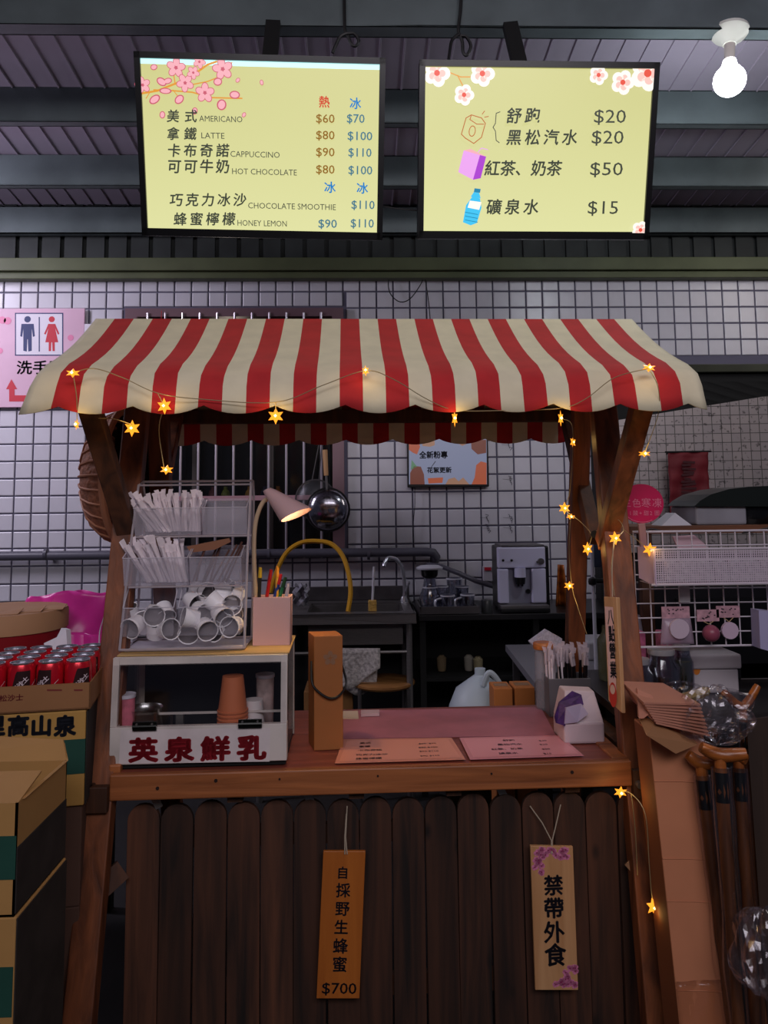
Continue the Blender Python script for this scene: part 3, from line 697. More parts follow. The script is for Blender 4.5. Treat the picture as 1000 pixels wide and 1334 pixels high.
for j in range(nr-1):
    for i in range(nx):
        mb_.f.append([j*w1+i, j*w1+i+1, (j+1)*w1+i+1, (j+1)*w1+i]); mb_.m.append((i//per) % 2); mb_.sm.append(True)
mb_.build('awning', [cream, redc], cart, solid=.003)
# deck, front board, end boards, joists, side rails with bolts
hB = .062
CM().bx((XDL+.01, yF+.022, ZT-.03), (XDR-.01, yB, ZT)).build('deck', wdeck, cart, bevel=.003)
CM().bx((XDL, yF-.002, ZT-hB), (XDR, yF+.022, ZT+.003)).build('front_board', wx, cart, bevel=.004)
CM().bx((XDR-.045, yF+.024, ZT-.03), (XDR+.0, yB, ZT+.006)).build('end_board', wx, cart, bevel=.004)
CM().bx((XDL-.01, yF+.024, ZT-.03), (XDL+.02, yB, ZT+.02)).build('end_board', wx, cart, bevel=.004)
for X in (-.32, .0, .26, .58): CM().bx((X, yF+.03, ZT-.085), (X+.04, yB-.05, ZT-.032)).build('joist', wdark, cart)
CM().bx((XDL-.095, yF-.02, ZT-.085), (XDL-.04, yB+.1, ZT-.02)).bx((XDL-.095, yF-.02, ZT-.085), (XDL-.0, yF+.005, ZT-.02)).build('side_rail', wdark, cart, bevel=.003)
CM().bx((XDR+.04, yF-.0, ZT-.085), (XDR+.09, yB+.1, ZT-.02)).build('side_rail', wdark, cart, bevel=.003)
for X, y in ((XDL-.058, yF-.022), (XDR+.012, yF-.02)): CM().cyl((X, y-.008, ZT-.052), (X, y+.02, ZT-.052), .009, n=8).build('bolt', bolt_m, cart)
CM().bx((XDR, yF-.012, ZT-.09), (XDR+.05, yF+.01, ZT-.02)).build('corner_plate', wdark, cart)
for X in (-.52, -.12, .4): 
    CM().bar((X, yF+.05, ZT-.06), (X+.02, yF+.05, ZT-.1), .02, .004).build('bracket', bolt_m, cart)
for px, py in ((281, 1017), (364, 1015), (492, 1011), (205, 1027), (640, 1008), (745, 1006)):
    p = L3(px, py, yF-.003); CM().cyl((p.x, yF-.004, p.z), (p.x, yF-.0015, p.z), .0045 if px % 2 else .0028, n=10).build('knot', M('dark_knot', (38, 20, 14), .7), cart)
# pickets
PW = .0872; zp = L3(500, 1039, 2.135).z; x0p = L3(165, 1060, 2.135).x; pmesh = None; NP = 16
for i in range(NP):
    if pmesh is None:
        q = CM(); r_ = PW/2-.0015
        out = [(-r_, -zp+.04), (r_, -zp+.04)]+[(r_*cos(a), -.042+.042*sin(a)) for a in [pi*k/10 for k in range(11)]]
        q.prism(out, (0, 0, 0), (1, 0, 0), (0, 0, 1), .016)
        o = q.build('picket', wpick, cart, bevel=.0015); pmesh = o.data
        iv = MW[cart.name]; TI = Matrix.Rotation(TH, 4, 'Z')
        for v in pmesh.vertices: v.co = TI.inverted() @ (iv @ v.co)
    else:
        o = bpy.data.objects.new('picket', pmesh); COL.objects.link(o); o.parent = cart
    wp = cw(x0p+PW*(i+.5), 2.135+random.uniform(-.003, .003), zp+random.uniform(-.004, .004))
    o.location = MW[cart.name].inverted() @ wp; o.rotation_euler = (0, random.uniform(-.004, .004), 0)
for z in (zp-.12, .16): CM().bx((x0p, 2.153, z), (x0p+NP*PW, 2.175, z+.05)).build('picket_rail', wdark, cart)
lb = wood('light_brace', (120, 84, 52), (158, 112, 72), 'Z', .6, .3)
CM().bar(L3(819, 1120, 2.10), L3(858, 1163, 2.06), .034, .02).build('lower_brace', lb, cart)
CM().bar(L3(118, 1170, 2.08), L3(160, 1132, 2.12), .05, .02).build('lower_brace', wdark, cart)
# pink table mat, film, menu sheets on the deck
pm_ = M('pink_mat', (176, 104, 116), .4, var=.12, scale=9)
def deckquad(m, pts, z, mi=0, t_=.0015):
    P_ = [H(px, py, z) for px, py in pts]; N_ = Vector((0, 0, t_))
    m.add(P_+[p-N_ for p in P_], [(0, 1, 2, 3), (7, 6, 5, 4), (0, 4, 5, 1), (1, 5, 6, 2), (2, 6, 7, 3), (3, 7, 4, 0)], mi)
m = MB(); deckquad(m, [(447, 962), (724, 958), (704, 921), (447, 926)], ZT+.0035)
tag(m.build('table_mat', pm_), 'worn pink mat lying on the cart deck behind the menu sheets', 'mat')
m = MB(); deckquad(m, [(446, 936), (467, 936), (466, 926), (447, 926)], ZT+.0055)
tag(m.build('paper_note', M('cream_note', (206, 184, 164), .6)), 'small cream paper beside the tall brown box on the mat', 'paper')
m = MB(); deckquad(m, [(470, 930), (494, 929), (494, 924.5), (470, 925)], ZT+.014, t_=.009)
tag(m.build('small_tin', M('white_red_tin', (200, 170, 175), .5)), 'small flat white and red case on the back of the mat', 'case')
def menusheet(label, pts, col, rows_, n0):
    t = thing('menu_sheet', label, 'menu', H(sum(p[0] for p in pts)/4, sum(p[1] for p in pts)/4, ZT))
    m = MB(); deckquad(m, pts, ZT+.006); m.build('sheet', M(n0, col, .22), t)
    inner = []; cxp = sum(p[0] for p in pts)/4; cyp = sum(p[1] for p in pts)/4
    cv = Canvas((0, 0, ZT+.006), CX, CY)
    cv.poly([(cxp+(p[0]-cxp)*.93, cyp+(p[1]-cyp)*.86) for p in pts], M(n0+'_inner', tuple(min(255, c+10) for c in col), .25), px=True); cv.up()
    for s_, px, py, z in rows_:
        u, v = cv.uv(px, py); cv.text(s_, u, v, z, nb, bold=.01)
    cv.build('lettering', t)
menusheet('orange tinted laminated menu sheet on the left of the cart deck', [(436, 994), (606, 989), (588, 961), (447, 963)], (222, 142, 118), [('美式', 468, 969.5, .017), ('拿鐵', 467, 974, .017), ('卡布奇諾', 466, 979, .017), ('巧克力冰沙', 463, 985, .018), ('蜂蜜檸檬', 463, 990, .018), ('$60  $70', 545, 970, .014), ('$80 $100', 545, 975, .014), ('$90 $110', 546, 980, .014), ('$90 $110', 547, 986, .014)], 'menu_orange')
menusheet('pink tinted laminated menu sheet on the right of the cart deck', [(612, 989), (760, 984), (730, 958), (598, 961)], (222, 142, 150), [('舒跑', 655, 966, .018), ('黑松汽水', 648, 971.5, .018), ('紅茶、奶茶', 640, 977.5, .018), ('礦泉水', 650, 983, .018), ('$20', 702, 966, .015), ('$20', 703, 971, .015), ('$50', 706, 977, .015), ('$15', 708, 983, .015)], 'menu_pink')
# ------------------------------------------------------------------ star string lights
def star(mb, c, r, ang, tx=1., ty=1., depth=.008):
    pts = []
    for i in range(12):
        rr = r if i % 2 == 0 else r*.5; a = ang+pi*i/6; pts.append(Vector((rr*cos(a)*tx, 0, rr*sin(a)*ty)))
    k = len(mb.v); f_ = c+Vector((0, -depth, 0)); b_ = c+Vector((0, depth, 0))
    mb.add([c+p for p in pts]+[f_, b_], [(i, (i+1) % 12, 12) for i in range(12)]+[((i+1) % 12, i, 13) for i in range(12)])
stars = [(95, 486, 11, .5, 1, .6), (100, 553, 8, .3, .5, 1), (172, 558, 12, .5, 1, 1), (214, 529, 12, .6, .9, 1), (217, 612, 10, .4, 1, .7), (359, 542, 12, .52, 1, 1), (476, 483, 8, .6, .7, 1), (592, 545, 13, .52, .35, 1), (730, 545, 12, .52, .35, 1), (746, 576, 9, .4, .5, 1), (735, 662, 9, .5, 1, 1), (743, 673, 7, .3, 1, .6), (765, 715, 10, .5, .8, 1), (741, 763, 8, .4, 1, .8), (801, 701, 10, .6, 1, 1), (846, 716, 11, .4, 1, .9), (845, 479, 11, .4, 1, .6), (839, 591, 10, .5, 1, .5), (808, 1032, 10, .4, 1, .8), (851, 1181, 13, .7, .8, 1)]
ydep = {(95, 486): 1.94, (100, 553): 1.97, (172, 558): 2.06, (214, 529): 1.96, (217, 612): 2.12, (476, 483): 1.965, (845, 479): 1.95, (839, 591): 2.02, (735, 662): 2.5, (743, 673): 2.52, (741, 763): 2.6, (765, 715): 2.36, (746, 576): 2.5, (801, 701): 2.24, (846, 716): 2.3, (808, 1032): 2.05, (851, 1181): 1.97}
sl = thing('star_string_lights', 'warm yellow star string lights draped over the striped awning and cart posts', 'lights', cw(.05, 1.96, 1.7))
sg = glow('star_glow', (255, 150, 36), 1.5); sgc = glow('star_core', (255, 220, 120), 7.)
SP = {}
for (px, py, r, a, tx, ty) in stars:
    y = ydep.get((px, py), 1.97); c = C(px, py, y); SP[(px, py)] = c; rr = r*y/1000*.92
    m = MB(); star(m, c, rr, a, tx, ty); so_ = m.build('star', sg, sl)
    MB().lathe([(0, -.004), (.004, 0), (0, .004)], c+Vector((0, -.009, 0)), 8).build('star_bulb', sgc, so_)
    q = bpy.data.lights.new('star_light', 'POINT'); q.energy = .05; q.color = (1, .62, .18); q.shadow_soft_size = .02
    o = bpy.data.objects.new('star_light', q); COL.objects.link(o); o.location = c+Vector((0, -.03, 0))
sw_m = M('string_wire', (176, 158, 120), .35, .5)
def swire(pts):
    MB().tube(smooth_pts([C(*p) for p in pts]), .0012, 5).build('wire', sw_m, sl)
swire([(95, 486, 1.945), (122, 480, 1.95), (160, 492, 1.945), (205, 512, 1.95), (262, 520, 1.95), (359, 524, 1.95), (420, 502, 1.945), (476, 483, 1.945), (512, 494, 1.945), (556, 520, 1.95), (592, 534, 1.965), (650, 535, 1.97), (728, 532, 1.97), (762, 520, 1.95), (800, 492, 1.945), (845, 480, 1.945)])
swire([(592, 534, 1.965), (592, 545, 1.97)]); swire([(359, 524, 1.95), (359, 542, 1.97)])
swire([(846, 482, 1.945), (857, 505, 1.95), (857, 540, 1.98), (839, 591, 2.02)])
swire([(95, 486, 1.945), (100, 520, 1.96), (100, 553, 1.97)]); swire([(128, 545, 2.0), (150, 546, 2.0), (172, 553, 2.05)]); swire([(205, 512, 1.95), (214, 529, 1.96)]); swire([(214, 530, 1.97), (207, 560, 2.1), (214, 612, 2.12)])
swire([(730, 545, 1.97), (746, 560, 2.3), (742, 640, 2.5), (735, 662, 2.5), (756, 680, 2.45), (770, 697, 2.4), (765, 715, 2.36)])
swire([(743, 673, 2.5), (741, 720, 2.58), (745, 765, 2.6), (752, 790, 2.5), (764, 826, 2.3)])
swire([(770, 697, 2.4), (800, 676, 2.28), (812, 690, 2.24), (801, 701, 2.24)]); swire([(812, 690, 2.24), (846, 716, 2.3)])
swire([(801, 701, 2.24), (796, 740, 2.2), (800, 776, 2.14)])
swire([(808, 1032, 2.05), (822, 1034, 2.03), (840, 1060, 2.0), (845, 1120, 1.98), (848, 1160, 1.97), (851, 1178, 1.97)]); swire([(822, 1034, 2.03), (827, 1080, 2.04), (830, 1140, 2.04)])
# ------------------------------------------------------------------ hanging signs
def hsign(label, name, tl, tr, br, bl, y, mat, texts, cordpts, t_=.010):
    P_ = [C(px, py, y) for px, py in (tl, tr, br, bl)]
    t = thing(name, label, 'sign', (P_[2]+P_[3])/2)
    m = MB(); B_ = [p+CY*t_ for p in P_]; m.add(P_+B_, [(3, 2, 1, 0), (4, 5, 6, 7), (0, 1, 5, 4), (1, 2, 6, 5), (2, 3, 7, 6), (3, 0, 4, 7)])
    m.build('board', mat, t, bevel=.0015)
    up_ = ((P_[0]+P_[1])/2-(P_[2]+P_[3])/2).normalized(); R_ = CY.cross(up_)
    cv = Canvas(P_[3], R_, up_); texts(cv); cv.build('lettering', t)
    for c_ in cordpts: MB().tube([C(*p) for p in c_], .0016, 5).build('cord', M('jute_cord', (176, 160, 140), .8), t)
sign_o = wood('orange_sign_wood', (164, 88, 30), (190, 108, 40), 'Z', .45, 0)
sign_l = wood('light_sign_wood', (190, 138, 92), (214, 164, 116), 'Z', .5, 0)
def tx1(cv):
    for i, (ch, px, py, z) in enumerate((('自', 438, 1143, 16), ('採', 437, 1167, 19), ('野', 436, 1191, 19), ('生', 434.5, 1215, 19), ('蜂', 433, 1240, 20), ('蜜', 432, 1264, 20))): cv.tp(ch, px, py, z, nb, bold=.022)
    cv.tp('$700', 418, 1294, 19, nb, 463, bold=.01)
hsign('orange wooden sign hanging on the pickets, black text ending in $700', 'hanging_sign', (421, 1109), (476, 1109), (468, 1301), (412, 1301), 2.105, sign_o, tx1, [[(449, 1113, 2.102), (449, 1090, 2.11), (451, 1060, 2.125)], [(452, 1113, 2.102), (450, 1090, 2.112), (452, 1050, 2.128)]])
blos = M('print_blossom', (222, 130, 170), .5); blos2 = M('print_blossom_deep', (150, 50, 96), .5)
def tx2(cv):
    rnd = random.Random(4)
    pts = [(696+rnd.random()*46, 1106+rnd.random()*12) for _ in range(16)]+[(696+rnd.random()*10, 1112+rnd.random()*28) for _ in range(9)]+[(722+rnd.random()*28, 1284-rnd.random()*8) for _ in range(10)]+[(736+rnd.random()*15, 1282-rnd.random()*22) for _ in range(8)]
    for px, py in pts:
        px = min(max(px, 696), 749); u, v = cv.uv(px, py); k = cv.k(px, py)
        for i in range(5):
            a = rnd.random()+2*pi*i/5; cv.disc(u+cos(a)*k*2.2, v+sin(a)*k*2.2, k*2.3, blos, None, 8)
    cv.up()
    for px, py in pts: u, v = cv.uv(min(max(px, 696), 749), py); cv.disc(u, v, cv.k(px, py)*1.1, blos2, None, 6)
    for ch, px, py, z in (('禁', 708, 1164, 26), ('帶', 708, 1194, 27), ('外', 708, 1226, 28), ('食', 709, 1256, 29)): cv.tp(ch, px, py, z, nb, bold=.03)
hsign('pale wooden sign hanging on the pickets, pink blossoms and four black characters', 'hanging_sign', (690.5, 1102), (746, 1103), (753, 1290), (697, 1290), 2.10, sign_l, tx2, [[(718, 1112, 2.099), (718, 1095, 2.105), (706, 1072, 2.115), (690, 1050, 2.125)], [(719, 1112, 2.099), (719, 1095, 2.105), (725, 1070, 2.115), (730, 1048, 2.125)]])
# narrow vertical opening sign on the right front post, turned towards the left
tl = C(786, 777, 2.10); bl = C(792, 913, 2.05); R0 = (C(801.5, 778, 2.05)-tl).normalized(); tr = tl+R0*.056; br = bl+R0*.056-Vector((0, 0, .022))
t = thing('opening_sign', 'narrow upright wooden sign with four black characters above a red roly-poly figure', 'sign', br)
up_ = ((tl+tr)/2-(bl+br)/2).normalized(); R_ = R0; up_ = (tl-bl).normalized(); R_ = (R_-up_*R_.dot(up_)).normalized(); N_ = R_.cross(up_).normalized()
m = MB(); m.add([tl, tr, br, bl]+[p-N_*.012 for p in (tl, tr, br, bl)], [(0, 1, 2, 3), (7, 6, 5, 4), (0, 4, 5, 1), (1, 5, 6, 2), (2, 6, 7, 3), (3, 7, 4, 0)])
m.build('board', sign_l, t, bevel=.002)
cv = Canvas(bl, R_, up_)
cv.poly([(787.5, 790), (798.5, 791), (803, 905), (793, 892)], M('pale_pink_print', (232, 190, 186), .5), px=True).up()
for ch, px, py in (('八', 789.5, 812), ('點', 791, 834), ('營', 792, 856), ('業', 793, 881)):
    u, v = cv.uv(px, py); cv.text(ch, u+.007, v, .044, nb, bold=.03, sx=.62)
u, v = cv.uv(798.5, 905); cv.disc(u, v, .016, M('figure_red', (206, 56, 42), .5), .031); cv.up(); cv.disc(u, v+.013, .0105, M('figure_pale', (226, 188, 170), .5), .012)
cv.build('lettering', t)
MB().tube(smooth_pts([C(799, 705, 2.22), C(797, 745, 2.14), (tl+tr)/2-N_*.008]), .0014, 5).build('cord', M('jute_cord', (176, 160, 140), .8), t)
# ------------------------------------------------------------------ milk showcase
yS0 = yF+.035; yS1 = yS0+.024
xl, xr = cl(H(149, 997, ZT)).x, cl(H(375, 992, ZT)).x
zh = L3(262, 945, yS0).z; ztop = L3(262, 853, yS1+.02).z; ybk = yS0+.30
wht = M('worn_white_paint', (206, 196, 190), .5, var=.16, scale=7, bump=.08); ywd = wood('top_yellow_wood', (176, 140, 84), (204, 168, 104), 'X', .5, .1)
glassy = film('showcase_glass', .035, .08)
case = thing('glass_showcase', 'white framed glass showcase with red lettering on the left of the cart deck', 'showcase', cw((xl+xr)/2, (yS0+ybk)/2, ZT), TH)
f = .022; z0 = ZT+.004
CM().bx((xl, yS0, z0+.012), (xr, yS0+.016, zh)).build('base_panel', wht, case, bevel=.002)
CM().bx((xl+.004, yS0+.01, z0), (xr-.004, ybk, z0+.014)).build('base_board', blackm, case)
m = CM()
m.bx((xl, yS0+.016, zh-.02), (xr, ybk, zh)) if False else None
FW = .017
for X in (xl, xr-FW):
    m.bar((X+FW/2, yS0+.010, zh), (X+FW/2, yS1, ztop), FW, .012)
    m.bx((X, ybk-.016, z0+.014), (X+FW, ybk, ztop))
    m.bx((X, yS0+.016, z0+.014), (X+FW, yS0+.032, zh))
m.bx((xl, yS1-.004, ztop-.018), (xr, yS1+.012, ztop)); m.bx((xl, ybk-.016, ztop-.02), (xr, ybk, ztop)); m.bx((xl, ybk-.016, z0), (xr, ybk, z0+.02))
m.build('frame', wht, case, bevel=.0015)
CM().bx((xl+.01, ybk-.014, z0+.016), (xr-.01, ybk-.008, ztop-.02)).build('back_panel', M('smoked_back', (34, 34, 37), .3, alpha=.96), case)
CM().bx((xl+.012, yS0+.10, z0+.112), (xr-.012, yS0+.104, z0+.118)).build('inner_bar', wht, case)
CM().bx((xl+.004, yS1+.012, ztop), (xr+.004, ybk+.004, ztop+.005)).build('top_board', ywd, case, bevel=.002)
CM().bar((xl+.03, yS0+.012, zh+.002), (xl+.03, yS1-.001, ztop-.016), .001, .001) if False else None
m = CM(); m.add([(xl+.004, yS0-.002, zh), (xr-.004, yS0-.002, zh), (xr-.004, yS1-.014, ztop-.018), (xl+.004, yS1-.014, ztop-.018), (xl+.004, yS0+.002, zh), (xr-.004, yS0+.002, zh), (xr-.004, yS1-.010, ztop-.018), (xl+.004, yS1-.010, ztop-.018)], [(0, 1, 2, 3), (7, 6, 5, 4), (0, 4, 5, 1), (1, 5, 6, 2), (2, 6, 7, 3), (3, 7, 4, 0)])
m.build('glass_door', glassy, case)
for X in (xl+.002, xr-.006):
    m = CM(); m.add([(X, yS0+.03, z0+.014), (X, ybk-.016, z0+.014), (X, ybk-.016, ztop-.02), (X, yS1+.01, ztop-.02), (X, yS0+.02, zh), (X+.003, yS0+.03, z0+.014), (X+.003, ybk-.016, z0+.014), (X+.003, ybk-.016, ztop-.02), (X+.003, yS1+.01, ztop-.02), (X+.003, yS0+.02, zh)],
          [(0, 1, 2, 3, 4), (9, 8, 7, 6, 5), (0, 5, 6, 1), (1, 6, 7, 2), (2, 7, 8, 3), (3, 8, 9, 4), (4, 9, 5, 0)])
    m.build('side_pane', M('side_pane_glass', (120, 110, 110), .2, alpha=.45) if X > 0 or X != xl+.002 else glassy, case)
for px in (189, 326):
    X = L3(px, 943, yS0).x; q = CM(); q.bx((X-.031, yS0-.008, zh-.008), (X+.031, yS0-.001, zh+.014)).cyl((X-.031, yS0-.008, zh+.003), (X+.031, yS0-.008, zh+.003), .005, n=8)
    for s_ in (-.02, .02): q.cyl((X+s_, yS0-.011, zh+.009), (X+s_, yS0-.005, zh+.009), .003, n=6, mi=1)
    q.build('hinge', [M('black_hinge', (22, 24, 22), .3, .5), bolt_m], case)
cv = Canvas(cw(0, yS0, 0), CX, (0, 0, 1))
cv.poly([(157, 951), (352, 948), (351, 992), (155, 995)], M('white_label', (220, 208, 208), .5, var=.08, scale=12), px=True).up()
mrd = M('milk_red', (150, 22, 36), .5)
for ch, px, py in (('英', 167, 993.3), ('泉', 214, 992.4), ('鮮', 261, 991.5), ('乳', 308, 990.6)):
    u, v = cv.uv(px, py-3.5); k = cv.k(px, py); cv.text(ch, u, v, k*32, mrd, bold=.05, sx=1.22)
cv.build('lettering', case)
ZB = z0+.016                                              # floor inside
def inside(px, y): return L3(px, 930, y).x
# contents
st = film('pitcher_glass', .3, .25, (200, 200, 200), (250, 250, 250))
X = inside(188, yS0+.11); t = thing('glass_jug', 'small glass jug inside the showcase, left side behind the hinge', 'jug', cw(X, yS0+.11, ZB))
CM().lathe([(.0, .004), (.042, .004), (.05, .02), (.052, .06), (.045, .095), (.048, .11), (.05, .115), (.046, .11), (.042, .095), (.048, .06), (.046, .02), (0, .01)], (X, yS0+.11, ZB), 20).build('body', st, t)
CM().tube([(X+.048, yS0+.11, ZB+.10), (X+.075, yS0+.11, ZB+.09), (X+.075, yS0+.11, ZB+.04), (X+.05, yS0+.11, ZB+.025)], .004, 6).build('handle', st, t)
def cupstack(label, px, y, r0_, r1_, n, h1, col, cat='cups', z=ZB, flip=True):
    X = inside(px, y); mt = M('cup_%d_%d_%d' % col, col, .6)
    t = thing('cup_stack', label, 'cups', cw(X, y, z))
    for i in range(n):
        zz = z+i*h1; hh = .095
        CM().lathe([(r0_+.003, 0), (r0_+.003, .004), (r0_, .005), (r1_, hh), (0, hh), (0, hh-.002), (r1_-.001, hh-.002), (r0_-.002, .004), (r0_-.001, 0), (r0_+.003, 0)], (X, y, zz), 18).build('paper_cup', mt, t)
cupstack('stack of upturned brown paper cups inside the glass showcase', 303, yS0+.09, .040, .029, 11, .0105, (206, 116, 74))
cupstack('shorter stack of upturned white paper cups beside the brown cups', 330, yS0+.13, .034, .026, 4, .010, (224, 214, 214))
for px, y, c_, h_, lab in ((163, yS0+.08, (222, 120, 140), .15, 'pink and white tall carton in the left end of the showcase'), (345, yS0+.2, (206, 180, 176), .17, 'pale patterned paper tube in the right end of the showcase')):
    X = inside(px, y); q = CM()
    q.lathe([(0, 0), (.022, 0), (.024, .004), (.026, h_), (.0, h_)], (X, y, ZB), 16).lathe([(0, h_+.001), (.028, h_+.001), (.028, h_+.01), (0, h_+.01)], (X, y, ZB), 16, mi=1)
    tag(q.build('carton', [M('carton_%d' % px, c_, .5, var=.4, scale=20), ws]), lab, 'carton')
CM_ = CM
X = inside(235, yS0+.2); q = CM(); q.bx((X-.012, yS0+.19, ZB), (X+.01, yS0+.21, ZB+.075)); tag(q.build('small_box', M('grey_box', (96, 92, 90), .5), bevel=.002), 'small grey box standing in the middle of the glass showcase', 'box')
X = inside(262, yS0+.24); q = CM(); q.bx((X-.16, yS0+.2, ZB), (X+.10, yS0+.27, ZB+.018)); tag(q.build('tray', M('inner_tray', (70, 62, 62), .4), bevel=.002), 'low dark tray along the back of the glass showcase', 'tray')
# ------------------------------------------------------------------ wire and acrylic rack on top of the showcase
ZS = ztop+.0055
wire_w = M('white_wire', (190, 180, 188), .35, .3)
acr = M('clear_acrylic', (214, 208, 222), .08, 0, alpha=.25); acre = M('acrylic_edge', (216, 210, 222), .15, 0, alpha=.7)
xa, xb = L3(156, 832, 2.2).x, L3(318, 832, 2.2).x
xta, xtb = L3(183, 627, 2.34).x, L3(329, 627, 2.36).x; ztt = L3(250, 627, 2.36).z
rack = thing('acrylic_rack', 'white wire rack with clear bins standing on top of the glass showcase', 'rack', cw((xa+xb)/2, 2.27, ZS), TH)
ya, yb2 = 2.20, 2.37; zb = ZS+.006; m = CM(); r_ = .0038
CM().bx((xa+.004, ya+.004, ZS), (xb-.004, yb2-.004, ZS+.003)).build('base_plate', M('white_plate', (206, 200, 208), .4), rack)
for (X0, X1) in ((xa, xta), (xb, xtb)):
    m.tube([(X0, ya, zb), (X0, yb2, zb), (X1, yb2+.02, ztt-.04), (X1, yb2+.0, ztt), ], r_, 6)
    m.tube([(X0, ya, zb), (X0+(X1-X0)*.5, ya+.05, zb+.24), (X1, ya+.12, ztt-.01)], r_, 6)
m.tube([(xta, ya+.12, ztt-.012), (xta, yb2, ztt), (xtb, yb2, ztt), (xtb, ya+.12, ztt-.012)], r_, 6); m.tube([(xa, ya, zb), (xb, ya, zb)], r_, 6); m.tube([(xa, yb2, zb), (xb, yb2, zb)], r_, 6)
m.tube([(xta, ya+.12, ztt-.012), (xtb, ya+.12, ztt-.012)], r_*.8, 6)
zlv = [L3(240, 830, 2.2).z+.004, L3(240, 762, 2.24).z, L3(240, 697, 2.28).z]
for q, z in enumerate(zlv[1:]): m.tube([(xa+.01*(q+1), ya+.035*(q+1), z-.004), (xb+.005*(q+1), ya+.035*(q+1), z-.004)], r_*.8, 6); m.tube([(xa+.02, yb2, z-.004), (xb, yb2, z-.004)], r_*.8, 6)
m.build('wire_frame', wire_w, rack)
bins = []; acr0 = M('thin_clear_acrylic', (214, 208, 222), .08, 0, alpha=.10)
spans = [((160, 226, 2.2), (232, 313, 2.2)), ((162, 246, 2.235), (248, 315, 2.235)), ((176, 262, 2.275), (264, 322, 2.275))]
hts = [.125, .105, .105]
for lv in range(3):
    for s_ in range(2):
        pa, pb, yy = spans[lv][s_]; z = zlv[lv]; xa_, xb_ = L3(pa, 800-lv*65, yy).x, L3(pb, 800-lv*65, yy).x; h_ = hts[lv]
        yk = yb2-.02; t_ = .002; m = CM(); lean = -.02 if lv else 0; fh = h_*(.62 if lv == 0 else .75)
        m.bx((xa_, yy+.0, z), (xb_, yk, z+t_)); m.bx((xa_, yk-t_, z), (xb_, yk, z+h_))
        m.add([(xa_, yy, z), (xb_, yy, z), (xb_, yy+lean, z+fh), (xa_, yy+lean, z+fh), (xa_, yy+t_, z), (xb_, yy+t_, z), (xb_, yy+lean+t_, z+fh), (xa_, yy+lean+t_, z+fh)], [(0, 1, 2, 3), (7, 6, 5, 4), (0, 4, 5, 1), (1, 5, 6, 2), (2, 6, 7, 3), (3, 7, 4, 0)])
        for X in (xa_, xb_-t_):
            a_ = [(X, yy, z), (X, yk, z), (X, yk, z+h_), (X, yy+.05, z+h_), (X, yy+lean, z+fh)]; b_ = [(p[0]+t_, p[1], p[2]) for p in a_]
            m.add(a_+b_, [(0, 1, 2, 3, 4), (9, 8, 7, 6, 5), (0, 5, 6, 1), (1, 6, 7, 2), (2, 7, 8, 3), (3, 8, 9, 4), (4, 9, 5, 0)])
        o = m.build('bin', acr if lv else acr0, rack); bins.append((xa_, xb_, yy, yk, z, h_, lean))
        e = CM(); e.tube([(xa_, yy+lean, z+fh), (xb_, yy+lean, z+fh)], .0016, 4); e.tube([(xa_, yy+lean, z+fh), (xa_, yy+.05, z+h_), (xa_, yk, z+h_)], .0016, 4); e.tube([(xb_, yy+lean, z+fh), (xb_, yy+.05, z+h_), (xb_, yk, z+h_)], .0016, 4)
        e.build('bin_edge', acre, o)
paper = M('straw_paper', (232, 220, 228), .65, rnd=.12)
def straws(n, tops, bots, y0_, y1_, mat, label, group, seed, name='wrapped_straw', rr=.0053, cat='straw', fold=True):
    rn = random.Random(seed)
    for i in range(n):
        s_ = (i+rn.random()*.8)/n; 
        bx_ = bots[0]+(bots[1]-bots[0])*s_; tx_ = tops[0]+(tops[1]-tops[0])*min(1, max(0, s_+rn.uniform(-.12, .12)))
        yb_ = y0_+(y1_-y0_)*rn.random(); yt_ = yb_+rn.uniform(-.02, .01)
        b_ = L3(bx_, bots[2], yb_); a_ = L3(tx_, tops[2]+rn.uniform(-6, 9), yt_)
        d = (a_-b_).normalized(); q = CM(); e_ = a_-d*.022
        q.cyl(b_, e_, rr, n=7)
        if fold:
            sd = d.cross(Vector((0, 1, 0))).normalized(); g = a_+sd*rn.uniform(-.006, .006)
            q.add([e_+sd*rr, e_-sd*rr, g-sd*rr*1.3, g+sd*rr*1.3, e_+Vector((0, .003, 0)), g+Vector((0, .002, 0))], [(0, 1, 2, 3), (0, 3, 5, 4), (4, 5, 2, 1), (3, 2, 5), (0, 4, 1)])
        tag(q.build(name, mat), label, cat, group)
straws(46, (170, 266, 643), (192, 262, 692), 2.29, 2.34, paper, 'white paper wrapped straw in the top left bin of the clear rack', 'paper wrapped straws in the top bin', 1)
straws(9, (168, 196, 648), (205, 225, 693), 2.275, 2.285, paper, 'white paper wrapped straw leaning left across the front of the top bin', 'straws leaning left in the top bin', 5)
straws(44, (156, 236, 703), (192, 243, 758), 2.25, 2.30, paper, 'white paper wrapped straw in the middle left bin of the clear rack', 'paper wrapped straws in the middle bin', 2)
straws(9, (270, 322, 700), (250, 296, 758), 2.26, 2.31, M('dark_stirrer', (92, 58, 50), .5, rnd=.3), 'dark brown stirrer in the middle right bin of the clear rack', 'dark stirrers in the middle bin', 3, 'stirrer', .003, 'stirrer', False)
q = CM(); pts = [L3(243, 712, 2.27), L3(278, 705, 2.27), L3(298, 701, 2.27), L3(300, 706, 2.27), L3(280, 716, 2.27), L3(248, 720, 2.27)]
q.add(pts+[p+Vector((0, .02, 0)) for p in pts], [tuple(range(6)), tuple(range(11, 5, -1))]+[(i, 6+i, 6+(i+1) % 6, (i+1) % 6) for i in range(6)])
tag(q.build('brown_packet', M('brown_packet', (140, 92, 66), .6)), 'flat brown paper packet lying across the middle right bin', 'packet')
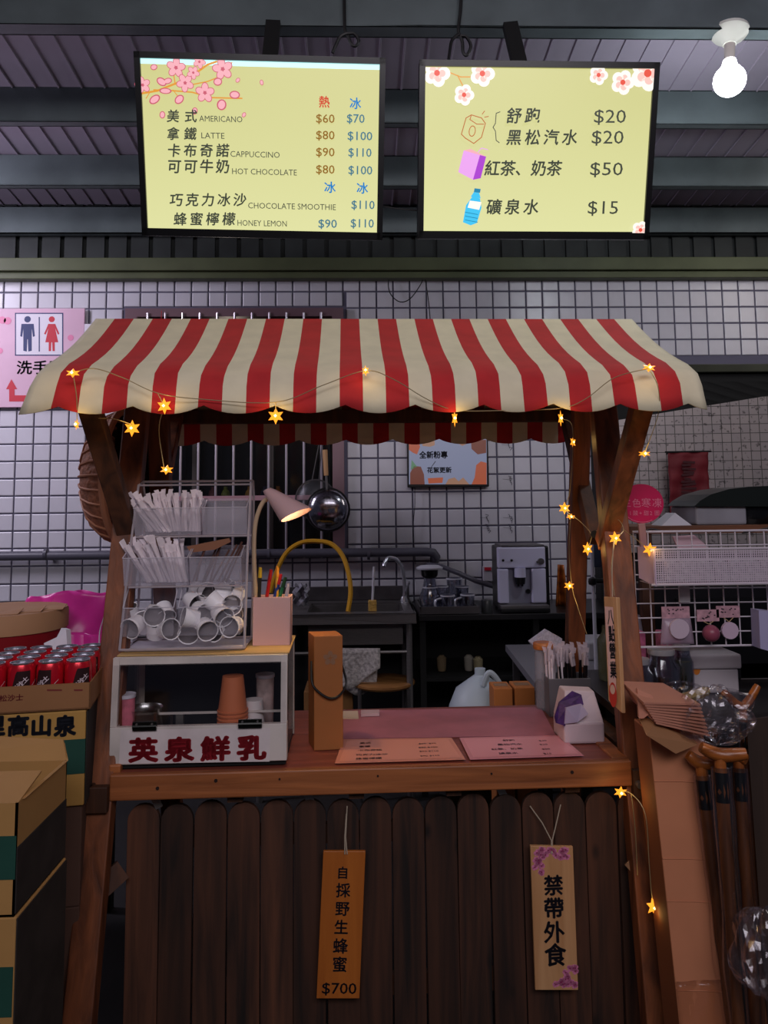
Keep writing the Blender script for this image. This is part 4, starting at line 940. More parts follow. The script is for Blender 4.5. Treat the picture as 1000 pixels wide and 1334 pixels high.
# small white cups tumbled in the bottom bins
cup_w = M('white_plastic_cup', (250, 246, 250), .35); cup_i = M('cup_inside_shade', (136, 128, 132), .5)  # grey inside: shade of the hollow painted into the white cups
proto = None
def minicup(px, py, y, R, label, group, sc=1.):
    global proto
    if proto is None:
        proto = thing('small_cup', label, 'cup', (0, 0, 0)); k = len(MW)
        MB().lathe([(0, -.018), (.019, -.018), (.0235, .015), (.0248, .016), (.0248, .018), (.0225, .017)], (0, 0, 0), 16).build('cup', cup_w, proto)
        MB().lathe([(.0225, .017), (.0195, -.004), (0, -.004)], (0, 0, 0), 16).build('cup_inner', cup_i, proto); o = proto
        minicup.ch = [(c.data, c.name.split('.')[0]) for c in proto.children]
    else:
        o = copy_tree(proto); tag(o, label, 'cup', group)
    o['group'] = group; o.location = C(px, py, y); o.rotation_euler = R; o.scale = (sc,)*3
minicups = [(175, 815, 2.225, (1.9, .2, -.3)), (200, 800, 2.235, (1.7, .3, .4)), (218, 820, 2.22, (1.4, -.4, .8)), (188, 812, 2.27, (.6, .2, 0)), (214, 797, 2.28, (2.4, .5, 1)), (203, 821, 2.25, (.3, .2, 0)), (168, 800, 2.28, (.4, -.2, 0))]
for a_ in minicups: minicup(*a_, 'small white plastic cup tumbled in the bottom left bin', 'white cups in the bottom left bin', 1.22)
rn = random.Random(9)
for i, (px, py, y) in enumerate([(248, 805, 2.22), (268, 818, 2.215), (288, 800, 2.22), (303, 815, 2.22), (262, 796, 2.25), (280, 785, 2.25), (300, 788, 2.25), (252, 783, 2.27), (270, 775, 2.28), (290, 772, 2.28), (306, 773, 2.28), (258, 770, 2.30), (246, 822, 2.24), (284, 822, 2.24), (300, 800, 2.27), (296, 768, 2.3)]):
    minicup(px, py, y, (rn.uniform(.4, 2.4), rn.uniform(-1, 1), rn.uniform(-1.5, 1.5)), 'small white plastic cup piled in the bottom right bin', 'white cups in the bottom right bin', 1.22)
# ------------------------------------------------------------------ desk lamp with pen holder
yL = 2.26; P0 = L3(329, 829, yL); P1 = L3(378, 829, yL); zc1 = L3(350, 778, yL).z
lampt = thing('desk_lamp', 'small pinkish desk lamp with pen holder base on the glass showcase', 'lamp', cw((P0.x+P1.x)/2, yL+.03, ZS), TH)
pkp = M('pinkish_plastic', (214, 172, 168), .4)
q = CM(); q.bx((P0.x, yL, ZS), (P1.x, yL+.004, zc1)).bx((P0.x, yL+.066, ZS), (P1.x, yL+.07, zc1)).bx((P0.x, yL, ZS), (P0.x+.004, yL+.07, zc1)).bx((P1.x-.004, yL, ZS), (P1.x, yL+.07, zc1)).bx((P0.x, yL, ZS), (P1.x, yL+.07, ZS+.004))
q.build('pen_holder', pkp, lampt, bevel=.0015)
arm = [L3(*p) for p in ((334, 822, yL+.05), (333, 775, yL+.05), (331, 735, yL+.05), (331, 700, yL+.05), (334, 675, yL+.05), (342, 655, yL+.05), (352, 648, yL+.045))]
CM().tube(smooth_pts(arm), .0065, 8).build('gooseneck', M('neck_plastic', (196, 170, 140), .4), lampt)
ap = C(348, 638, yL+.04); mo = C(386, 671, yL+.0); ax = (mo-ap); hL = ax.length; Rl = ax.normalized().to_track_quat('Z', 'Y').to_matrix()
e1 = Vector((.92, -.04, .39)).normalized(); e2 = Vector((.03, 1, -.16)).normalized(); nM = e1.cross(e2).normalized(); nM = nM if nM.z < 0 else -nM
mrad = 22*yL/1000; q = MB(); N_ = 32; rings = []
for cc, rr, s_ in ((ap, .013, .5), (ap.lerp(mo, .12), .019, .6), (mo, mrad, 1.), (mo-nM*.0005, mrad*.955, 1.), (ap.lerp(mo, .2), .018, .7)):
    for k in range(N_):
        t_ = 2*pi*k/N_; rings.append(cc+e1*cos(t_)*rr+e2*sin(t_)*rr)
q.add(rings, [(j*N_+k, j*N_+(k+1) % N_, (j+1)*N_+(k+1) % N_, (j+1)*N_+k) for j in range(4) for k in range(N_)]+[tuple(range(N_))], 0, True)
q.build('shade', M('lamp_shade', (206, 172, 176), .35), lampt)
MB().lathe([(0, -.02), (.014, -.016), (.019, 0), (.012, .016), (0, .02)], ap.lerp(mo, .72), 14).build('lamp_bulb', glow('lamp_glow', (255, 214, 150), 16), lampt)
l = bpy.data.lights.new('desk_lamp_light', 'SPOT'); l.energy = 2.6; l.color = (1, .68, .30); l.spot_size = 2.3; l.spot_blend = .6; l.shadow_soft_size = .02
o = bpy.data.objects.new('desk_lamp_light', l); COL.objects.link(o); o.location = mo+nM*.004; o.rotation_euler = nM.to_track_quat('-Z', 'Y').to_euler()
for i, (px, py, c_, lab) in enumerate(((339, 739, (40, 36, 30), 'black and yellow marker'), (353, 742, (190, 30, 30), 'red marker, tilted right'), (366, 748, (40, 60, 130), 'navy pen with red top'), (372, 752, (40, 110, 70), 'green pen'), (361, 738, (216, 160, 60), 'long yellow handled brush'), (376, 760, (190, 186, 196), 'pale grey scissors handle'))):
    b_ = L3(336+i*6, 812, yL+.035); a_ = L3(px, py, yL+.03); d = (a_-b_).normalized(); q = CM()
    q.cyl(b_, a_-d*.03, .0052, n=8).cyl(a_-d*.03, a_, .006, .0045, n=8, mi=1)
    tag(q.build('pen', [M('pen_%d' % i, c_, .4), M('pen_cap_%d' % i, ((196, 160, 40), (150, 20, 24), (170, 30, 40), (30, 60, 40), (200, 130, 40), (170, 160, 176))[i], .4)]), lab+' in the pen holder of the desk lamp', 'pen')
# ------------------------------------------------------------------ tall brown box with cord handle
A, B = H(396, 979, ZT), H(445, 976, ZT); A, B = cl(A), cl(B); hb = L3(420, 829, A.y).z-ZT
bb = thing('tall_gift_box', 'tall brown paper box with black cord handle beside the showcase', 'box', cw((A.x+B.x)/2, A.y+.05, ZT), TH+.12)
kraft = M('kraft_box', (164, 100, 50), .6, var=.05, scale=6)
xw = (B.x-A.x)*.80; q = MB(T=lambda p: cw(A.x+.028+p[0]*cos(.24)-p[1]*sin(.24), A.y+p[0]*sin(.24)*.3+p[1]*cos(.24), ZT+.001+p[2]))
q.bx((0, 0, 0), (xw, .085, hb)); q.build('carton', kraft, bb, bevel=.002)
Tq = q.T
q = MB(T=Tq); q.tube(smooth_pts([(-.001, .03, hb*.76), (-.006, .0, hb*.6), (.01, -.008, hb*.52), (xw*.5, -.012, hb*.46), (xw*.85, -.01, hb*.48), (xw+.008, -.006, hb*.58), (xw+.004, .03, hb*.72)]), .0034, 7).build('cord_handle', wire_m, bb)
cv = Canvas(Tq(Vector((0, 0, 0))), (Tq(Vector((1, 0, 0)))-Tq(Vector((0, 0, 0)))), (0, 0, 1))
emb = M('silver_emblem', (170, 128, 100), .35, .4); uc, vc = xw*.55, hb*.80
for i in range(5): a_ = 2*pi*i/5+.3; cv.disc(uc+cos(a_)*.012, vc+sin(a_)*.012, .009, emb, .007, 12, a_)
cv.up(); cv.line([(uc-.008, vc), (uc+.008, vc+.002)], .002, kraft); cv.line([(uc, vc-.008), (uc+.001, vc+.009)], .002, kraft)
cv.build('emblem', bb)
# ------------------------------------------------------------------ right end of the deck: straw holder, jar, tissue pack
Aj, Bj = cl(H(716, 934, ZT)), cl(H(772, 934, ZT)); yj = Aj.y; zj = L3(740, 884, yj).z
sh_ = thing('straw_holder', 'grey box holder packed with wrapped straws on the right of the deck', 'holder', cw((Aj.x+Bj.x)/2, yj+.04, ZT), TH)
gsm = M('smoky_grey', (104, 102, 108), .3)
q = CM(); t_ = .004; X0, X1 = Aj.x, Bj.x
q.bx((X0, yj, ZT), (X1, yj+t_, zj)).bx((X0, yj+.09, ZT), (X1, yj+.094, zj)).bx((X0, yj, ZT), (X0+t_, yj+.094, zj)).bx((X1-t_, yj, ZT), (X1, yj+.094, zj)).bx((X0, yj, ZT), (X1, yj+.094, ZT+.004))
q.build('holder', gsm, sh_, bevel=.0015)
def sstraw(px0, px1, n, mat, lab, grp, seed, film=True):
    rn = random.Random(seed)
    for i in range(n):
        s_ = (i+rn.random()*.7)/n; xb_ = px0+(px1-px0)*s_; yy = yj+.012+.07*rn.random()
        b_ = L3(xb_, 925, yj); b_.y = yy; b_.z = ZT+.006; b_.x = min(max(b_.x, X0+.008), X1-.008)
        top = b_+Vector((rn.uniform(-.012, .016), rn.uniform(-.008, .008), .185+rn.uniform(-.012, .012)))
        q = CM(); q.cyl(b_, top, .0036, n=7)
        if film:
            q.cyl(top-Vector((0, 0, .03)), top+Vector((rn.uniform(-.006, .006), 0, .012)), .0052, .0065, n=6, mi=1)
            e_ = top+Vector((rn.uniform(-.008, .008), -.002, .026)); q.add([top+Vector((-.006, 0, .008)), top+Vector((.006, 0, .01)), e_+Vector((.008, 0, 0)), e_+Vector((-.006, 0, .003)), e_+Vector((0, .006, -.006))], [(0, 1, 2, 3), (3, 2, 4), (0, 4, 1)], mi=1)
        tag(q.build('wrapped_straw', [mat, film_m]), lab, 'straw', grp)
film_m = M('clear_film', (226, 212, 222), .25, 0, alpha=.7)
sstraw(716, 740, 12, paper, 'white straw in film in the left half of the grey straw holder', 'white film straws on the deck', 21)
sstraw(736, 772, 20, M('black_straw', (20, 18, 22), .4), 'black straw in film in the right half of the grey straw holder', 'black film straws on the deck', 22)
# jar with wooden lid
pj = cl(H(712, 924, ZT)); rj = .031; X = L3(709, 900, pj.y).x; zt_j = L3(709, 845, pj.y).z-ZT
jar = thing('glass_jar', 'tall glass jar of dark beans with an orange wooden lid behind the straw holder', 'jar', cw(X, pj.y, ZT))
CM().lathe([(0, .002), (rj-.002, .002), (rj, .008), (rj, zt_j), (rj-.003, zt_j), (rj-.003, .01), (0, .008)], (X, pj.y, ZT), 20).build('glass', M('jar_glass', (190, 190, 200), .08, alpha=.28), jar)
CM().lathe([(0, .009), (rj-.004, .009), (rj-.004, zt_j*.48), (0, zt_j*.5)], (X, pj.y, ZT), 18).build('beans', M('dark_beans', (44, 28, 28), .5, var=.5, scale=90, bump=.8), jar)
CM().lathe([(0, zt_j), (rj+.002, zt_j), (rj+.003, zt_j+.006), (rj+.003, zt_j+.018), (rj, zt_j+.022), (0, zt_j+.022)], (X, pj.y, ZT), 20).build('lid', wood('lid_wood', (170, 96, 44), (200, 122, 60), 'X', .4, 0), jar)
# white lattice mesh cover peeping over the jar
q = CM(); yy = pj.y+.06; q.add([L3(692, 838, yy), L3(714, 822, yy), L3(732, 832, yy), L3(730, 850, yy), L3(700, 850, yy)]+[v+Vector((0, .05, 0)) for v in (L3(692, 838, yy), L3(714, 822, yy), L3(732, 832, yy), L3(730, 850, yy), L3(700, 850, yy))], [(0, 1, 2, 3, 4), (9, 8, 7, 6, 5)]+[(i, 5+i, 5+(i+1) % 5, (i+1) % 5) for i in range(5)])
z_b = min(v.z for v in q.v)
q.bx((L3(712, 860, yy).x-.012, yy+.01, ZT), (L3(712, 860, yy).x+.03, yy+.04, z_b+.01), 0)
tag(q.build('lattice_packet', M('lattice_white', (190, 186, 204), .5, var=.2, scale=120)), 'white speckled paper packet standing behind the wooden lidded jar', 'packet')
# tissue pack
pt = cl(H(757, 970, ZT)); wz = L3(757, 941, pt.y).z-ZT
tis = thing('tissue_pack', 'white and purple tissue pack torn open on the right of the deck', 'tissues', cw(pt.x, pt.y+.05, ZT), TH)
k_ = .065; xL, xR = L3(735, 965, pt.y).x, L3(788, 965, pt.y).x; zH = L3(757, 899, pt.y+.05).z-ZT
wp_ = M('tissue_pack_white', (222, 200, 206), .45); pp_ = M('tissue_pack_purple', (74, 40, 100), .45, var=.35, scale=60); tp_ = M('tissue_lilac', (196, 180, 208), .6, alpha=.9)
q = CM(); q.bx((xL, pt.y, ZT+.001), (xR, pt.y+.12, ZT+wz)); q.build('pack', wp_, tis, bevel=.007)
q = CM()   # upper body: sloped shoulder block with open mouth
a0, a1 = xL-.012, xR-.012
q.add([(xL, pt.y+.004, ZT+wz-.004), (xR, pt.y+.004, ZT+wz-.004), (xR, pt.y+.118, ZT+wz-.004), (xL, pt.y+.118, ZT+wz-.004), (xL+.02, pt.y+.05, ZT+zH), (xR-.008, pt.y+.06, ZT+zH-.006), (xR-.006, pt.y+.115, ZT+zH-.006), (xL+.02, pt.y+.115, ZT+zH)], [(0, 1, 5, 4), (1, 2, 6, 5), (2, 3, 7, 6), (3, 0, 4, 7), (4, 5, 6, 7), (3, 2, 1, 0)])
q.build('pack_shoulder', wp_, tis, bevel=.004)
q = CM(); V = [L3(722, 934, pt.y+.0), L3(728, 915, pt.y+.02), L3(745, 900, pt.y+.045), L3(757, 905, pt.y+.045), L3(760, 918, pt.y+.02), L3(738, 922, pt.y-.003), L3(736, 946, pt.y-.004), L3(724, 942, pt.y)]
q.add(V+[v+Vector((.004, .02, -.004)) for v in V], [tuple(range(8)), tuple(range(15, 7, -1))]+[(i, 8+i, 8+(i+1) % 8, (i+1) % 8) for i in range(8)])
q.build('purple_flap', pp_, tis)
q = CM(); V = [L3(735, 943, pt.y-.006), L3(737, 922, pt.y-.01), L3(757, 917, pt.y-.0), L3(766, 930, pt.y-.012), L3(752, 941, pt.y-.012)]
q.add(V+[v+Vector((0, .012, -.002)) for v in V], [tuple(range(5)), tuple(range(9, 4, -1))]+[(i, 5+i, 5+(i+1) % 5, (i+1) % 5) for i in range(5)])
q.build('tissue', tp_, tis)
# ================================================================== KITCHEN BEHIND
ss = M('brushed_steel', (116, 112, 112), .32, .5, var=.08, scale=30, stretch=(1, 1, 8)); ssd = M('dull_steel', (84, 80, 82), .4, .4, var=.15, scale=10)
chrome = M('chrome', (210, 210, 218), .18, .7)
glass = film('clear_glass', .12, .08, (222, 224, 230), (250, 250, 255)); rimg = M('glass_rim', (236, 236, 246), .12, .3, alpha=.9)
ZK = .90
SX0, SX1 = W(330, 800, 3.9).x, W(542, 800, 3.9).x
sink = thing('steel_sink', 'stainless steel sink unit with splashback against the tiled wall', 'sink', ((SX0+SX1)/2, 4.2, 0))
bx0, bx1, by0, by1 = W(402, 790, 4.1).x, W(524, 790, 4.1).x, 3.99, 4.34
m = MB(); m.bx((SX0, 3.9, ZK-.05), (SX1, 3.915, ZK)).bx((SX0, 3.9, ZK-.012), (SX1, by0, ZK)).bx((SX0, by1, ZK-.012), (SX1, 4.47, ZK)).bx((SX0, by0, ZK-.012), (bx0, by1, ZK)).bx((bx1, by0, ZK-.012), (SX1, by1, ZK)).bx((SX1-.012, 3.9, ZK-.05), (SX1, 4.47, ZK))
m.build('top', ss, sink, bevel=.002)
MB().bx((SX0, 4.45, ZK), (SX1, 4.47, W(460, 764, 4.45).z)).build('splashback', ssd, sink, bevel=.003)
m = MB(); bz = ZK-.17; m.bx((bx0, by0, bz), (bx1, by1, bz+.004)).bx((bx0, by0, bz), (bx0+.004, by1, ZK-.01)).bx((bx1-.004, by0, bz), (bx1, by1, ZK-.01)).bx((bx0, by0, bz), (bx1, by0+.004, ZK-.01)).bx((bx0, by1-.004, bz), (bx1, by1, ZK-.01))
m.build('basin', ss, sink)
for x in (SX0+.03, SX1-.035):
    for y in (3.93, 4.42): MB().cyl((x, y, 0), (x, y, ZK-.01), .016, n=10).build('leg', ss, sink)
zr = W(470, 850, 3.93).z; MB().cyl((SX0+.03, 3.93, zr), (SX1-.035, 3.93, zr), .008, n=8).cyl((SX1-.035, 3.93, zr), (SX1-.035, 4.42, zr), .008, n=8).build('rail', ss, sink)
fb = W(526, 783, 4.36); fp = [Vector((fb.x, 4.36, ZK)), W(527, 765, 4.36), W(524, 742, 4.35), W(516, 729, 4.33), W(506, 727, 4.3), W(501, 733, 4.28), W(500, 738, 4.27)]
t = thing('faucet', 'chrome gooseneck tap at the right end of the steel sink', 'tap', (fb.x, 4.36, ZK))
MB().tube(smooth_pts(fp), .011, 8).build('spout', chrome, t); MB().lathe([(0, 0), (.022, 0), (.02, .012), (.014, .03), (0, .03)], (fb.x, 4.36, ZK), 14).build('base', chrome, t)
MB().cyl(W(529, 770, 4.35), W(533, 758, 4.3), .006, n=8).build('handle', chrome, t)
t = thing('bottle_brush', 'white handled yellow sponge brush standing at the sink edge', 'brush', W(485, 797, 4.0))
a = W(485, 784, 4.0); MB().cyl(a, W(487, 738, 4.02), .006, n=8).build('handle', M('white_handle', (214, 212, 220), .4), t)
b = W(485, 789, 4.0); MB().box((b.x, 4.0, b.z), (.042, .03, .056)).build('sponge', M('yellow_sponge', (206, 164, 84), .9, bump=.6, scale=80, var=.1), t, bevel=.004)
cable('yellow_hose', 'yellow rubber hose arching from the window down into the sink', [W(*p) for p in ((352, 772, 4.2), (360, 745, 4.2), (373, 720, 4.2), (392, 707, 4.2), (413, 705, 4.19), (432, 709, 4.17), (446, 724, 4.14), (454, 748, 4.1), (456.5, 772, 4.07), (453, 797, 4.04))], .0125, 'hose', M('yellow_rubber', (220, 160, 30), .4))
q = MB(); q.grid(lambda u, v: W(383+18*u, 762+26*v, 4.1+.03*sin(9*u+7*v))+Vector((.01*sin(13*v), 0, .012*sin(17*u))), 8, 8)
tag(q.build('plastic_bag', M('grey_white_plastic', (176, 174, 186), .35, alpha=.85), solid=.004), 'crumpled white plastic bag at the left end of the sink', 'bag')
# towel over the sink rail, folded
tw = M('speckled_towel', (168, 160, 158), .95, var=.35, scale=70, bump=.5)
q = MB(); q.grid(lambda u, v: W(438+57*u, 847+.1*u, 3.912).lerp(W(440+55*u, 892-16*u*u+6*sin(u*5), 3.90), v)+Vector((0, -.008*sin(u*9)*v, 0)), 18, 12)
q.grid(lambda u, v: W(438+57*u, 847, 3.912).lerp(W(438+57*u, 847, 3.95), v)+Vector((0, 0, .008*sin(pi*v))), 18, 4)
q.grid(lambda u, v: W(436+57*u, 847, 3.95).lerp(W(440+50*u, 900-6*cos(u*6), 3.955), v), 18, 10)
tag(q.build('towel', tw, solid=.005), 'speckled grey towel hanging over the sink rail', 'towel')
t = thing('round_stool', 'round brown wooden stool under the steel sink', 'stool', (W(503, 893, 3.9).x, 3.98, 0))
c = W(500, 893, 3.9); wst = wood('stool_wood', (122, 80, 44), (160, 112, 66), 'X', .35, .2)
MB().lathe([(0, -.02), (.15, -.02), (.16, -.01), (.16, 0), (.15, .006), (0, .006)], (c.x, 4.0, c.z), 28).build('seat', wst, t)
for sx, sy in ((-1, -1), (1, -1), (-1, 1), (1, 1)): MB().cyl((c.x+sx*.12, 4.0+sy*.1, 0), (c.x+sx*.12, 4.0+sy*.1, c.z-.02), .01, n=8).build('leg', ssd, t)
# cartons at floor below sink (brown, seen behind the towel)
def carton(label, x0, x1, y0, y1, z0, z1, col, name='carton', cat='box', mat=None, open_=False, group=None):
    t = thing(name, label, cat, ((x0+x1)/2, (y0+y1)/2, z0), 0, group)
    mt = mat or M('card_%d_%d_%d' % col, col, .75, var=.07, scale=5)
    MB().bx((x0, y0, z0), (x1, y1, z1)).build('body', mt, t, bevel=.003)
    MB().bx((x0+.01, (y0+y1)/2-.022, z1), (x1-.01, (y0+y1)/2+.022, z1+.0008)).build('tape', M('parcel_tape', (150, 112, 70), .25), t)
    return t
a = W(447, 905, 4.1); carton('brown cardboard box on the floor behind the speckled towel', a.x-.2, a.x+.05, 4.05, 4.3, 0, a.z+.03, (140, 96, 52))
# black worktop with the coffee machine
KX0, KX1 = W(545, 800, 3.95).x, W(760, 800, 3.95).x+.35
wk = thing('black_worktop', 'black steel worktop and shelves under the coffee machine', 'counter', ((KX0+KX1)/2, 4.2, 0))
ZW = .885
MB().bx((KX0, 3.93, ZW-.03), (KX1, 4.49, ZW)).build('top', M('black_worktop_mat', (26, 25, 27), .35), wk, bevel=.003)
for z in (.22, .55): MB().bx((KX0+.02, 3.97, z), (KX1-.02, 4.46, z+.02)).build('shelf', blackm, wk)
for x in (KX0+.02, (KX0+KX1)/2, KX1-.02):
    for y in (3.96, 4.45): MB().bx((x-.015, y-.015, 0), (x+.015, y+.015, ZW-.03)).build('leg', blackm, wk)
MB().bx((KX0+.02, 4.46, .2), (KX1-.02, 4.475, ZW-.03)).build('back_panel', blackm, wk)
for i, (px, py, y) in enumerate(((575, 857, 4.1), (610, 846, 4.1), (622, 846, 4.05))):
    p = W(px, py, y); q = MB(); q.lathe([(0, -.035), (.02, -.035), (.024, -.02), (.026, .03), (.012, .045), (.0, .045)], (p.x, y, .575+.035), 12)
    tag(q.build('shelf_jar', M('shelf_jar_%d' % i, ((120, 104, 80), (150, 146, 136), (150, 140, 110))[i], .3)), ('brown jar at the left', 'pale jar in the middle', 'cream jar at the right')[i]+' of the dark shelf under the worktop', 'jar')
# espresso machine
eX0, eX1 = W(650, 780, 4.0).x, W(712, 780, 4.0).x; yE = 4.0
eT = W(680, 713, yE).z; t = thing('coffee_machine', 'silver espresso machine with black sides on the black worktop', 'coffee machine', ((eX0+eX1)/2, yE+.18, ZW))
slv = M('machine_silver', (206, 204, 230), .3, .05)
def ez(py): return W(680, py, yE).z
m = MB(); m.bx((eX0, yE, ez(740)), (eX1, yE+.05, eT)).bx((eX0, yE, ez(786)), (eX0+.052, yE+.05, ez(741))).bx((eX1-.075, yE, ez(786)), (eX1, yE+.05, ez(741)))
m.build('front_panel', slv, t, bevel=.006)
MB().bx((eX0+.05, yE+.035, ez(787)), (eX1-.07, yE+.05, ez(741))).build('recess', M('recess_silver', (150, 150, 168), .3, .1), t)
MB().bx((eX0+.006, yE+.05, ZW+.004), (eX1+.03, yE+.24, eT+.004)).build('body', black, t, bevel=.01)
MB().bx((eX0+.02, yE+.01, eT), (eX1, yE+.22, eT+.012)).build('top_lid', ssd, t, bevel=.005)
cxm = (eX0+eX1)/2-.01
MB().cyl((cxm, yE+.01, ez(752)), (cxm, yE+.01, ez(740)), .03, n=16).build('brew_head', slv, t)
MB().cyl((cxm, yE+.01, ez(761)), (cxm, yE+.01, ez(752)), .024, .028, n=14).cyl((cxm-.01, yE+.01, ez(764)), (cxm-.01, yE+.01, ez(760)), .006, n=8).cyl((cxm+.01, yE+.01, ez(764)), (cxm+.01, yE+.01, ez(760)), .006, n=8).build('spout', black, t)
MB().bx((eX0-.002, yE-.06, ZW+.004), (eX1+.003, yE+.04, ez(791))).build('drip_base', black, t, bevel=.004)
MB().bx((eX0, yE-.055, ez(791)), (eX1, yE+.04, ez(787))).build('drip_tray', ss, t, bevel=.002)
for px in (655, 666): p = W(px, 730, yE); MB().cyl((p.x, yE-.006, p.z), (p.x, yE+.004, p.z), .0065, n=10).build('button', black, t)
p = W(705, 731, yE); MB().cyl((p.x-.005, yE-.02, p.z), (p.x-.005, yE+.004, p.z), .016, n=14).bar((p.x-.03, yE-.018, p.z-.004), (p.x+.006, yE-.02, p.z+.002), .012, .01).build('steam_knob', ssd, t)
p = W(689, 771, yE); MB().cyl((p.x, yE+.02, p.z), (p.x, yE+.04, p.z), .012, n=12).build('round_badge', black, t)
# tray with glassware
tX0, tX1 = W(546, 792, 3.95).x, W(624, 792, 3.95).x
t = thing('steel_tray', 'dark steel tray of glassware between the sink and coffee machine', 'tray', ((tX0+tX1)/2, 4.05, ZW))
m = MB(); m.bx((tX0+.01, 3.95, ZW+.002), (tX1-.01, 4.25, ZW+.006))
for a_, b_ in (((tX0, 3.94), (tX1, 3.95)), ((tX0, 4.25), (tX1, 4.26)), ((tX0, 3.94), (tX0+.01, 4.26)), ((tX1-.01, 3.94), (tX1, 4.26))): m.bx((*a_, ZW+.002), (*b_, ZW+.04))
m.build('pan', ssd, t, bevel=.002); ZG = ZW+.0065
def mug(px, y, h, r, label, handle=-1, z=None):
    z = ZG if z is None else z; x = W(px, 785, y).x; t = thing('glass_mug', label, 'mug', (x, y, z))
    MB().lathe([(0, .004), (r*.86, .004), (r*.9, .01), (r, h), (r-.004, h), (r*.82, .014), (0, .012)], (x, y, z), 20).build('body', glass, t)
    MB().lathe([(r-.004, h-.006), (r+.002, h-.006), (r+.002, h+.001), (r-.004, h+.001)], (x, y, z), 20).build('rim', rimg, t)
    MB().lathe([(0, .002), (r*.88, .002), (r*.88, .009), (0, .009)], (x, y, z), 16).build('base', rimg, t)
    if handle: MB().tube(smooth_pts([(x+handle*r*.95, y-.01, z+h*.82), (x+handle*(r+.028), y-.012, z+h*.7), (x+handle*(r+.026), y-.012, z+h*.3), (x+handle*r*.88, y-.01, z+h*.18)], 4), .005, 6).build('handle', rimg, t)
mug(583, 3.99, .085, .036, 'short glass mug at the front middle of the steel tray', -1)
mug(609, 3.99, .088, .036, 'short glass mug at the front right of the steel tray', -1)
mug(575, 4.10, .12, .036, 'taller glass tumbler behind the front middle mug on the tray', 0)
mug(602, 4.12, .115, .036, 'glass tumbler behind the front right mug on the tray', 0)
mug(592, 4.20, .15, .042, 'tall metal lidded glass at the back of the steel tray', 0)
x = W(560, 785, 4.04).x
t = thing('glass_carafe', 'narrow necked glass carafe carrying a black coffee dripper on the tray', 'carafe', (x, 4.04, ZG))
MB().lathe([(0, .004), (.05, .004), (.058, .03), (.056, .07), (.036, .13), (.03, .16), (.034, .19), (.030, .19), (.027, .16), (.033, .13), (.052, .07), (.054, .03), (0, .012)], (x, 4.04, ZG), 22).build('body', glass, t)
MB().lathe([(.032, .115), (.04, .118), (.04, .124), (.032, .124)], (x, 4.04, ZG), 22).build('collar', rimg, t); MB().lathe([(0, .003), (.052, .003), (.055, .012), (0, .012)], (x, 4.04, ZG), 20).build('base', rimg, t)
MB().lathe([(0, .165), (.03, .168), (.042, .18), (.046, .214), (.0, .214)], (x, 4.04, ZG), 22).build('dripper', black, t)
MB().lathe([(0, .214), (.068, .214), (.07, .222), (.05, .232), (0, .236)], (x, 4.04, ZG), 22).build('lid', M('pale_lid', (196, 196, 206), .35), t)
x = W(634, 793, 4.0).x; q = MB(); q.lathe([(0, 0), (.028, 0), (.03, .06), (.026, .066), (0, .066)], (x, 4.0, ZW), 14); tag(q.build('small_canister', M('canister_dark', (60, 62, 64), .3)), 'small dark canister between the glassware tray and coffee machine', 'canister')
a, b = W(629, 739, 4.47), W(652, 748, 4.47); t = thing('plug_adapter', 'white socket block with red switches on the tiles beside the coffee machine', 'socket', ((a.x+b.x)/2, 4.48, b.z-.03))
MB().bx((a.x, 4.47, b.z-.04), (b.x, 4.498, a.z+.005)).build('block', M('socket_white', (186, 180, 190), .4), t, bevel=.004)
for px in (635, 646): p = W(px, 741, 4.47); MB().box((p.x, 4.468, p.z), (.036, .01, .018)).build('switch', M('switch_red', (196, 40, 60), .4), t)
x = W(731, 770, 4.2).x; q = MB(); q.grid(lambda u, v: Vector((x-.03+.06*u*(1-v*.7)+.02*v, 4.2+.03*sin(4*u), ZW+.22*v)), 6, 8)
t = tag(q.build('fan_bag', M('amber_packet', (170, 92, 36), .3, var=.6, scale=22), solid=.01), 'amber and brown pointed packet right of the coffee machine', 'packet')
# strainers hanging on the bars
def strainer(label, px, py, rpx, y, htop, wireonly=False, mt=None):
    c = W(px, py, y); r = rpx*y/1000*1.0; t = thing('strainer', label, 'strainer', (c.x, y, c.z-r))
    R = Matrix.Rotation(radians(90), 3, 'X')
    MB().lathe([(r*sin(a_), r*.55*cos(a_)) for a_ in [pi/2*k/8 for k in range(9)]], c, 28, R).build('bowl', mt, t, solid=.002) if False else MB().lathe([(max(.0005, r*sin(a_)), r*.5*cos(a_)) for a_ in [pi/2*k/8 for k in range(9)]], c, 28, R).build('bowl', mt, t)
    MB().tube([c+Vector((r*1.03*cos(2*pi*k/28), .0, r*1.03*sin(2*pi*k/28))) for k in range(28)], .005, 6, closed=True).build('rim', ssd if wireonly else wire_m, t)
    tp_ = W(*htop, y)
    if wireonly: MB().tube([c+Vector((-.02, 0, r)), tp_+Vector((-.005, 0, 0)), tp_+Vector((.005, 0, 0)), c+Vector((.02, 0, r))], .003, 6).build('wire_handle', ss, t)
    else:
        d = (tp_-c).normalized(); MB().cyl(c+d*r*.95, c+d*(r+.09), .007, n=8).build('tang', ss, t)
        MB().cyl(c+d*(r+.075), tp_, .013, .015, n=10).build('handle', wood('handle_wood', (170, 126, 84), (198, 152, 106), 'Z', .5, 0), t)
mesh_m = M('wire_mesh', (120, 120, 124), .4, .6, alpha=.35)
strainer('wire mesh strainer hanging behind the metal bowl ladle at the window bars', 411, 651, 25, 4.41, (419, 565), True, mesh_m)
strainer('polished metal bowl ladle with wooden handle hanging at the window bars', 427, 664, 27, 4.36, (423, 586), False, M('polished_bowl', (170, 168, 176), .16, 1., var=.3, scale=120))
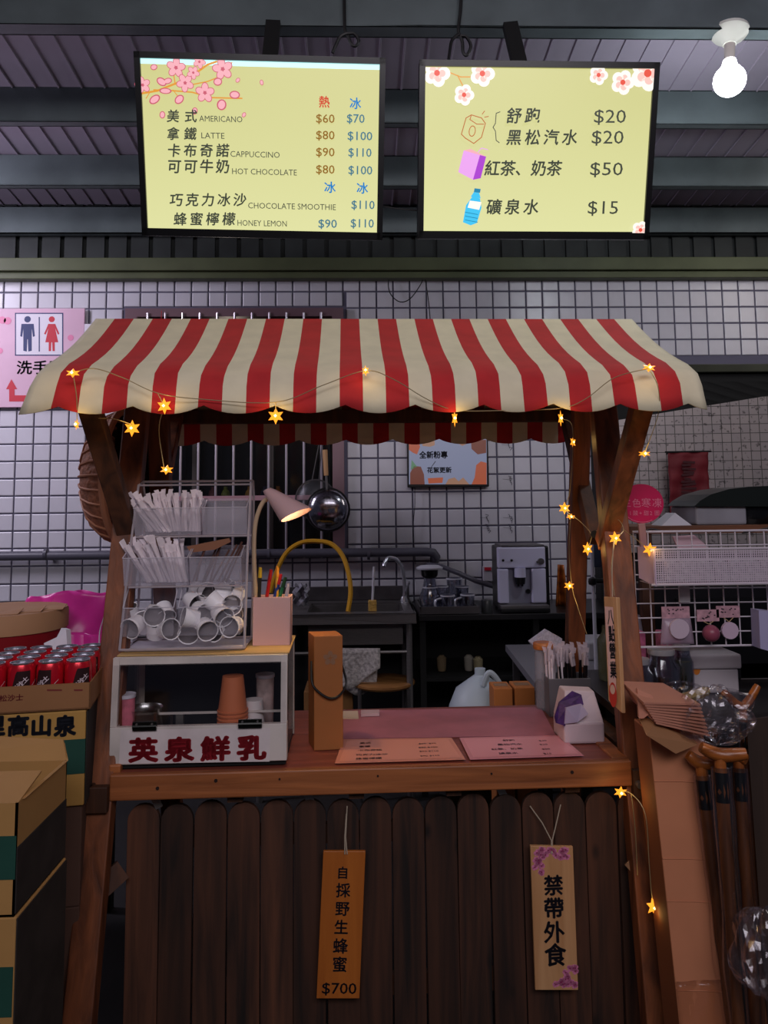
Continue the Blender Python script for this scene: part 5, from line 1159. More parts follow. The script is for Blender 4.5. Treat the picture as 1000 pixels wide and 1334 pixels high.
# things between kitchen and cart
ZQ = .75; a = H(658, 840, ZQ)
q = thing('side_table', 'grey topped side table behind the right end of the cart', 'table', (a.x+.5, 3.2, 0))
m = MB(); P_ = [H(658, 840, ZQ), H(696, 889, ZQ), Vector((H(696, 889, ZQ).x+.6, H(696, 889, ZQ).y, ZQ)), Vector((a.x+.7, a.y, ZQ))]
m.add(P_+[p-Vector((0, 0, .03)) for p in P_], [(0, 1, 2, 3), (7, 6, 5, 4), (0, 4, 5, 1), (1, 5, 6, 2), (2, 6, 7, 3), (3, 7, 4, 0)])
m.build('top', M('grey_laminate', (128, 126, 134), .3), q)
for p in P_: MB().bx((p.x+(.03 if p in P_[:2] else -.06), p.y-(.04 if p.y > 3.5 else -.01), 0), (p.x+(.06 if p in P_[:2] else -.03), p.y+(-.01 if p.y > 3.5 else .04), ZQ-.03)).build('leg', ssd, q)
x0 = W(612, 900, 3.15)
jug = thing('white_jug', 'translucent white plastic jug with handle behind the cart deck', 'jug', (W(625, 900, 3.15).x, 3.15, .38))
cxj = W(628, 900, 3.15).x; zjt = W(628, 884, 3.15).z; jm = M('milky_plastic', (178, 190, 200), .45)
MB().lathe([(0, .38), (.12, .38), (.13, .40), (.13, zjt-.12), (.10, zjt-.05), (.03, zjt), (.022, zjt+.005), (0, zjt+.005)], (cxj, 3.2, 0), 20).build('body', jm, jug)
MB().tube(smooth_pts([(cxj-.0, 3.12, zjt-.02), (cxj+.02, 3.11, zjt+.03), (cxj+.05, 3.11, zjt+.01), (cxj+.09, 3.11, zjt-.06)], 5), .012, 8).build('handle', jm, jug)
MB().cyl((cxj, 3.2, zjt), (cxj, 3.2, zjt+.03), .022, n=12).build('cap', jm, jug)
tag(MB().bx((cxj-.16, 3.03, 0), (cxj+.16, 3.37, .378)).build('crate', blackm, bevel=.01), 'black crate under the white plastic jug behind the cart', 'crate')
for i, (p0, p1) in enumerate((((643, 897), (668, 897)), ((670, 896), (697, 896)))):
    A_, B_ = W(*p0, 2.89), W(*p1, 2.89); carton(('left','right')[i]+' one of two orange brown cartons behind the cart deck', A_.x, B_.x-.002, 2.89, 3.0, .3, A_.z, (176, 106, 52))
tag(MB().bx((W(640, 897, 2.9).x, 2.88, 0), (W(700, 897, 2.9).x, 3.01, .298)).build('crate', M('grey_crate', (70, 70, 74), .7), bevel=.008), 'low grey crate under the two orange brown cartons', 'crate')
# steel stand seen between the right posts
t = thing('steel_stand', 'white and chrome stand with black clamps between the two right cart posts', 'stand', W(778, 820, 2.9))
zb_s = .86
for px in (770, 786): a = W(px, 697, 3.25); MB().cyl((a.x, 3.25, ZQ), (a.x, 3.25, a.z), .008, n=8).build('pole', chrome if px == 786 else M('white_enamel', (196, 196, 208), .3), t)
for py in (696, 757): a = W(778, py, 3.25); MB().cyl((a.x-.03, 3.25, a.z), (a.x+.03, 3.25, a.z), .012, n=8).lathe([(0, -.02), (.016, -.012), (.018, 0), (.016, .012), (0, .02)], (a.x-.025, 3.24, a.z), 10).build('clamp', black, t)
a = W(779, 722, 3.25); MB().box((a.x, 3.265, a.z), (.04, .02, .11)).build('gauge', M('gauge_blue', (74, 84, 108), .3, .3), t, bevel=.004)
a = W(772, 832, 3.5); tag(MB().bx((a.x-.05, 3.42, ZQ+.001), (a.x+.14, 3.62, a.z)).build('white_bin', M('bin_white', (172, 168, 176), .4), bevel=.01), 'low white plastic tub behind the straw holder at the right posts', 'tub')
a = W(783, 885, 2.85); q = MB(); q.lathe([(0, 0), (.055, 0), (.058, .01), (.058, .14), (.04, .17), (.04, .19), (0, .19)], (a.x+.05, 2.85, .801), 18); tag(q.build('green_jar', M('olive_jar', (96, 96, 66), .2, alpha=.8)), 'olive green glass jar behind the tissue pack', 'jar')
# range hood recess on the right
blk = M('near_black', (18, 18, 19), .8)  # plain near-black for canopy fascia and recess wall
hx0 = HX
t = thing('black_canopy', 'black metal canopy strip with rusty edge under the right tiled wall', 'canopy', (3, 4.3, HZ-.3))
MB().bx((W(880, 490, 4.38).x, 4.36, HZ-.05), (4, 4.506, HZ-.002)).build('lip', M('dark_olive_metal', (52, 54, 44), .35, .4, var=.3, scale=4), t, bevel=.004)
MB().bx((hx0+.02, 4.40, HZ-.25), (4, 4.506, HZ-.055)).build('fascia', blk, t)
etch = bpy.data.materials.new('etched_steel'); MATS['etched_steel'] = etch; etch.use_nodes = True
nt = etch.node_tree; b_ = nt.nodes['Principled BSDF']; b_.inputs['Metallic'].default_value = .45; b_.inputs['Roughness'].default_value = .36
tc = nt.nodes.new('ShaderNodeTexCoord'); mp = nt.nodes.new('ShaderNodeMapping'); mp.inputs['Rotation'].default_value = (radians(90), 0, 0); nt.links.new(tc.outputs['Object'], mp.inputs[0])
br = nt.nodes.new('ShaderNodeTexBrick'); br.offset = 0; br.inputs['Scale'].default_value = 1; br.inputs['Brick Width'].default_value = .052; br.inputs['Row Height'].default_value = .052; br.inputs['Mortar Size'].default_value = .0022
br.inputs['Color1'].default_value = (*lin((170, 158, 156)), 1); br.inputs['Color2'].default_value = (*lin((160, 150, 150)), 1); br.inputs['Mortar'].default_value = (*lin((84, 80, 78)), 1)
nt.links.new(mp.outputs[0], br.inputs[0])
vo = nt.nodes.new('ShaderNodeTexNoise'); vo.inputs['Scale'].default_value = 46; nt.links.new(tc.outputs['Object'], vo.inputs[0])
cr = nt.nodes.new('ShaderNodeValToRGB'); cr.color_ramp.elements[0].position = .60; cr.color_ramp.elements[1].position = .68; cr.color_ramp.elements[0].color = (1, 1, 1, 1); cr.color_ramp.elements[1].color = (.4, .4, .4, 1)
nt.links.new(vo.outputs[0], cr.inputs[0]); mx = nt.nodes.new('ShaderNodeMixRGB'); mx.blend_type = 'MULTIPLY'; mx.inputs[0].default_value = 1
nt.links.new(br.outputs[0], mx.inputs[1]); nt.links.new(cr.outputs[0], mx.inputs[2]); nt.links.new(mx.outputs[0], b_.inputs['Base Color'])
q = MB(); V = [W(800, 548, 4.25), W(860, 538, 4.25), W(1010, 512, 4.0), W(1060, 504, 3.9), W(1060, 704, 4.0), W(800, 704, 4.3)]
V = [W(800, 548, 4.36), W(1060, 506, 4.25), W(1060, 720, 4.25), W(800, 720, 4.36)]
q.add(V+[v+Vector((0, .02, 0)) for v in V], [(3, 2, 1, 0), (4, 5, 6, 7), (0, 1, 5, 4), (1, 2, 6, 5), (2, 3, 7, 6), (3, 0, 4, 7)])
tag(q.build('steel_cladding', etch), 'slanted shiny patterned steel panel behind the red banner', 'panel')
q = MB(); y_ = 4.2; V = [W(870, 590, y_), W(922, 589, y_), W(925, 684, y_), W(873, 684, y_)]
q.grid(lambda u, v: V[0].lerp(V[1], u).lerp(V[3].lerp(V[2], u), v)+Vector((0, .006*sin(u*12+v*9)+.004*sin(v*31), 0)), 14, 20)
ban = thing('red_banner', 'dark red cloth banner with faded dark vertical marks above the wire grid', 'banner', V[3].lerp(V[2], .5))
q.build('cloth', M('dark_red_cloth', (104, 16, 28), .7, var=.12, scale=8), ban, solid=.002)
cv = Canvas(V[3], V[2]-V[3], V[0]-V[3]); cv.lay = .016
rn_ = random.Random(12)
for k_ in range(15): py = 602+k_*4.3; cv.line([(889+rn_.uniform(-3, 2), py), (900+rn_.uniform(-3, 5), py+rn_.uniform(-2, 2))], .012, M('banner_ink', (62, 14, 22), .7), px=True)
cv.build('faded_marks', ban, kind='stuff')
MB().cyl(W(866, 589, y_), W(926, 588, y_), .005, n=6).cyl(W(880, 589, y_), W(880, 589, y_)+Vector((0, .15, 0)), .004, n=6).cyl(W(914, 588, y_), W(914, 588, y_)+Vector((0, .13, 0)), .004, n=6).build('rod', blackm, ban)
# wooden rail and shelf carrying goods on the right
y_ = 2.72; a = W(820, 688, y_); zsR = a.z; hR = .022
sh2 = thing('wooden_rail_shelf', 'brown wooden shelf rail behind the white wire grid, right side', 'shelf', (1.5, y_+.1, 0))
MB().bx((a.x, y_, zsR-hR), (a.x+1.25, y_+.30, zsR+.006)).build('board', wood('shelf_brown', (92, 54, 34), (124, 76, 48), 'X', .5, .2), sh2, bevel=.002)
for x in (a.x+.06, a.x+1.2):
    for yy in (y_+.03, y_+.27): MB().bx((x-.02, yy-.02, .801), (x+.02, yy+.02, zsR-hR)).build('upright', wdark, sh2)
ZR = zsR+.006
a, b = W(907, 684, y_+.05), W(972, 659, y_+.05)
bx_ = thing('grey_appliance', 'grey white box appliance with black domed lid on the wooden rail shelf', 'appliance', ((a.x+b.x)/2, y_+.2, ZR))
MB().bx((a.x, y_+.05, ZR), (b.x, y_+.28, b.z)).build('body', M('grey_white_body', (150, 148, 158), .5, var=.1, scale=9), bx_, bevel=.008)
q = MB(); cxd = (a.x+b.x)/2+.06; rd_ = .21
q.prism([(p.x, p.z) for p in (W(904, 659.5, y_+.03), W(912, 652, y_+.03), W(926, 644, y_+.03), W(950, 637, y_+.03), W(975, 634, y_+.03), W(1000, 633, y_+.03), W(1030, 636, y_+.03), W(1060, 660, y_+.03))][::-1], (0, y_+.03, 0), (1, 0, 0), (0, 0, 1), .25)
q.build('lid', M('black_green_lid', (26, 32, 30), .28), bx_)
a = W(985, 665, y_+.02); q = MB(); q.lathe([(0, 0), (.075, 0), (.08, .02), (.08, .07), (.07, .1), (.0, .105)], (a.x+.03, y_+.14, ZR), 20); tag(q.build('black_pot', M('black_gloss', (18, 18, 20), .15)), 'glossy black pot at the right end of the wooden rail shelf', 'pot')
a = W(883, 691, y_+.03); q = MB(); q.add([(a.x-.055, y_+.04, ZR), (a.x+.055, y_+.04, ZR), (a.x, y_+.05, ZR+.045), (a.x-.055, y_+.14, ZR), (a.x+.055, y_+.14, ZR), (a.x, y_+.13, ZR+.045)], [(0, 1, 2), (5, 4, 3), (0, 3, 4, 1), (1, 4, 5, 2), (2, 5, 3, 0)]); tag(q.build('folded_card', M('card_white', (214, 212, 224), .5)), 'small white folded tent card on the wooden rail shelf', 'card')
# white wire grid with basket and hanging goods
y_ = 2.42; gw = M('white_coated_wire', (206, 196, 206), .35)
g0, g1, g2, g3 = W(822, 693, y_), W(1012, 693, y_), W(833, 843, y_), W(822, 843, y_)
gr = thing('wire_grid', 'white wire grid display rack on the right of the cart', 'rack', (g0.x+.3, y_, g2.z))
xg0 = (g0.x+g2.x)/2; xg1 = xg0+.62; stp = .0465
MB().tube([(xg0, y_, g2.z), (xg0, y_, g0.z), (xg1, y_, g0.z), (xg1, y_, g2.z)], .0042, 8, closed=True).build('frame', gw, gr)
n = int((xg1-xg0)/stp)
for i in range(1, n): MB().cyl((xg0+i*stp, y_, g2.z), (xg0+i*stp, y_, g0.z), .0022, n=6).build('wire', gw, gr)
n = int(round((g0.z-g2.z)/stp)); 
for i in range(1, n): MB().cyl((xg0, y_-.003, g2.z+i*(g0.z-g2.z)/n), (xg1, y_-.003, g2.z+i*(g0.z-g2.z)/n), .0022, n=6).build('wire', gw, gr)
for x in (xg0+.1, xg0+.5): MB().tube([(x, y_, g0.z), (x, y_+.1, g0.z+.005), (x, y_+.3, zsR-hR)], .003, 6).build('hook', ssd, gr)
# perforated tray hung on the grid
yb_ = y_-.13; k0, k1, k2 = W(846, 716, yb_), W(1012, 716, yb_), W(856, 762, yb_)
bk = thing('perforated_basket', 'white perforated basket of clear packets hung on the wire grid', 'basket', (k0.x+.2, yb_+.06, k2.z))
perf = bpy.data.materials.new('perforated_white'); MATS['perf'] = perf; perf.use_nodes = True; nt = perf.node_tree; b_ = nt.nodes['Principled BSDF']; b_.inputs['Base Color'].default_value = (*lin((206, 190, 204)), 1)
tc = nt.nodes.new('ShaderNodeTexCoord'); vo = nt.nodes.new('ShaderNodeTexVoronoi'); vo.voronoi_dimensions = '2D'; vo.inputs['Scale'].default_value = 150; vo.inputs['Randomness'].default_value = 0; mp = nt.nodes.new('ShaderNodeMapping'); mp.inputs['Rotation'].default_value = (radians(90), 0, 0); nt.links.new(tc.outputs['Object'], mp.inputs[0]); nt.links.new(mp.outputs[0], vo.inputs[0])
mt_ = nt.nodes.new('ShaderNodeMath'); mt_.operation = 'GREATER_THAN'; mt_.inputs[1].default_value = .34; nt.links.new(vo.outputs['Distance'], mt_.inputs[0]); nt.links.new(mt_.outputs[0], b_.inputs['Alpha'])
xk1 = k0.x+.5
MB().bx((k0.x+.01, yb_, k2.z), (xk1, yb_+.002, k0.z)).build('front', perf, bk)
MB().bx((k0.x+.01, yb_, k2.z-.001), (xk1, y_-.008, k2.z+.001)).build('base', perf, bk)
MB().tube([(k0.x, yb_, k0.z), (xk1, yb_, k0.z)], .0035, 6).tube([(k0.x, yb_, k2.z), (xk1, yb_, k2.z)], .0035, 6).build('rim', gw, bk)
# pale end plate (price card) at basket's left
e0 = [W(830, 712, y_-.02), W(852, 716, yb_-.004), W(854, 764, yb_-.004), W(832, 753, y_-.02)]
q = MB(); q.add(e0+[v+Vector((.004, .003, 0)) for v in e0], [(0, 1, 2, 3), (7, 6, 5, 4), (0, 4, 5, 1), (1, 5, 6, 2), (2, 6, 7, 3), (3, 7, 4, 0)]); q.build('end_plate', M('lilac_card', (226, 200, 226), .5), bk)
rn = random.Random(5); cp = M('packet_clear', (226, 226, 236), .15, .3, alpha=.9, var=.5, scale=60)
for i in range(9):
    x = k0.x+.05+i*.05; q = MB(); zc_ = k2.z+.006
    pts = [Vector((x+rn.uniform(-.006, .006)+dx, yb_+.012+dy, zc_+dz)) for dx, dy, dz in ((0, 0, 0), (.055, .0, 0), (.05, .02, .06), (.004, .03, .065), (0, .05, 0), (.055, .05, 0), (.05, .05, .055), (.01, .055, .06))]
    q.add(pts, [(0, 1, 2, 3), (7, 6, 5, 4), (0, 4, 5, 1), (1, 5, 6, 2), (2, 6, 7, 3), (3, 7, 4, 0)])
    tag(q.build('clear_packet', cp, bevel=.008), 'small clear plastic packet lying in the perforated basket', 'packet', 'clear packets in the basket')
# hanging charms and cards
card_m = M('charm_card', (196, 150, 162), .5, var=.2, scale=60)
def charm(label, px, py0, py1, w, kind, col):
    a = W(px, py0, y_-.012); t = thing('charm', label, 'charm', W(px, py1, y_-.02)); kk = y_/1000
    q = MB(); q.box((a.x, y_-.014, a.z-.018), (w, .002, .036)); q.build('header_card', card_m, t)
    cv = Canvas((0, y_-.0155, 0), (1, 0, 0), (0, 0, 1))
    for j in range(9): cv.disc(a.x+rn.uniform(-w*.3, w*.3), a.z-.018+rn.uniform(-.011, .011), .003, nb, .002, 6)
    cv.build('header_print', t)
    zc_ = W(px, py1, y_).z
    if kind == 'bag':
        q = MB(); q.grid(lambda u, v: Vector((a.x+(u-.5)*w*(1.0+.2*v), y_-.016-.02*sin(pi*u)*sin(pi*v), a.z-.036+(zc_-a.z+.036)*v)), 8, 8); q.build('pouch', M('clear_pouch', (200, 176, 196), .2, alpha=.5), t, solid=.003)
        q = MB(); q.cyl((a.x, y_-.04, zc_+.05), (a.x, y_-.03, zc_+.05), .03, n=20); q.build('sticker', M('pale_sticker', (206, 186, 202), .4), t)
    else:
        r_ = .026; q = MB(); 
        if kind == 'disc': q.cyl((a.x, y_-.024, zc_+r_), (a.x, y_-.014, zc_+r_), r_, n=22)
        else: q.lathe([(max(.0004, r_*sin(pi*k/10)), -r_*cos(pi*k/10)) for k in range(11)], (a.x, y_-.03, zc_+r_), 16)
        q.build('pendant', M('pend_%s' % kind, col, .35), t)
        MB().tube([(a.x-.015, y_-.016, a.z-.036), (a.x, y_-.018, zc_+2*r_)], .0012, 5).tube([(a.x+.015, y_-.016, a.z-.036), (a.x, y_-.018, zc_+2*r_)], .0012, 5).build('loop', M('loop_gold', (190, 160, 120), .4), t)
charm('clear pouch with pale sticker hanging lowest on the left of the wire grid', 879, 790, 838, .088, 'bag', (0, 0, 0))
charm('dark pink ball charm on a blossom card on the wire grid', 921, 794, 834, .07, 'ball', (150, 74, 96))
charm('round pale lilac disc charm hanging right of the pink ball charm', 947, 789, 831, .074, 'disc', (206, 180, 200))
a = W(890, 772, y_-.006); tag(MB().bx((a.x-.016, y_-.012, a.z-.03), (a.x+.018, y_-.004, a.z+.02)).build('price_tag', M('tag_white', (206, 200, 206), .5), bevel=.001), 'small blank white tag clipped above the clear pouch on the grid', 'tag')
q = MB(); a = [W(988, 795, 2.36), W(1030, 800, 2.36), W(1030, 856, 2.36), W(990, 845, 2.36)]; q.add(a+[v+Vector((.0, .05, 0)) for v in a], [(0, 1, 2, 3), (7, 6, 5, 4), (0, 4, 5, 1), (1, 5, 6, 2), (2, 6, 7, 3), (3, 7, 4, 0)]); tag(q.build('lilac_box', M('lilac_box', (176, 170, 206), .5)), 'pale lilac box at the lower right corner of the wire grid', 'box')
q = MB(); a = [W(876, 699, y_+.05), W(904, 697, y_+.05), W(924, 714, y_+.05), W(884, 716, y_+.05)]; q.add(a+[v+Vector((.0, .01, 0)) for v in a], [(0, 1, 2, 3), (7, 6, 5, 4), (0, 4, 5, 1), (1, 5, 6, 2), (2, 6, 7, 3), (3, 7, 4, 0)]); tag(q.build('pale_card', M('pale_pink_card', (206, 172, 184), .5)), 'tilted pale pink card behind the top of the wire grid', 'card')
# pink round sign on a clip
y_2 = 2.36; c = W(835, 656, y_2); r_ = 29*y_2/1000
t = thing('pink_round_sign', 'deep pink round sign with pale handwriting clipped on the wire grid', 'sign', W(836, 700, y_2))
R = Matrix.Rotation(radians(90), 3, 'X')
q = MB(); q.lathe([(0, .004), (r_, .004), (r_, -.004), (0, -.004)], c, 36, Matrix.Diagonal((1, 1, .88)) @ R, smooth=False); q.build('disc', M('magenta_card', (200, 20, 84), .4), t)
cv = Canvas((0, y_2-.0042, 0), (1, 0, 0), (0, 0, 1)); pp2 = M('pale_pink_ink', (222, 120, 150), .5)
for ch, px, py, z in (('三', 811, 660, 11), ('色', 823, 660, 12), ('寒', 835, 660, 13), ('凍', 849, 660, 13)): cv.tp(ch, px, py, z, pp2)
for ch, px in (('1', 819), ('酸', 824), ('+', 832), ('甜', 838), ('2', 846), ('圖', 852)): cv.tp(ch, px, 671, 7, pp2)
cv.line([(c.x+r_*.94*cos(2*pi*k/40), c.z+r_*.83*sin(2*pi*k/40)) for k in range(18, 34)], .0016, pp2)
cv.build('lettering', t)
a = W(835, 681, y_2); b = W(838, 712, y_2+.04); MB().bar(a, b, .022, .01).build('clip', M('clip_pink', (176, 140, 146), .4), t, bevel=.002)
# dark back counter with goods on the right, below the grid
tbz = .80; x_l = W(812, 900, 2.3).x+.03
tb = thing('right_table', 'dark table carrying jars and boxes right of the cart', 'table', (x_l+.6, 2.6, 0))
MB().bx((x_l, 2.28, tbz-.03), (x_l+1.3, 3.02, tbz)).build('top', M('table_dark', (46, 42, 44), .4), tb, bevel=.003)
for x in (x_l+.04, x_l+1.26):
    for yy in (2.32, 2.98): MB().bx((x-.02, yy-.02, 0), (x+.02, yy+.02, tbz-.03)).build('leg', blackm, tb)
def jarR(label, px, y, r, h, fill, liq, lidc=None, col=(186, 186, 196)):
    x = W(px, 880, y).x; t = thing('storage_jar', label, 'jar', (x, y, tbz))
    MB().lathe([(0, .003), (r-.004, .003), (r, .015), (r, h*.78), (r*.72, h*.92), (r*.72, h), (r*.68, h), (r*.68, h*.91), (r-.004, h*.77), (r-.004, .016), (0, .01)], (x, y, tbz), 22).build('glass', glass, t)
    MB().lathe([(0, .012), (r-.005, .012), (r-.005, h*fill), (0, h*fill)], (x, y, tbz), 20).build('contents', liq, t)
    MB().lathe([(0, h), (r*.74, h), (r*.76, h+.004), (r*.76, h+.016), (0, h+.018)], (x, y, tbz), 20).build('lid', M('jar_lid_grey', (176, 172, 176), .3, .3) if lidc is None else lidc, t)
tea = M('dark_tea', (60, 48, 28), .2, alpha=.9); olv = M('olive_tea', (92, 88, 60), .25, alpha=.85)
jarR('glass jar of dark liquid, left of three beside the right cart post', 832, 2.42, .043, .145, .45, tea)
jarR('widest glass jar of dark liquid, middle of three on the right table', 862, 2.46, .055, .165, .5, tea)
jarR('narrow glass jar of olive liquid, right of three on the right table', 889, 2.5, .035, .17, .82, olv)
a = W(900, 900, 2.62); fo = M('foam_white', (196, 186, 192), .7)
t = thing('foam_box', 'white foam box with grey lid line and orange sticker beside the jars', 'box', (W(930, 900, 2.62).x, 2.75, tbz))
xf0, xf1 = W(898, 880, 2.62).x, W(962, 880, 2.62).x; zf = W(930, 852, 2.62).z
MB().bx((xf0, 2.62, tbz+.001), (xf1, 2.78, zf-.05)).build('body', fo, t, bevel=.006); MB().bx((xf0-.008, 2.61, zf-.048), (xf1+.008, 2.785, zf)).build('lid', fo, t, bevel=.006)
cv = Canvas((0, 2.619, 0), (1, 0, 0), (0, 0, 1)); cv.disc(W(902, 872, 2.62).x+.012, W(902, 872, 2.62).z, .013, M('orange_sticker', (222, 130, 50), .4), .018); cv.build('sticker', t)
a, b = W(962, 848, 2.8), W(1035, 950, 2.8); tag(MB().bx((a.x, 2.8, tbz+.001), (b.x, 3.0, a.z+.01)).build('grey_cabinet_box', M('warm_grey_panel', (120, 112, 112), .6), bevel=.004), 'plain warm grey case at the right end behind the dark board', 'case')
# dark goods behind the grid
blk2 = M('dark_appliance', (24, 23, 26), .3)
y_3 = 2.90; a, b = W(862, 735, y_3), W(905, 822, y_3)
t = thing('dark_oven', 'black oven like appliance behind the wire grid', 'oven', ((a.x+b.x)/2+.2, y_3, tbz))
MB().bx((W(838, 800, y_3).x, y_3-.1, tbz+.001), (W(1040, 800, y_3).x, y_3+.1, W(900, 760, y_3).z)).build('body', blk2, t, bevel=.006)
MB().bx((W(866, 800, y_3).x, y_3-.106, tbz+.06), (W(1000, 800, y_3).x, y_3-.1, W(900, 775, y_3).z)).build('door', black, t)
MB().cyl((W(880, 770, 2.88).x, 2.88, W(880, 772, 2.88).z), (W(990, 770, 2.88).x, 2.88, W(880, 772, 2.88).z), .006, n=8).build('handle', ss, t)
a = W(826, 790, 2.75); q = thing('white_kettle', 'white plastic grinder with black base behind the grid, beside the post', 'grinder', (a.x, 2.75, tbz))
MB().lathe([(0, 0), (.045, 0), (.045, .05), (.03, .07), (0, .07)], (a.x, 2.78, tbz), 18).build('base', black, q)
MB().lathe([(0, .07), (.034, .07), (.04, .1), (.042, .2), (.03, .24), (0, .245)], (a.x, 2.78, tbz), 18).build('jug', M('grinder_white', (200, 196, 216), .35), q)
for px, c_ in ((822, (206, 110, 150)), (868, (214, 120, 160))):
    a = W(px+4, 831, 2.58); tag(MB().bx((a.x-.03, 2.57, tbz+.001), (a.x+.035, 2.63, a.z+.02)).build('pink_packet', M('pink_packet_%d' % px, c_, .4, var=.3, scale=40), bevel=.004), ('pink striped packet nearest the cart post' if px == 822 else 'second pink striped packet right of the first')+' below the grid', 'packet')
struct(MB().bx((HX, 4.40, 0), (4, 4.5, HZ-.1)).build('wall_right_recess', blk))
# ================================================================== RIGHT FOREGROUND
kf = M('kraft_carton', (190, 122, 86), .75, var=.07, scale=5, bump=.1); kfd = M('kraft_carton_edge', (136, 78, 48), .75, var=.08, scale=6); tpm = film('glossy_tape', .015, .1, (252, 250, 247))
y_ = 1.98
tl, tr, bl, br = W(845, 952, y_), W(913, 948, y_), W(885, 1334, y_-.14), W(960, 1334, y_-.14)
def down(p, q): return p+(q-p)*(p.z/(p.z-q.z))
bl, br = down(tl, bl), down(tr, br)
t = thing('leaning_carton', 'tall narrow cardboard carton leaning beside the cart, right of the pickets', 'box', (bl+br)/2)
dv = Vector((.03, .13, 0)); dr = (tr-tl).normalized()
B4 = [bl, br, br+Vector((.045, .10, 0)), bl+Vector((.0, .11, 0))]; T4 = [tl, tr, tr+Vector((.045, .10, 0)), tl+Vector((.0, .11, 0))]
q = MB(); q.add(B4+T4, [(0, 1, 5, 4)], 0); q.add(B4+T4, [(1, 2, 6, 5), (2, 3, 7, 6), (3, 0, 4, 7), (4, 5, 6, 7), (3, 2, 1, 0)], 1); q.build('body', [kf, kfd], t, bevel=.003)
for k_ in (.13, .32, .42, .62, .86):   # cross creases: thin raised folds
    a_, b_ = tl.lerp(bl, k_), tr.lerp(br, k_+.012); MB().tube([a_+Vector((0, -.0005, 0)), a_.lerp(b_, .5)+Vector((0, -.0005, .002)), b_+Vector((0, -.0005, 0))], .0016, 5).build('crease', kf, t)
a_, b_ = tl.lerp(bl, .60), tr.lerp(br, .60); c_, d_ = tl.lerp(bl, .78), tr.lerp(br, .78); N_ = Vector((0, -.002, 0))
q = MB(); q.grid(lambda u, v: a_.lerp(b_, u).lerp(c_.lerp(d_, u), v)+N_*(1+.8*sin(11*u+7*v)), 10, 10); q.build('tape', tpm, t, solid=.0005)
# stack of folded card sheets on top
t = thing('card_sheets', 'fan of folded pinkish cardboard sheets on top of the leaning carton', 'cardboard', W(870, 940, 1.96))
shm = M('card_sheet', (190, 128, 106), .75, rnd=.1)
for i in range(9):
    f_ = i/8; z_ = -i*.0085; A_ = W(838+2.0*i, 915+3.2*i, 1.90); B_ = W(912+1.5*i, 917+5.0*i, 1.94)
    q = MB(); V = [A_, B_, B_+Vector((-.03, .16, .015)), A_+Vector((0, .16, .015))]
    q.add(V+[v-Vector((0, 0, .0045)) for v in V], [(0, 1, 2, 3), (7, 6, 5, 4), (0, 4, 5, 1), (1, 5, 6, 2), (2, 6, 7, 3), (3, 7, 4, 0)]); q.build('sheet', shm, t)
q = MB(); V = [W(830, 898, 1.97), W(848, 905, 1.95), W(858, 920, 1.93), W(838, 936, 1.9), W(832, 936, 1.9)]
q.add(V+[v+Vector((.004, .02, 0)) for v in V], [tuple(range(5)), tuple(range(9, 4, -1))]+[(i, 5+i, 5+(i+1) % 5, (i+1) % 5) for i in range(5)]); q.build('upright_flap', shm, t)
q = MB(); V = [W(834, 938, 1.93), W(852, 941, 1.92), W(908, 970, 1.93), W(880, 982, 1.90), W(842, 958, 1.88)]
q.add(V+[v+Vector((.0, .012, .004)) for v in V], [tuple(range(5)), tuple(range(9, 4, -1))]+[(i, 5+i, 5+(i+1) % 5, (i+1) % 5) for i in range(5)])
tag(q.build('kraft_sheet', M('kraft_sheet', (158, 112, 76), .6)), 'crumpled kraft paper sheet hanging over the top of the leaning carton', 'paper')
# walking canes with orange handles, wrapped in film
cane_w = wood('cane_wood', (52, 28, 16), (120, 70, 38), 'Z', .35, .5); hnd = wood('cane_handle', (110, 56, 22), (190, 108, 46), 'X', .3, .2); filmc = film('cellophane', .02, .12)
canes = [((914, 1010), (952, 1334), 1.92, (938, 992), .0145, 'leftmost walking cane beside the leaning carton'), ((938, 1000), (962, 1334), 1.86, (972, 982), .015, 'walking cane with bright orange handle, second from the leaning carton'),
         ((962, 1000), (984, 1334), 1.95, (972, 990), .0145, 'walking cane with reddish knob, third from the leaning carton'), ((968, 935), (996, 1334), 2.06, (943, 902), .011, 'rear walking cane with pale yellow curved handle')]
for (p0, p1, y, hp, r_, lab) in canes:
    A_, B_ = W(*p0, y), W(*p1, y-.08); B_ = down(A_, B_); t = thing('walking_cane', lab, 'cane', B_); n = 16
    pts = [A_.lerp(B_, k/n) for k in range(n+1)]; rr = [r_*(1.0+.14*((k % 3) == 1)-.35*k/n) for k in range(n+1)]
    MB().tube(pts, rr, 10).build('shaft', cane_w, t)
    d = (B_-A_).normalized(); MB().cyl(A_+d*.01, A_+d*.075, r_*1.1, n=12).build('black_band', black, t)
    Hh = W(*hp, y-.012); C_ = A_-d*.012; H0 = W(2*p0[0]-hp[0]*1.0+(hp[0]-p0[0])*.25, hp[1]-9, y+.01)
    MB().tube([A_, C_, C_-d*.012], r_*.9, 10).tube(smooth_pts([H0, C_-d*.016, Hh]), [r_*(.75+.35*sin(pi*(k_+.6)/14)) for k_ in range(13)], 10).build('handle', hnd, t)
    q = MB(); q.tube([A_.lerp(B_, k/8)+Vector((.004*sin(k*3), 0, 0)) for k in range(9)], [r_*1.5*(1+.1*sin(k*2)) for k in range(9)], 9); q.build('film_sleeve', filmc, t)
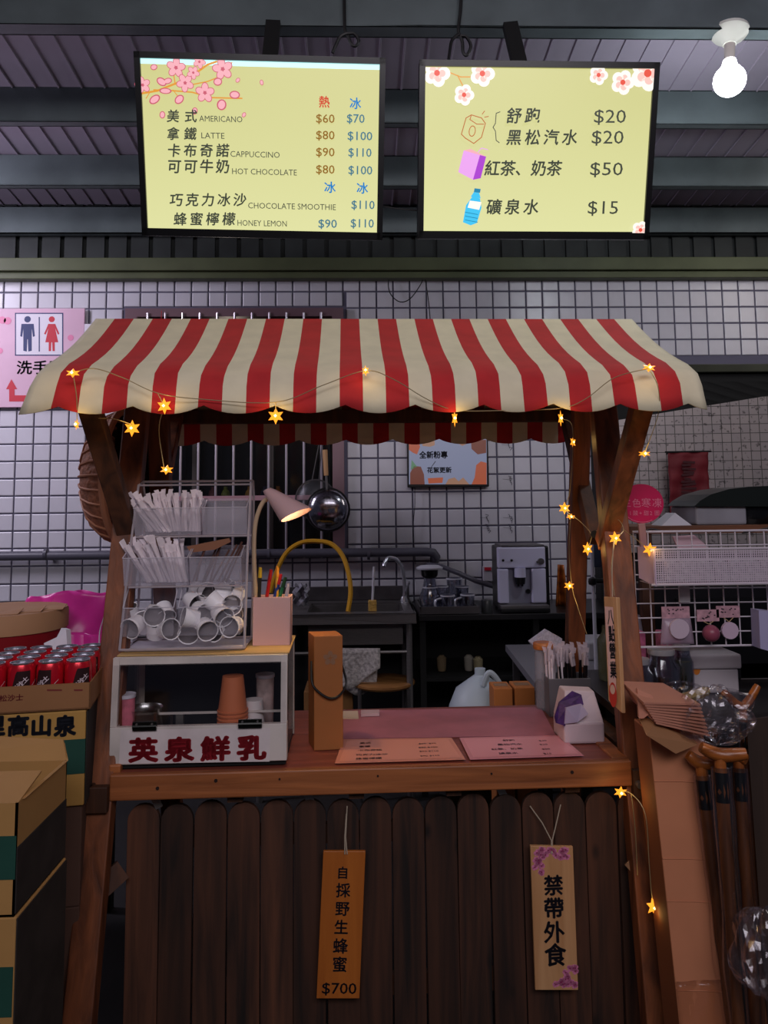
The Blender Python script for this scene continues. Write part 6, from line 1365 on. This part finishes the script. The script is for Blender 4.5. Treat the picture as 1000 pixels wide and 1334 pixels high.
# crumpled film bag over the handles
def crumple(label, name, c, rx, ry, rz, seed, mat, n=9, cat='bag', amp=.3):
    rn = random.Random(seed); ph = [rn.uniform(0, 6) for _ in range(8)]
    def fn(u, v):
        th = 2*pi*u; f_ = pi*(v*.96+.02); k = 1+amp*(sin(3*th+ph[0])*sin(4*f_+ph[1])+.6*sin(7*th+ph[2]+3*f_)+.5*sin(5*f_+ph[3]-4*th))*.5*sin(f_)
        return Vector((c.x+rx*k*sin(f_)*cos(th), c.y+ry*k*sin(f_)*sin(th), c.z+rz*k*cos(f_)))
    q = MB(); q.grid(fn, n*4, n*2, smooth=False); return tag(q.build(name, mat), label, cat)
crumple('crumpled clear plastic bag draped over the walking cane handles', 'plastic_bag', W(932, 932, 1.93), .088, .05, .07, 3, film('bag_film', .09, .18), n=13, amp=.42)
crumple('small clear plastic wrap in front of the jars above the card sheets', 'plastic_wrap', W(888, 902, 2.1), .06, .03, .03, 6, filmc)
crumple('crumpled clear plastic sheet low at the right edge by the canes', 'plastic_sheet', W(998, 1240, 1.75), .075, .06, .09, 9, film('cellophane_pale', .10, .16))
a = [W(853, 902, 2.06), W(868, 912, 2.03), W(895, 908, 2.03), W(920, 900, 2.06)]; cable('yellow_strap', 'dull yellow crumpled strap lying above the card sheets', a, .012, 'strap', M('dull_yellow', (150, 128, 70), .4))
# dark brown board at right edge
y_ = 2.0; V = [W(972, 943, y_), W(978, 936, y_), W(996, 935, y_), W(1004, 942, y_)]
b0, b1 = down(V[0], W(1000, 1334, y_-.03)), down(V[3], W(1040, 1334, y_-.03))
q = MB(); F_ = [b0, b1, V[3], V[2], V[1], V[0]]; q.add(F_+[v+Vector((.12, .04, 0)) for v in F_], [tuple(range(6)), tuple(range(11, 5, -1))]+[(i, 6+i, 6+(i+1) % 6, (i+1) % 6) for i in range(6)])
tag(q.build('dark_board', wood('dark_board_wood', (44, 30, 24), (62, 44, 34), 'Z', .6, .2)), 'dark brown upright board at the right edge beside the canes', 'board')
# ================================================================== LEFT SIDE
# wicker basket hanging outside the front left post
c = W(168, 622, 2.62); Rw = .088*2.62
wk_m = M('wicker', (168, 108, 80), .75, var=.3, scale=60, bump=.8, stretch=(1, 1, 1))
t = thing('wicker_tray', 'large round woven bamboo tray hanging outside the left cart posts', 'basket', c-Vector((0, 0, Rw)))
ax = Vector((-1, .06, 0)).normalized(); Rk = ax.to_track_quat('Z', 'Y').to_matrix()
prof = [(.0005, .13), (Rw*.3, .127), (Rw*.55, .115), (Rw*.78, .088), (Rw*.92, .05), (Rw, 0)]
MB().lathe(prof, c, 40, Rk).build('bowl', wk_m, t)
MB().lathe([(r*.99, h-.006) for r, h in prof], c, 40, Rk).build('lining', wdark, t)
cane = M('cane_strip', (184, 124, 92), .6, rnd=.15)
for k in range(9):
    rr = Rw*(.2+.092*k); hh = .13*max(0, 1-(rr/Rw)**2.2)+.004
    MB().tube([c+Rk @ Vector((rr*cos(2*pi*i/40), rr*sin(2*pi*i/40), hh+.004*(-1)**i)) for i in range(40)], .006, 5, closed=True).build('woven_ring', cane, t)
for k in range(30):
    a_ = 2*pi*k/30; MB().tube([c+Rk @ Vector((r*cos(a_), r*sin(a_), h+.003)) for r, h in prof[1:]], .004, 5).build('rib', cane, t)
MB().tube([c+Rk @ Vector((Rw*cos(2*pi*i/48), Rw*sin(2*pi*i/48), 0)) for i in range(48)], .012, 8, closed=True).build('rim', cane, t)
cable('basket_string', 'thin cord holding the woven tray to the awning frame', [c+Rk @ Vector((0, 0, 0))+Vector((0, 0, Rw)), C(150, 512, 2.5)], .002)
# dark cloth hanging inside left posts
q = MB(); q.grid(lambda u, v: C(150+52*u, 530+165*v-20*u*v, 2.66+.02*sin(u*11+v*4)), 14, 14); tag(q.build('dark_cloth', M('dark_cloth', (34, 26, 26), .9), solid=.004), 'dark brown cloth hanging between the left cart posts', 'cloth')
q = MB(); V = [W(207, 560, 4.44), W(228, 565, 4.44), W(226, 592, 4.44), W(206, 592, 4.44)]; q.add(V+[v+Vector((0, .01, 0)) for v in V], [(0, 1, 2, 3), (7, 6, 5, 4), (0, 4, 5, 1), (1, 5, 6, 2), (2, 6, 7, 3), (3, 7, 4, 0)])
q.tube([V[0], Vector((V[0].x, 4.45, WZ1-.02))], .002, 4); tag(q.build('red_tag', M('bright_red', (200, 30, 34), .5)), 'small bright red paper tag hanging on the window bars at the left', 'tag')
# back bench on the left carrying drum and pink bag
bzL = .92; tb = thing('left_bench', 'grey bench behind the drink cartons at the left', 'bench', (-1.5, 2.6, 0))
MB().bx((-2.2, 2.30, bzL-.03), (-.88, 3.0, bzL)).build('top', M('bench_grey', (80, 76, 84), .6), tb)
for x in (-2.15, -.93):
    for y in (2.34, 2.95): MB().bx((x-.02, y-.02, 0), (x+.02, y+.02, bzL-.03)).build('leg', blackm, tb)
yd = 2.60; xr_ = W(84, 812, yd).x; rD = .20; cxd = xr_-rD; zt1 = W(20, 803, yd-rD*.9).z; 
dr_ = thing('red_drum', 'round red drum with tan cardboard lid behind the soft drink cans', 'drum', (cxd, yd, bzL))
MB().lathe([(0, 0), (rD-.012, 0), (rD-.008, .01), (rD-.004, zt1-bzL-.02), (0, zt1-bzL-.02)], (cxd, yd, bzL), 36).build('body', M('drum_red', (140, 18, 30), .45), dr_)
lidm = M('lid_tan', (178, 134, 98), .7, var=.06, scale=6)
MB().lathe([(0, zt1-bzL), (rD-.004, zt1-bzL), (rD, zt1-bzL-.006), (rD, zt1-bzL-.062), (rD-.006, zt1-bzL-.062), (rD-.006, zt1-bzL-.02)], (cxd, yd, bzL), 36).build('lid', lidm, dr_)
q = MB(); 
for k in range(3):
    V = [Vector((cxd+rD*.25+k*.05, yd-rD*.8+.05*k, zt1+.002)), Vector((cxd+rD*.25+k*.05+.06, yd-rD*.72+.05*k, zt1+.003)), Vector((cxd+rD*.25+k*.05+.05, yd-rD*.4+.05*k, zt1+.012)), Vector((cxd+rD*.2+k*.05, yd-rD*.45+.05*k, zt1+.006))]
    q.add(V+[v-Vector((0, 0, .002)) for v in V], [(0, 1, 2, 3), (7, 6, 5, 4), (0, 4, 5, 1), (1, 5, 6, 2), (2, 6, 7, 3), (3, 7, 4, 0)])
q.build('torn_flaps', lidm, dr_)
# pink plastic bag
pkm = M('pink_plastic_bag', (240, 64, 176), .3, var=.08, scale=6)
pb = thing('pink_bag', 'bright pink plastic bag standing behind the red drum', 'bag', (W(90, 820, 2.8).x, 2.8, bzL))
def fb(u, v):
    p = W(34+108*u, 774-5*u+14*max(0, .06-u)*12+3*sin(u*9), 2.80); z_ = bzL+(p.z-bzL)*v
    return Vector((p.x+.03*(1-v)*(.5-u), 2.80-.06*sin(pi*u)*(1-.5*v)+.010*sin(7*u+5*v)+.004*sin(19*u-9*v), z_))
q = MB(); q.grid(fb, 24, 16); q.build('front', pkm, pb, solid=.002)
q = MB(); q.grid(lambda u, v: fb(u, v)+Vector((0, .10+.03*sin(pi*u), -.012*v)), 24, 12); q.build('back', pkm, pb, solid=.002)
q = MB(); q.grid(lambda u, v: W(86+52*u, 822+6*u+40*v, 2.70-.02*v)+Vector((0, -.01*sin(u*12), 0)), 12, 8); q.build('fold', pkm, pb, solid=.002)
# tissue / folded white paper
q = MB(); V = [W(57, 838, 2.33), W(74, 830, 2.33), W(80, 818, 2.33), W(86, 820, 2.33), W(88, 850, 2.32), W(62, 852, 2.32)]
q.add(V+[v+Vector((0.004, .025, -.004)) for v in V], [tuple(range(6)), tuple(range(11, 5, -1))]+[(i, 6+i, 6+(i+1) % 6, (i+1) % 6) for i in range(6)])
for v in range(len(q.v)): 
    if q.v[v].z < bzL+.16 and False: pass
tag(q.build('white_tissue', M('white_tissue', (240, 238, 250), .7)), 'white crumpled tissue standing between the drum and the cans', 'tissue')
q = MB(); x_ = W(76, 852, 2.32).x; q.bx((x_-.05, 2.31, bzL), (x_+.06, 2.39, W(76, 846, 2.32).z)); tag(q.build('tissue_box', M('tissue_box_dark', (70, 42, 46), .5), bevel=.004), 'dark tissue box under the white tissue beside the drum', 'box')
cable('white_string', 'thin white cord hanging in front of the pink bag', [W(139, 775, 2.55), W(136, 800, 2.55), W(130, 822, 2.55), W(129, 846, 2.5)], .0018, 'cord', ws)
# cans in a carton tray
yC0 = 2.0; zT0, zT1 = W(60, 925, yC0).z, W(60, 890, yC0).z
RZ = .17; OS = W(118, 905, yC0); OS.z = 0
def TS(p): p = Vector(p); return Vector((OS.x+p.x*cos(RZ)-p.y*sin(RZ), OS.y+p.x*sin(RZ)+p.y*cos(RZ), p.z))
SR = Vector((cos(RZ), sin(RZ), 0))
tx1_ = 0.; tx0_ = -.56; ty1 = .29
tray = thing('can_carton', 'open brown carton tray holding red soft drink cans', 'box', TS((-.28, .15, zT0)), RZ)
kl = M('tray_card', (150, 104, 66), .75, var=.06, scale=6)
q = MB(T=TS); t_ = .004
q.bx((tx0_, 0, zT0+.001), (tx1_, t_, zT1)).bx((tx0_, ty1, zT0+.001), (tx1_, ty1+t_, zT1)).bx((tx0_, 0, zT0+.001), (tx0_+t_, ty1, zT1)).bx((tx1_-t_, 0, zT0+.001), (tx1_, ty1, zT1)).bx((tx0_, 0, zT0+.001), (tx1_, ty1, zT0+.005))
q.build('tray', kl, tray)
cv = Canvas(OS, SR, (0, 0, 1)); ri = M('red_brown_ink', (120, 44, 40), .6); cv.tp('黑松沙士', -12, 914, 9.5, ri, 30, bold=.03); cv.line([(62, 899), (80, 899)], .004, ri, px=True); cv.line([(97, 899), (107, 899)], .004, ri, px=True); cv.build('lettering', tray)
redcan = M('can_red', (206, 24, 44), .25, .35); candk = M('can_dark', (60, 38, 40), .3, .3); silv = M('can_silver', (196, 196, 206), .22, .9); cani = M('can_ink', (224, 206, 214), .35)
RC = .0325; HC = .112; cz = zT0+.0055
def can(x, y, rz, first=[None]):
    if first[0] is None:
        t = thing('drink_can', 'red soft drink can', 'can', (0, 0, 0)); MW_ = MW[t.name]
        MB().lathe([(0, .001), (RC*.8, .001), (RC, .010), (RC, HC-.016), (RC*.86, HC-.004)], (0, 0, 0), 26).build('body', redcan, t)
        MB().lathe([(RC*.86, HC-.004), (RC*.88, HC), (RC*.82, HC), (RC*.8, HC-.005), (0, HC-.005)], (0, 0, 0), 26).build('lid', silv, t)
        MB().box((0, .002, HC-.0035), (.012, .022, .0015)).build('pull_tab', silv, t)
        def cylmap(u, v, r=RC+.0006): a = u/RC-pi/2; return Vector((r*cos(a), r*sin(a), v))
        q = MB(); n = 14
        for i in range(n):       # dark diagonal label
            a0, a1 = -.0+.044*i/n-.014, -.0+.044*(i+1)/n-.014
            lo = lambda u: .012+(u+.014)*.2; hi = lambda u: min(HC-.018, .05+(u+.014)*4)
            q.add([cylmap(a0, lo(a0)), cylmap(a1, lo(a1)), cylmap(a1, hi(a1)), cylmap(a0, hi(a0))], [(0, 1, 2, 3)])
        q.build('dark_label', candk, t, fix=False)
        q = MB(); ca, sa = cos(.75), sin(.75)
        for i, ch in enumerate('黑松沙士'):
            vs_, fs = text2d(ch, .03); s_ = .015
            q.add([cylmap(-.016+(i*.0145+x_*s_)*ca-(y_*s_)*sa*.9, .034+(i*.0145+x_*s_)*sa+(y_*s_)*ca, RC+.0012) for x_, y_ in vs_], fs)
        for off in (-.006, .026):
            for i in range(8):
                u0, u1 = -.018+.005*i, -.018+.005*(i+1); v0 = .028+(u0+.018)*.93-off*.6+.012*(off > 0)*2-.006
                v1 = v0+.005*.93; q.add([cylmap(u0+off, v0, RC+.0012), cylmap(u1+off, v1, RC+.0012), cylmap(u1+off, v1+.0016, RC+.0012), cylmap(u0+off, v0+.0016, RC+.0012)], [(0, 1, 2, 3)])
        q.build('lettering', cani, t, fix=False)
        first[0] = t; o = t
    else: o = copy_tree(first[0])
    o.location = (x, y, cz); o.rotation_euler = (0, 0, rz); return o
nfr = ['at the right end', 'second from the right', 'third from the right', 'fourth from the right', 'fifth from the right', 'sixth from the right', 'seventh from the right', 'at the left end']
for r_i in range(4):
    for i in range(8):
        x = tx1_-.004-RC-.001-i*(2*RC+.0022)-(.0 if r_i == 0 else .0); y = .006+RC+r_i*(2*RC+.003)
        if r_i == 3 and i in (4, 6): continue
        pq = TS((x+random.uniform(-.0005, .0005), y, 0)); o = can(pq.x, pq.y, [.35, -.5, .1, -.1, .15, .3, 0, .2][i] if r_i == 0 else random.uniform(-2, 2))
        if r_i == 0: tag(o, 'front row red soft drink can %s of the carton tray' % nfr[i], 'can', 'front row drink cans')
        else: tag(o, '%s row red soft drink can %s of the carton tray' % (('', 'second', 'third', 'rearmost')[r_i], nfr[i]), 'can', 'rear rows of drink cans')
# mineral water carton and stack beneath
wy = M('yellow_kraft', (186, 142, 74), .75, var=.06, scale=6); wg = M('green_band', (26, 70, 58), .7, var=.1, scale=6); inkn = M('carton_ink', (24, 28, 40), .6)
z_ = [zT0-.002, W(60, 963, yC0).z, W(60, 1008, yC0).z, W(60, 1050, yC0).z]
def water(label, x0, x1, y0, y1, ztop, zb, bands, txt):
    t = thing('water_carton', label, 'box', TS(((x0+x1)/2, (y0+y1)/2, zb)), RZ)
    MB(T=TS).bx((x0, y0, zb), (x1, y1, ztop)).build('body', wy, t, bevel=.003)
    for i, (a_, b_) in enumerate(bands):
        MB(T=TS).bx((x0-.0012, y0-.0012, a_), (x1+.0004, y0+.004, b_)).build('green_band', wg, t)
    return t
t = water('mineral water carton with large black characters under the can tray', tx0_, tx1_-.01, 0, ty1, z_[0], z_[3], [(z_[2], z_[1])], None)
cv = Canvas(TS((0, -.001, 0)), SR, (0, 0, 1))
for ch, px, pe in (('里', -22, 6), ('高', 9, 37), ('山', 39, 67), ('泉', 70, 97)): cv.tp(ch, px, 957, 29, inkn, bold=.05)
cv.build('lettering', t)
MB(T=TS).bx((tx1_-.0088, .004, z_[3]+.002), (tx1_-.0066, ty1-.004, z_[0]-.004)).build('shade_side_panel', M('painted_shade_side', (44, 38, 36), .8, var=.3, scale=14), t)  # shadowed side of the stack, painted as a dark panel
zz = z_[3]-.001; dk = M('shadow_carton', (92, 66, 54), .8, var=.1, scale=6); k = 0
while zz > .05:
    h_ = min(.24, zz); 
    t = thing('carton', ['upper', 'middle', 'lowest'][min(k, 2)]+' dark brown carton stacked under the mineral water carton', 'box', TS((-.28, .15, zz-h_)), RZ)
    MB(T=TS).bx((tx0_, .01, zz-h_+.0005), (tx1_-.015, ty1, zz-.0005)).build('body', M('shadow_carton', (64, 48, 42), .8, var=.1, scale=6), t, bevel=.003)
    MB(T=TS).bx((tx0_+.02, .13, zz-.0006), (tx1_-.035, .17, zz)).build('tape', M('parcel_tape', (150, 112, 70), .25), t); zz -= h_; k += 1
# near stack at left edge, open carton on top
P_ = W(23, 1046, 1.50); xn = P_.x; zo = P_.z; yn0, yn1 = 1.50, 1.74; zseam = W(23, 1195, 1.50).z
op = thing('open_carton', 'open brown carton with raised flaps on the near left stack', 'box', (xn-.15, 1.62, zseam+.001))
kfy = M('near_kraft', (176, 132, 76), .75, var=.06, scale=5)
t_ = .004; q = MB(); x0 = xn-.34; z1 = zseam+.001
q.bx((x0, yn0, z1), (xn, yn0+t_, zo)).bx((x0, yn1-t_, z1), (xn, yn1, zo)).bx((x0, yn0, z1), (x0+t_, yn1, zo)).bx((xn-t_, yn0, z1), (xn, yn1, zo)).bx((x0, yn0, z1), (xn, yn1, z1+t_))
q.build('body', kfy, op)
darkside = M('painted_shade_side', (44, 38, 36), .8, var=.3, scale=14)  # dark colour stands in for the shadow on the carton sides
MB().bx((xn, yn0+.002, z1+.004), (xn+.0022, yn1-.002, zo-.08)).build('shade_side_panel', darkside, op)
hb1, hb2 = zo-(zo-zseam)*.29, zo-(zo-zseam)*.67
MB().bx((x0-.001, yn0-.0012, hb2), (xn, yn0, hb1)).build('green_band', wg, op)
fl = [W(-40, 1060, 1.56), W(18, 1048, 1.56), W(72, 1014, 1.66), W(80, 962, 1.80), W(-40, 962, 1.85)]
q = MB(); V = [Vector((x0, yn1-.002, zo)), Vector((xn, yn1-.002, zo)), W(82, 964, 1.78), W(-40, 958, 1.80)]
q.add(V+[v+Vector((0, .004, 0)) for v in V], [(0, 1, 2, 3), (7, 6, 5, 4), (0, 4, 5, 1), (1, 5, 6, 2), (2, 6, 7, 3), (3, 7, 4, 0)]); q.build('rear_flap', kfy, op)
q = MB(); V = [Vector((xn, yn0+.02, zo)), Vector((xn, yn1-.004, zo)), W(82, 968, 1.79), W(80, 985, 1.76), W(68, 1010, 1.64), W(56, 1030, 1.55)]
q.add([V[1], V[2], W(78, 1000, 1.78), V[0], V[0]+Vector((.004, 0, .0)), V[1]+Vector((.004, 0, 0)), V[2]+Vector((.004, 0, 0)), W(78, 1000, 1.78)+Vector((.004, 0, 0))], [(0, 1, 2, 3), (4, 7, 6, 5), (3, 2, 7, 4), (2, 1, 6, 7), (1, 0, 5, 6), (0, 3, 4, 5)]); q.build('side_flap', kfy, op)
q = MB(); V = [Vector((x0, yn0+.002, zo)), Vector((xn, yn0+.002, zo)), Vector((xn-.01, yn0+.13, zo+.015)), Vector((x0, yn0+.13, zo+.015))]
q.add(V+[v-Vector((0, 0, .004)) for v in V], [(0, 1, 2, 3), (7, 6, 5, 4), (0, 4, 5, 1), (1, 5, 6, 2), (2, 6, 7, 3), (3, 7, 4, 0)]); q.build('front_flap', kfy, op)
t = thing('water_carton', 'second water carton down in the near left stack, green band', 'box', (xn-.17, 1.62, 0)); zz = zseam; hh = zo-zseam
MB().bx((x0, yn0, zz-.34), (xn+.004, yn1, zz)).build('body', kfy, t, bevel=.003)
MB().bx((x0-.001, yn0-.0012, zz-.17), (xn+.002, yn0, zz-.085)).build('green_band', wg, t)
MB().bx((xn+.004, yn0+.002, zz-.336), (xn+.0062, yn1-.002, zz-.004)).build('shade_side_panel', darkside, t)
cv = Canvas((0, yn0-.0005, 0), (1, 0, 0), (0, 0, 1)); u_, v_ = xn-.035, zz-.23; cv.line([(u_+.018*cos(2*pi*i/18), v_+.018*sin(2*pi*i/18)) for i in range(18)], .003, M('stamp_red', (176, 60, 40), .6), closed=True); cv.disc(u_, v_, .007, M('stamp_red', (176, 60, 40), .6)); cv.build('stamp', t)
carton('bottom carton of the near left stack standing on the floor', x0, xn+.006, yn0, yn1, 0, zz-.341, (150, 108, 62))
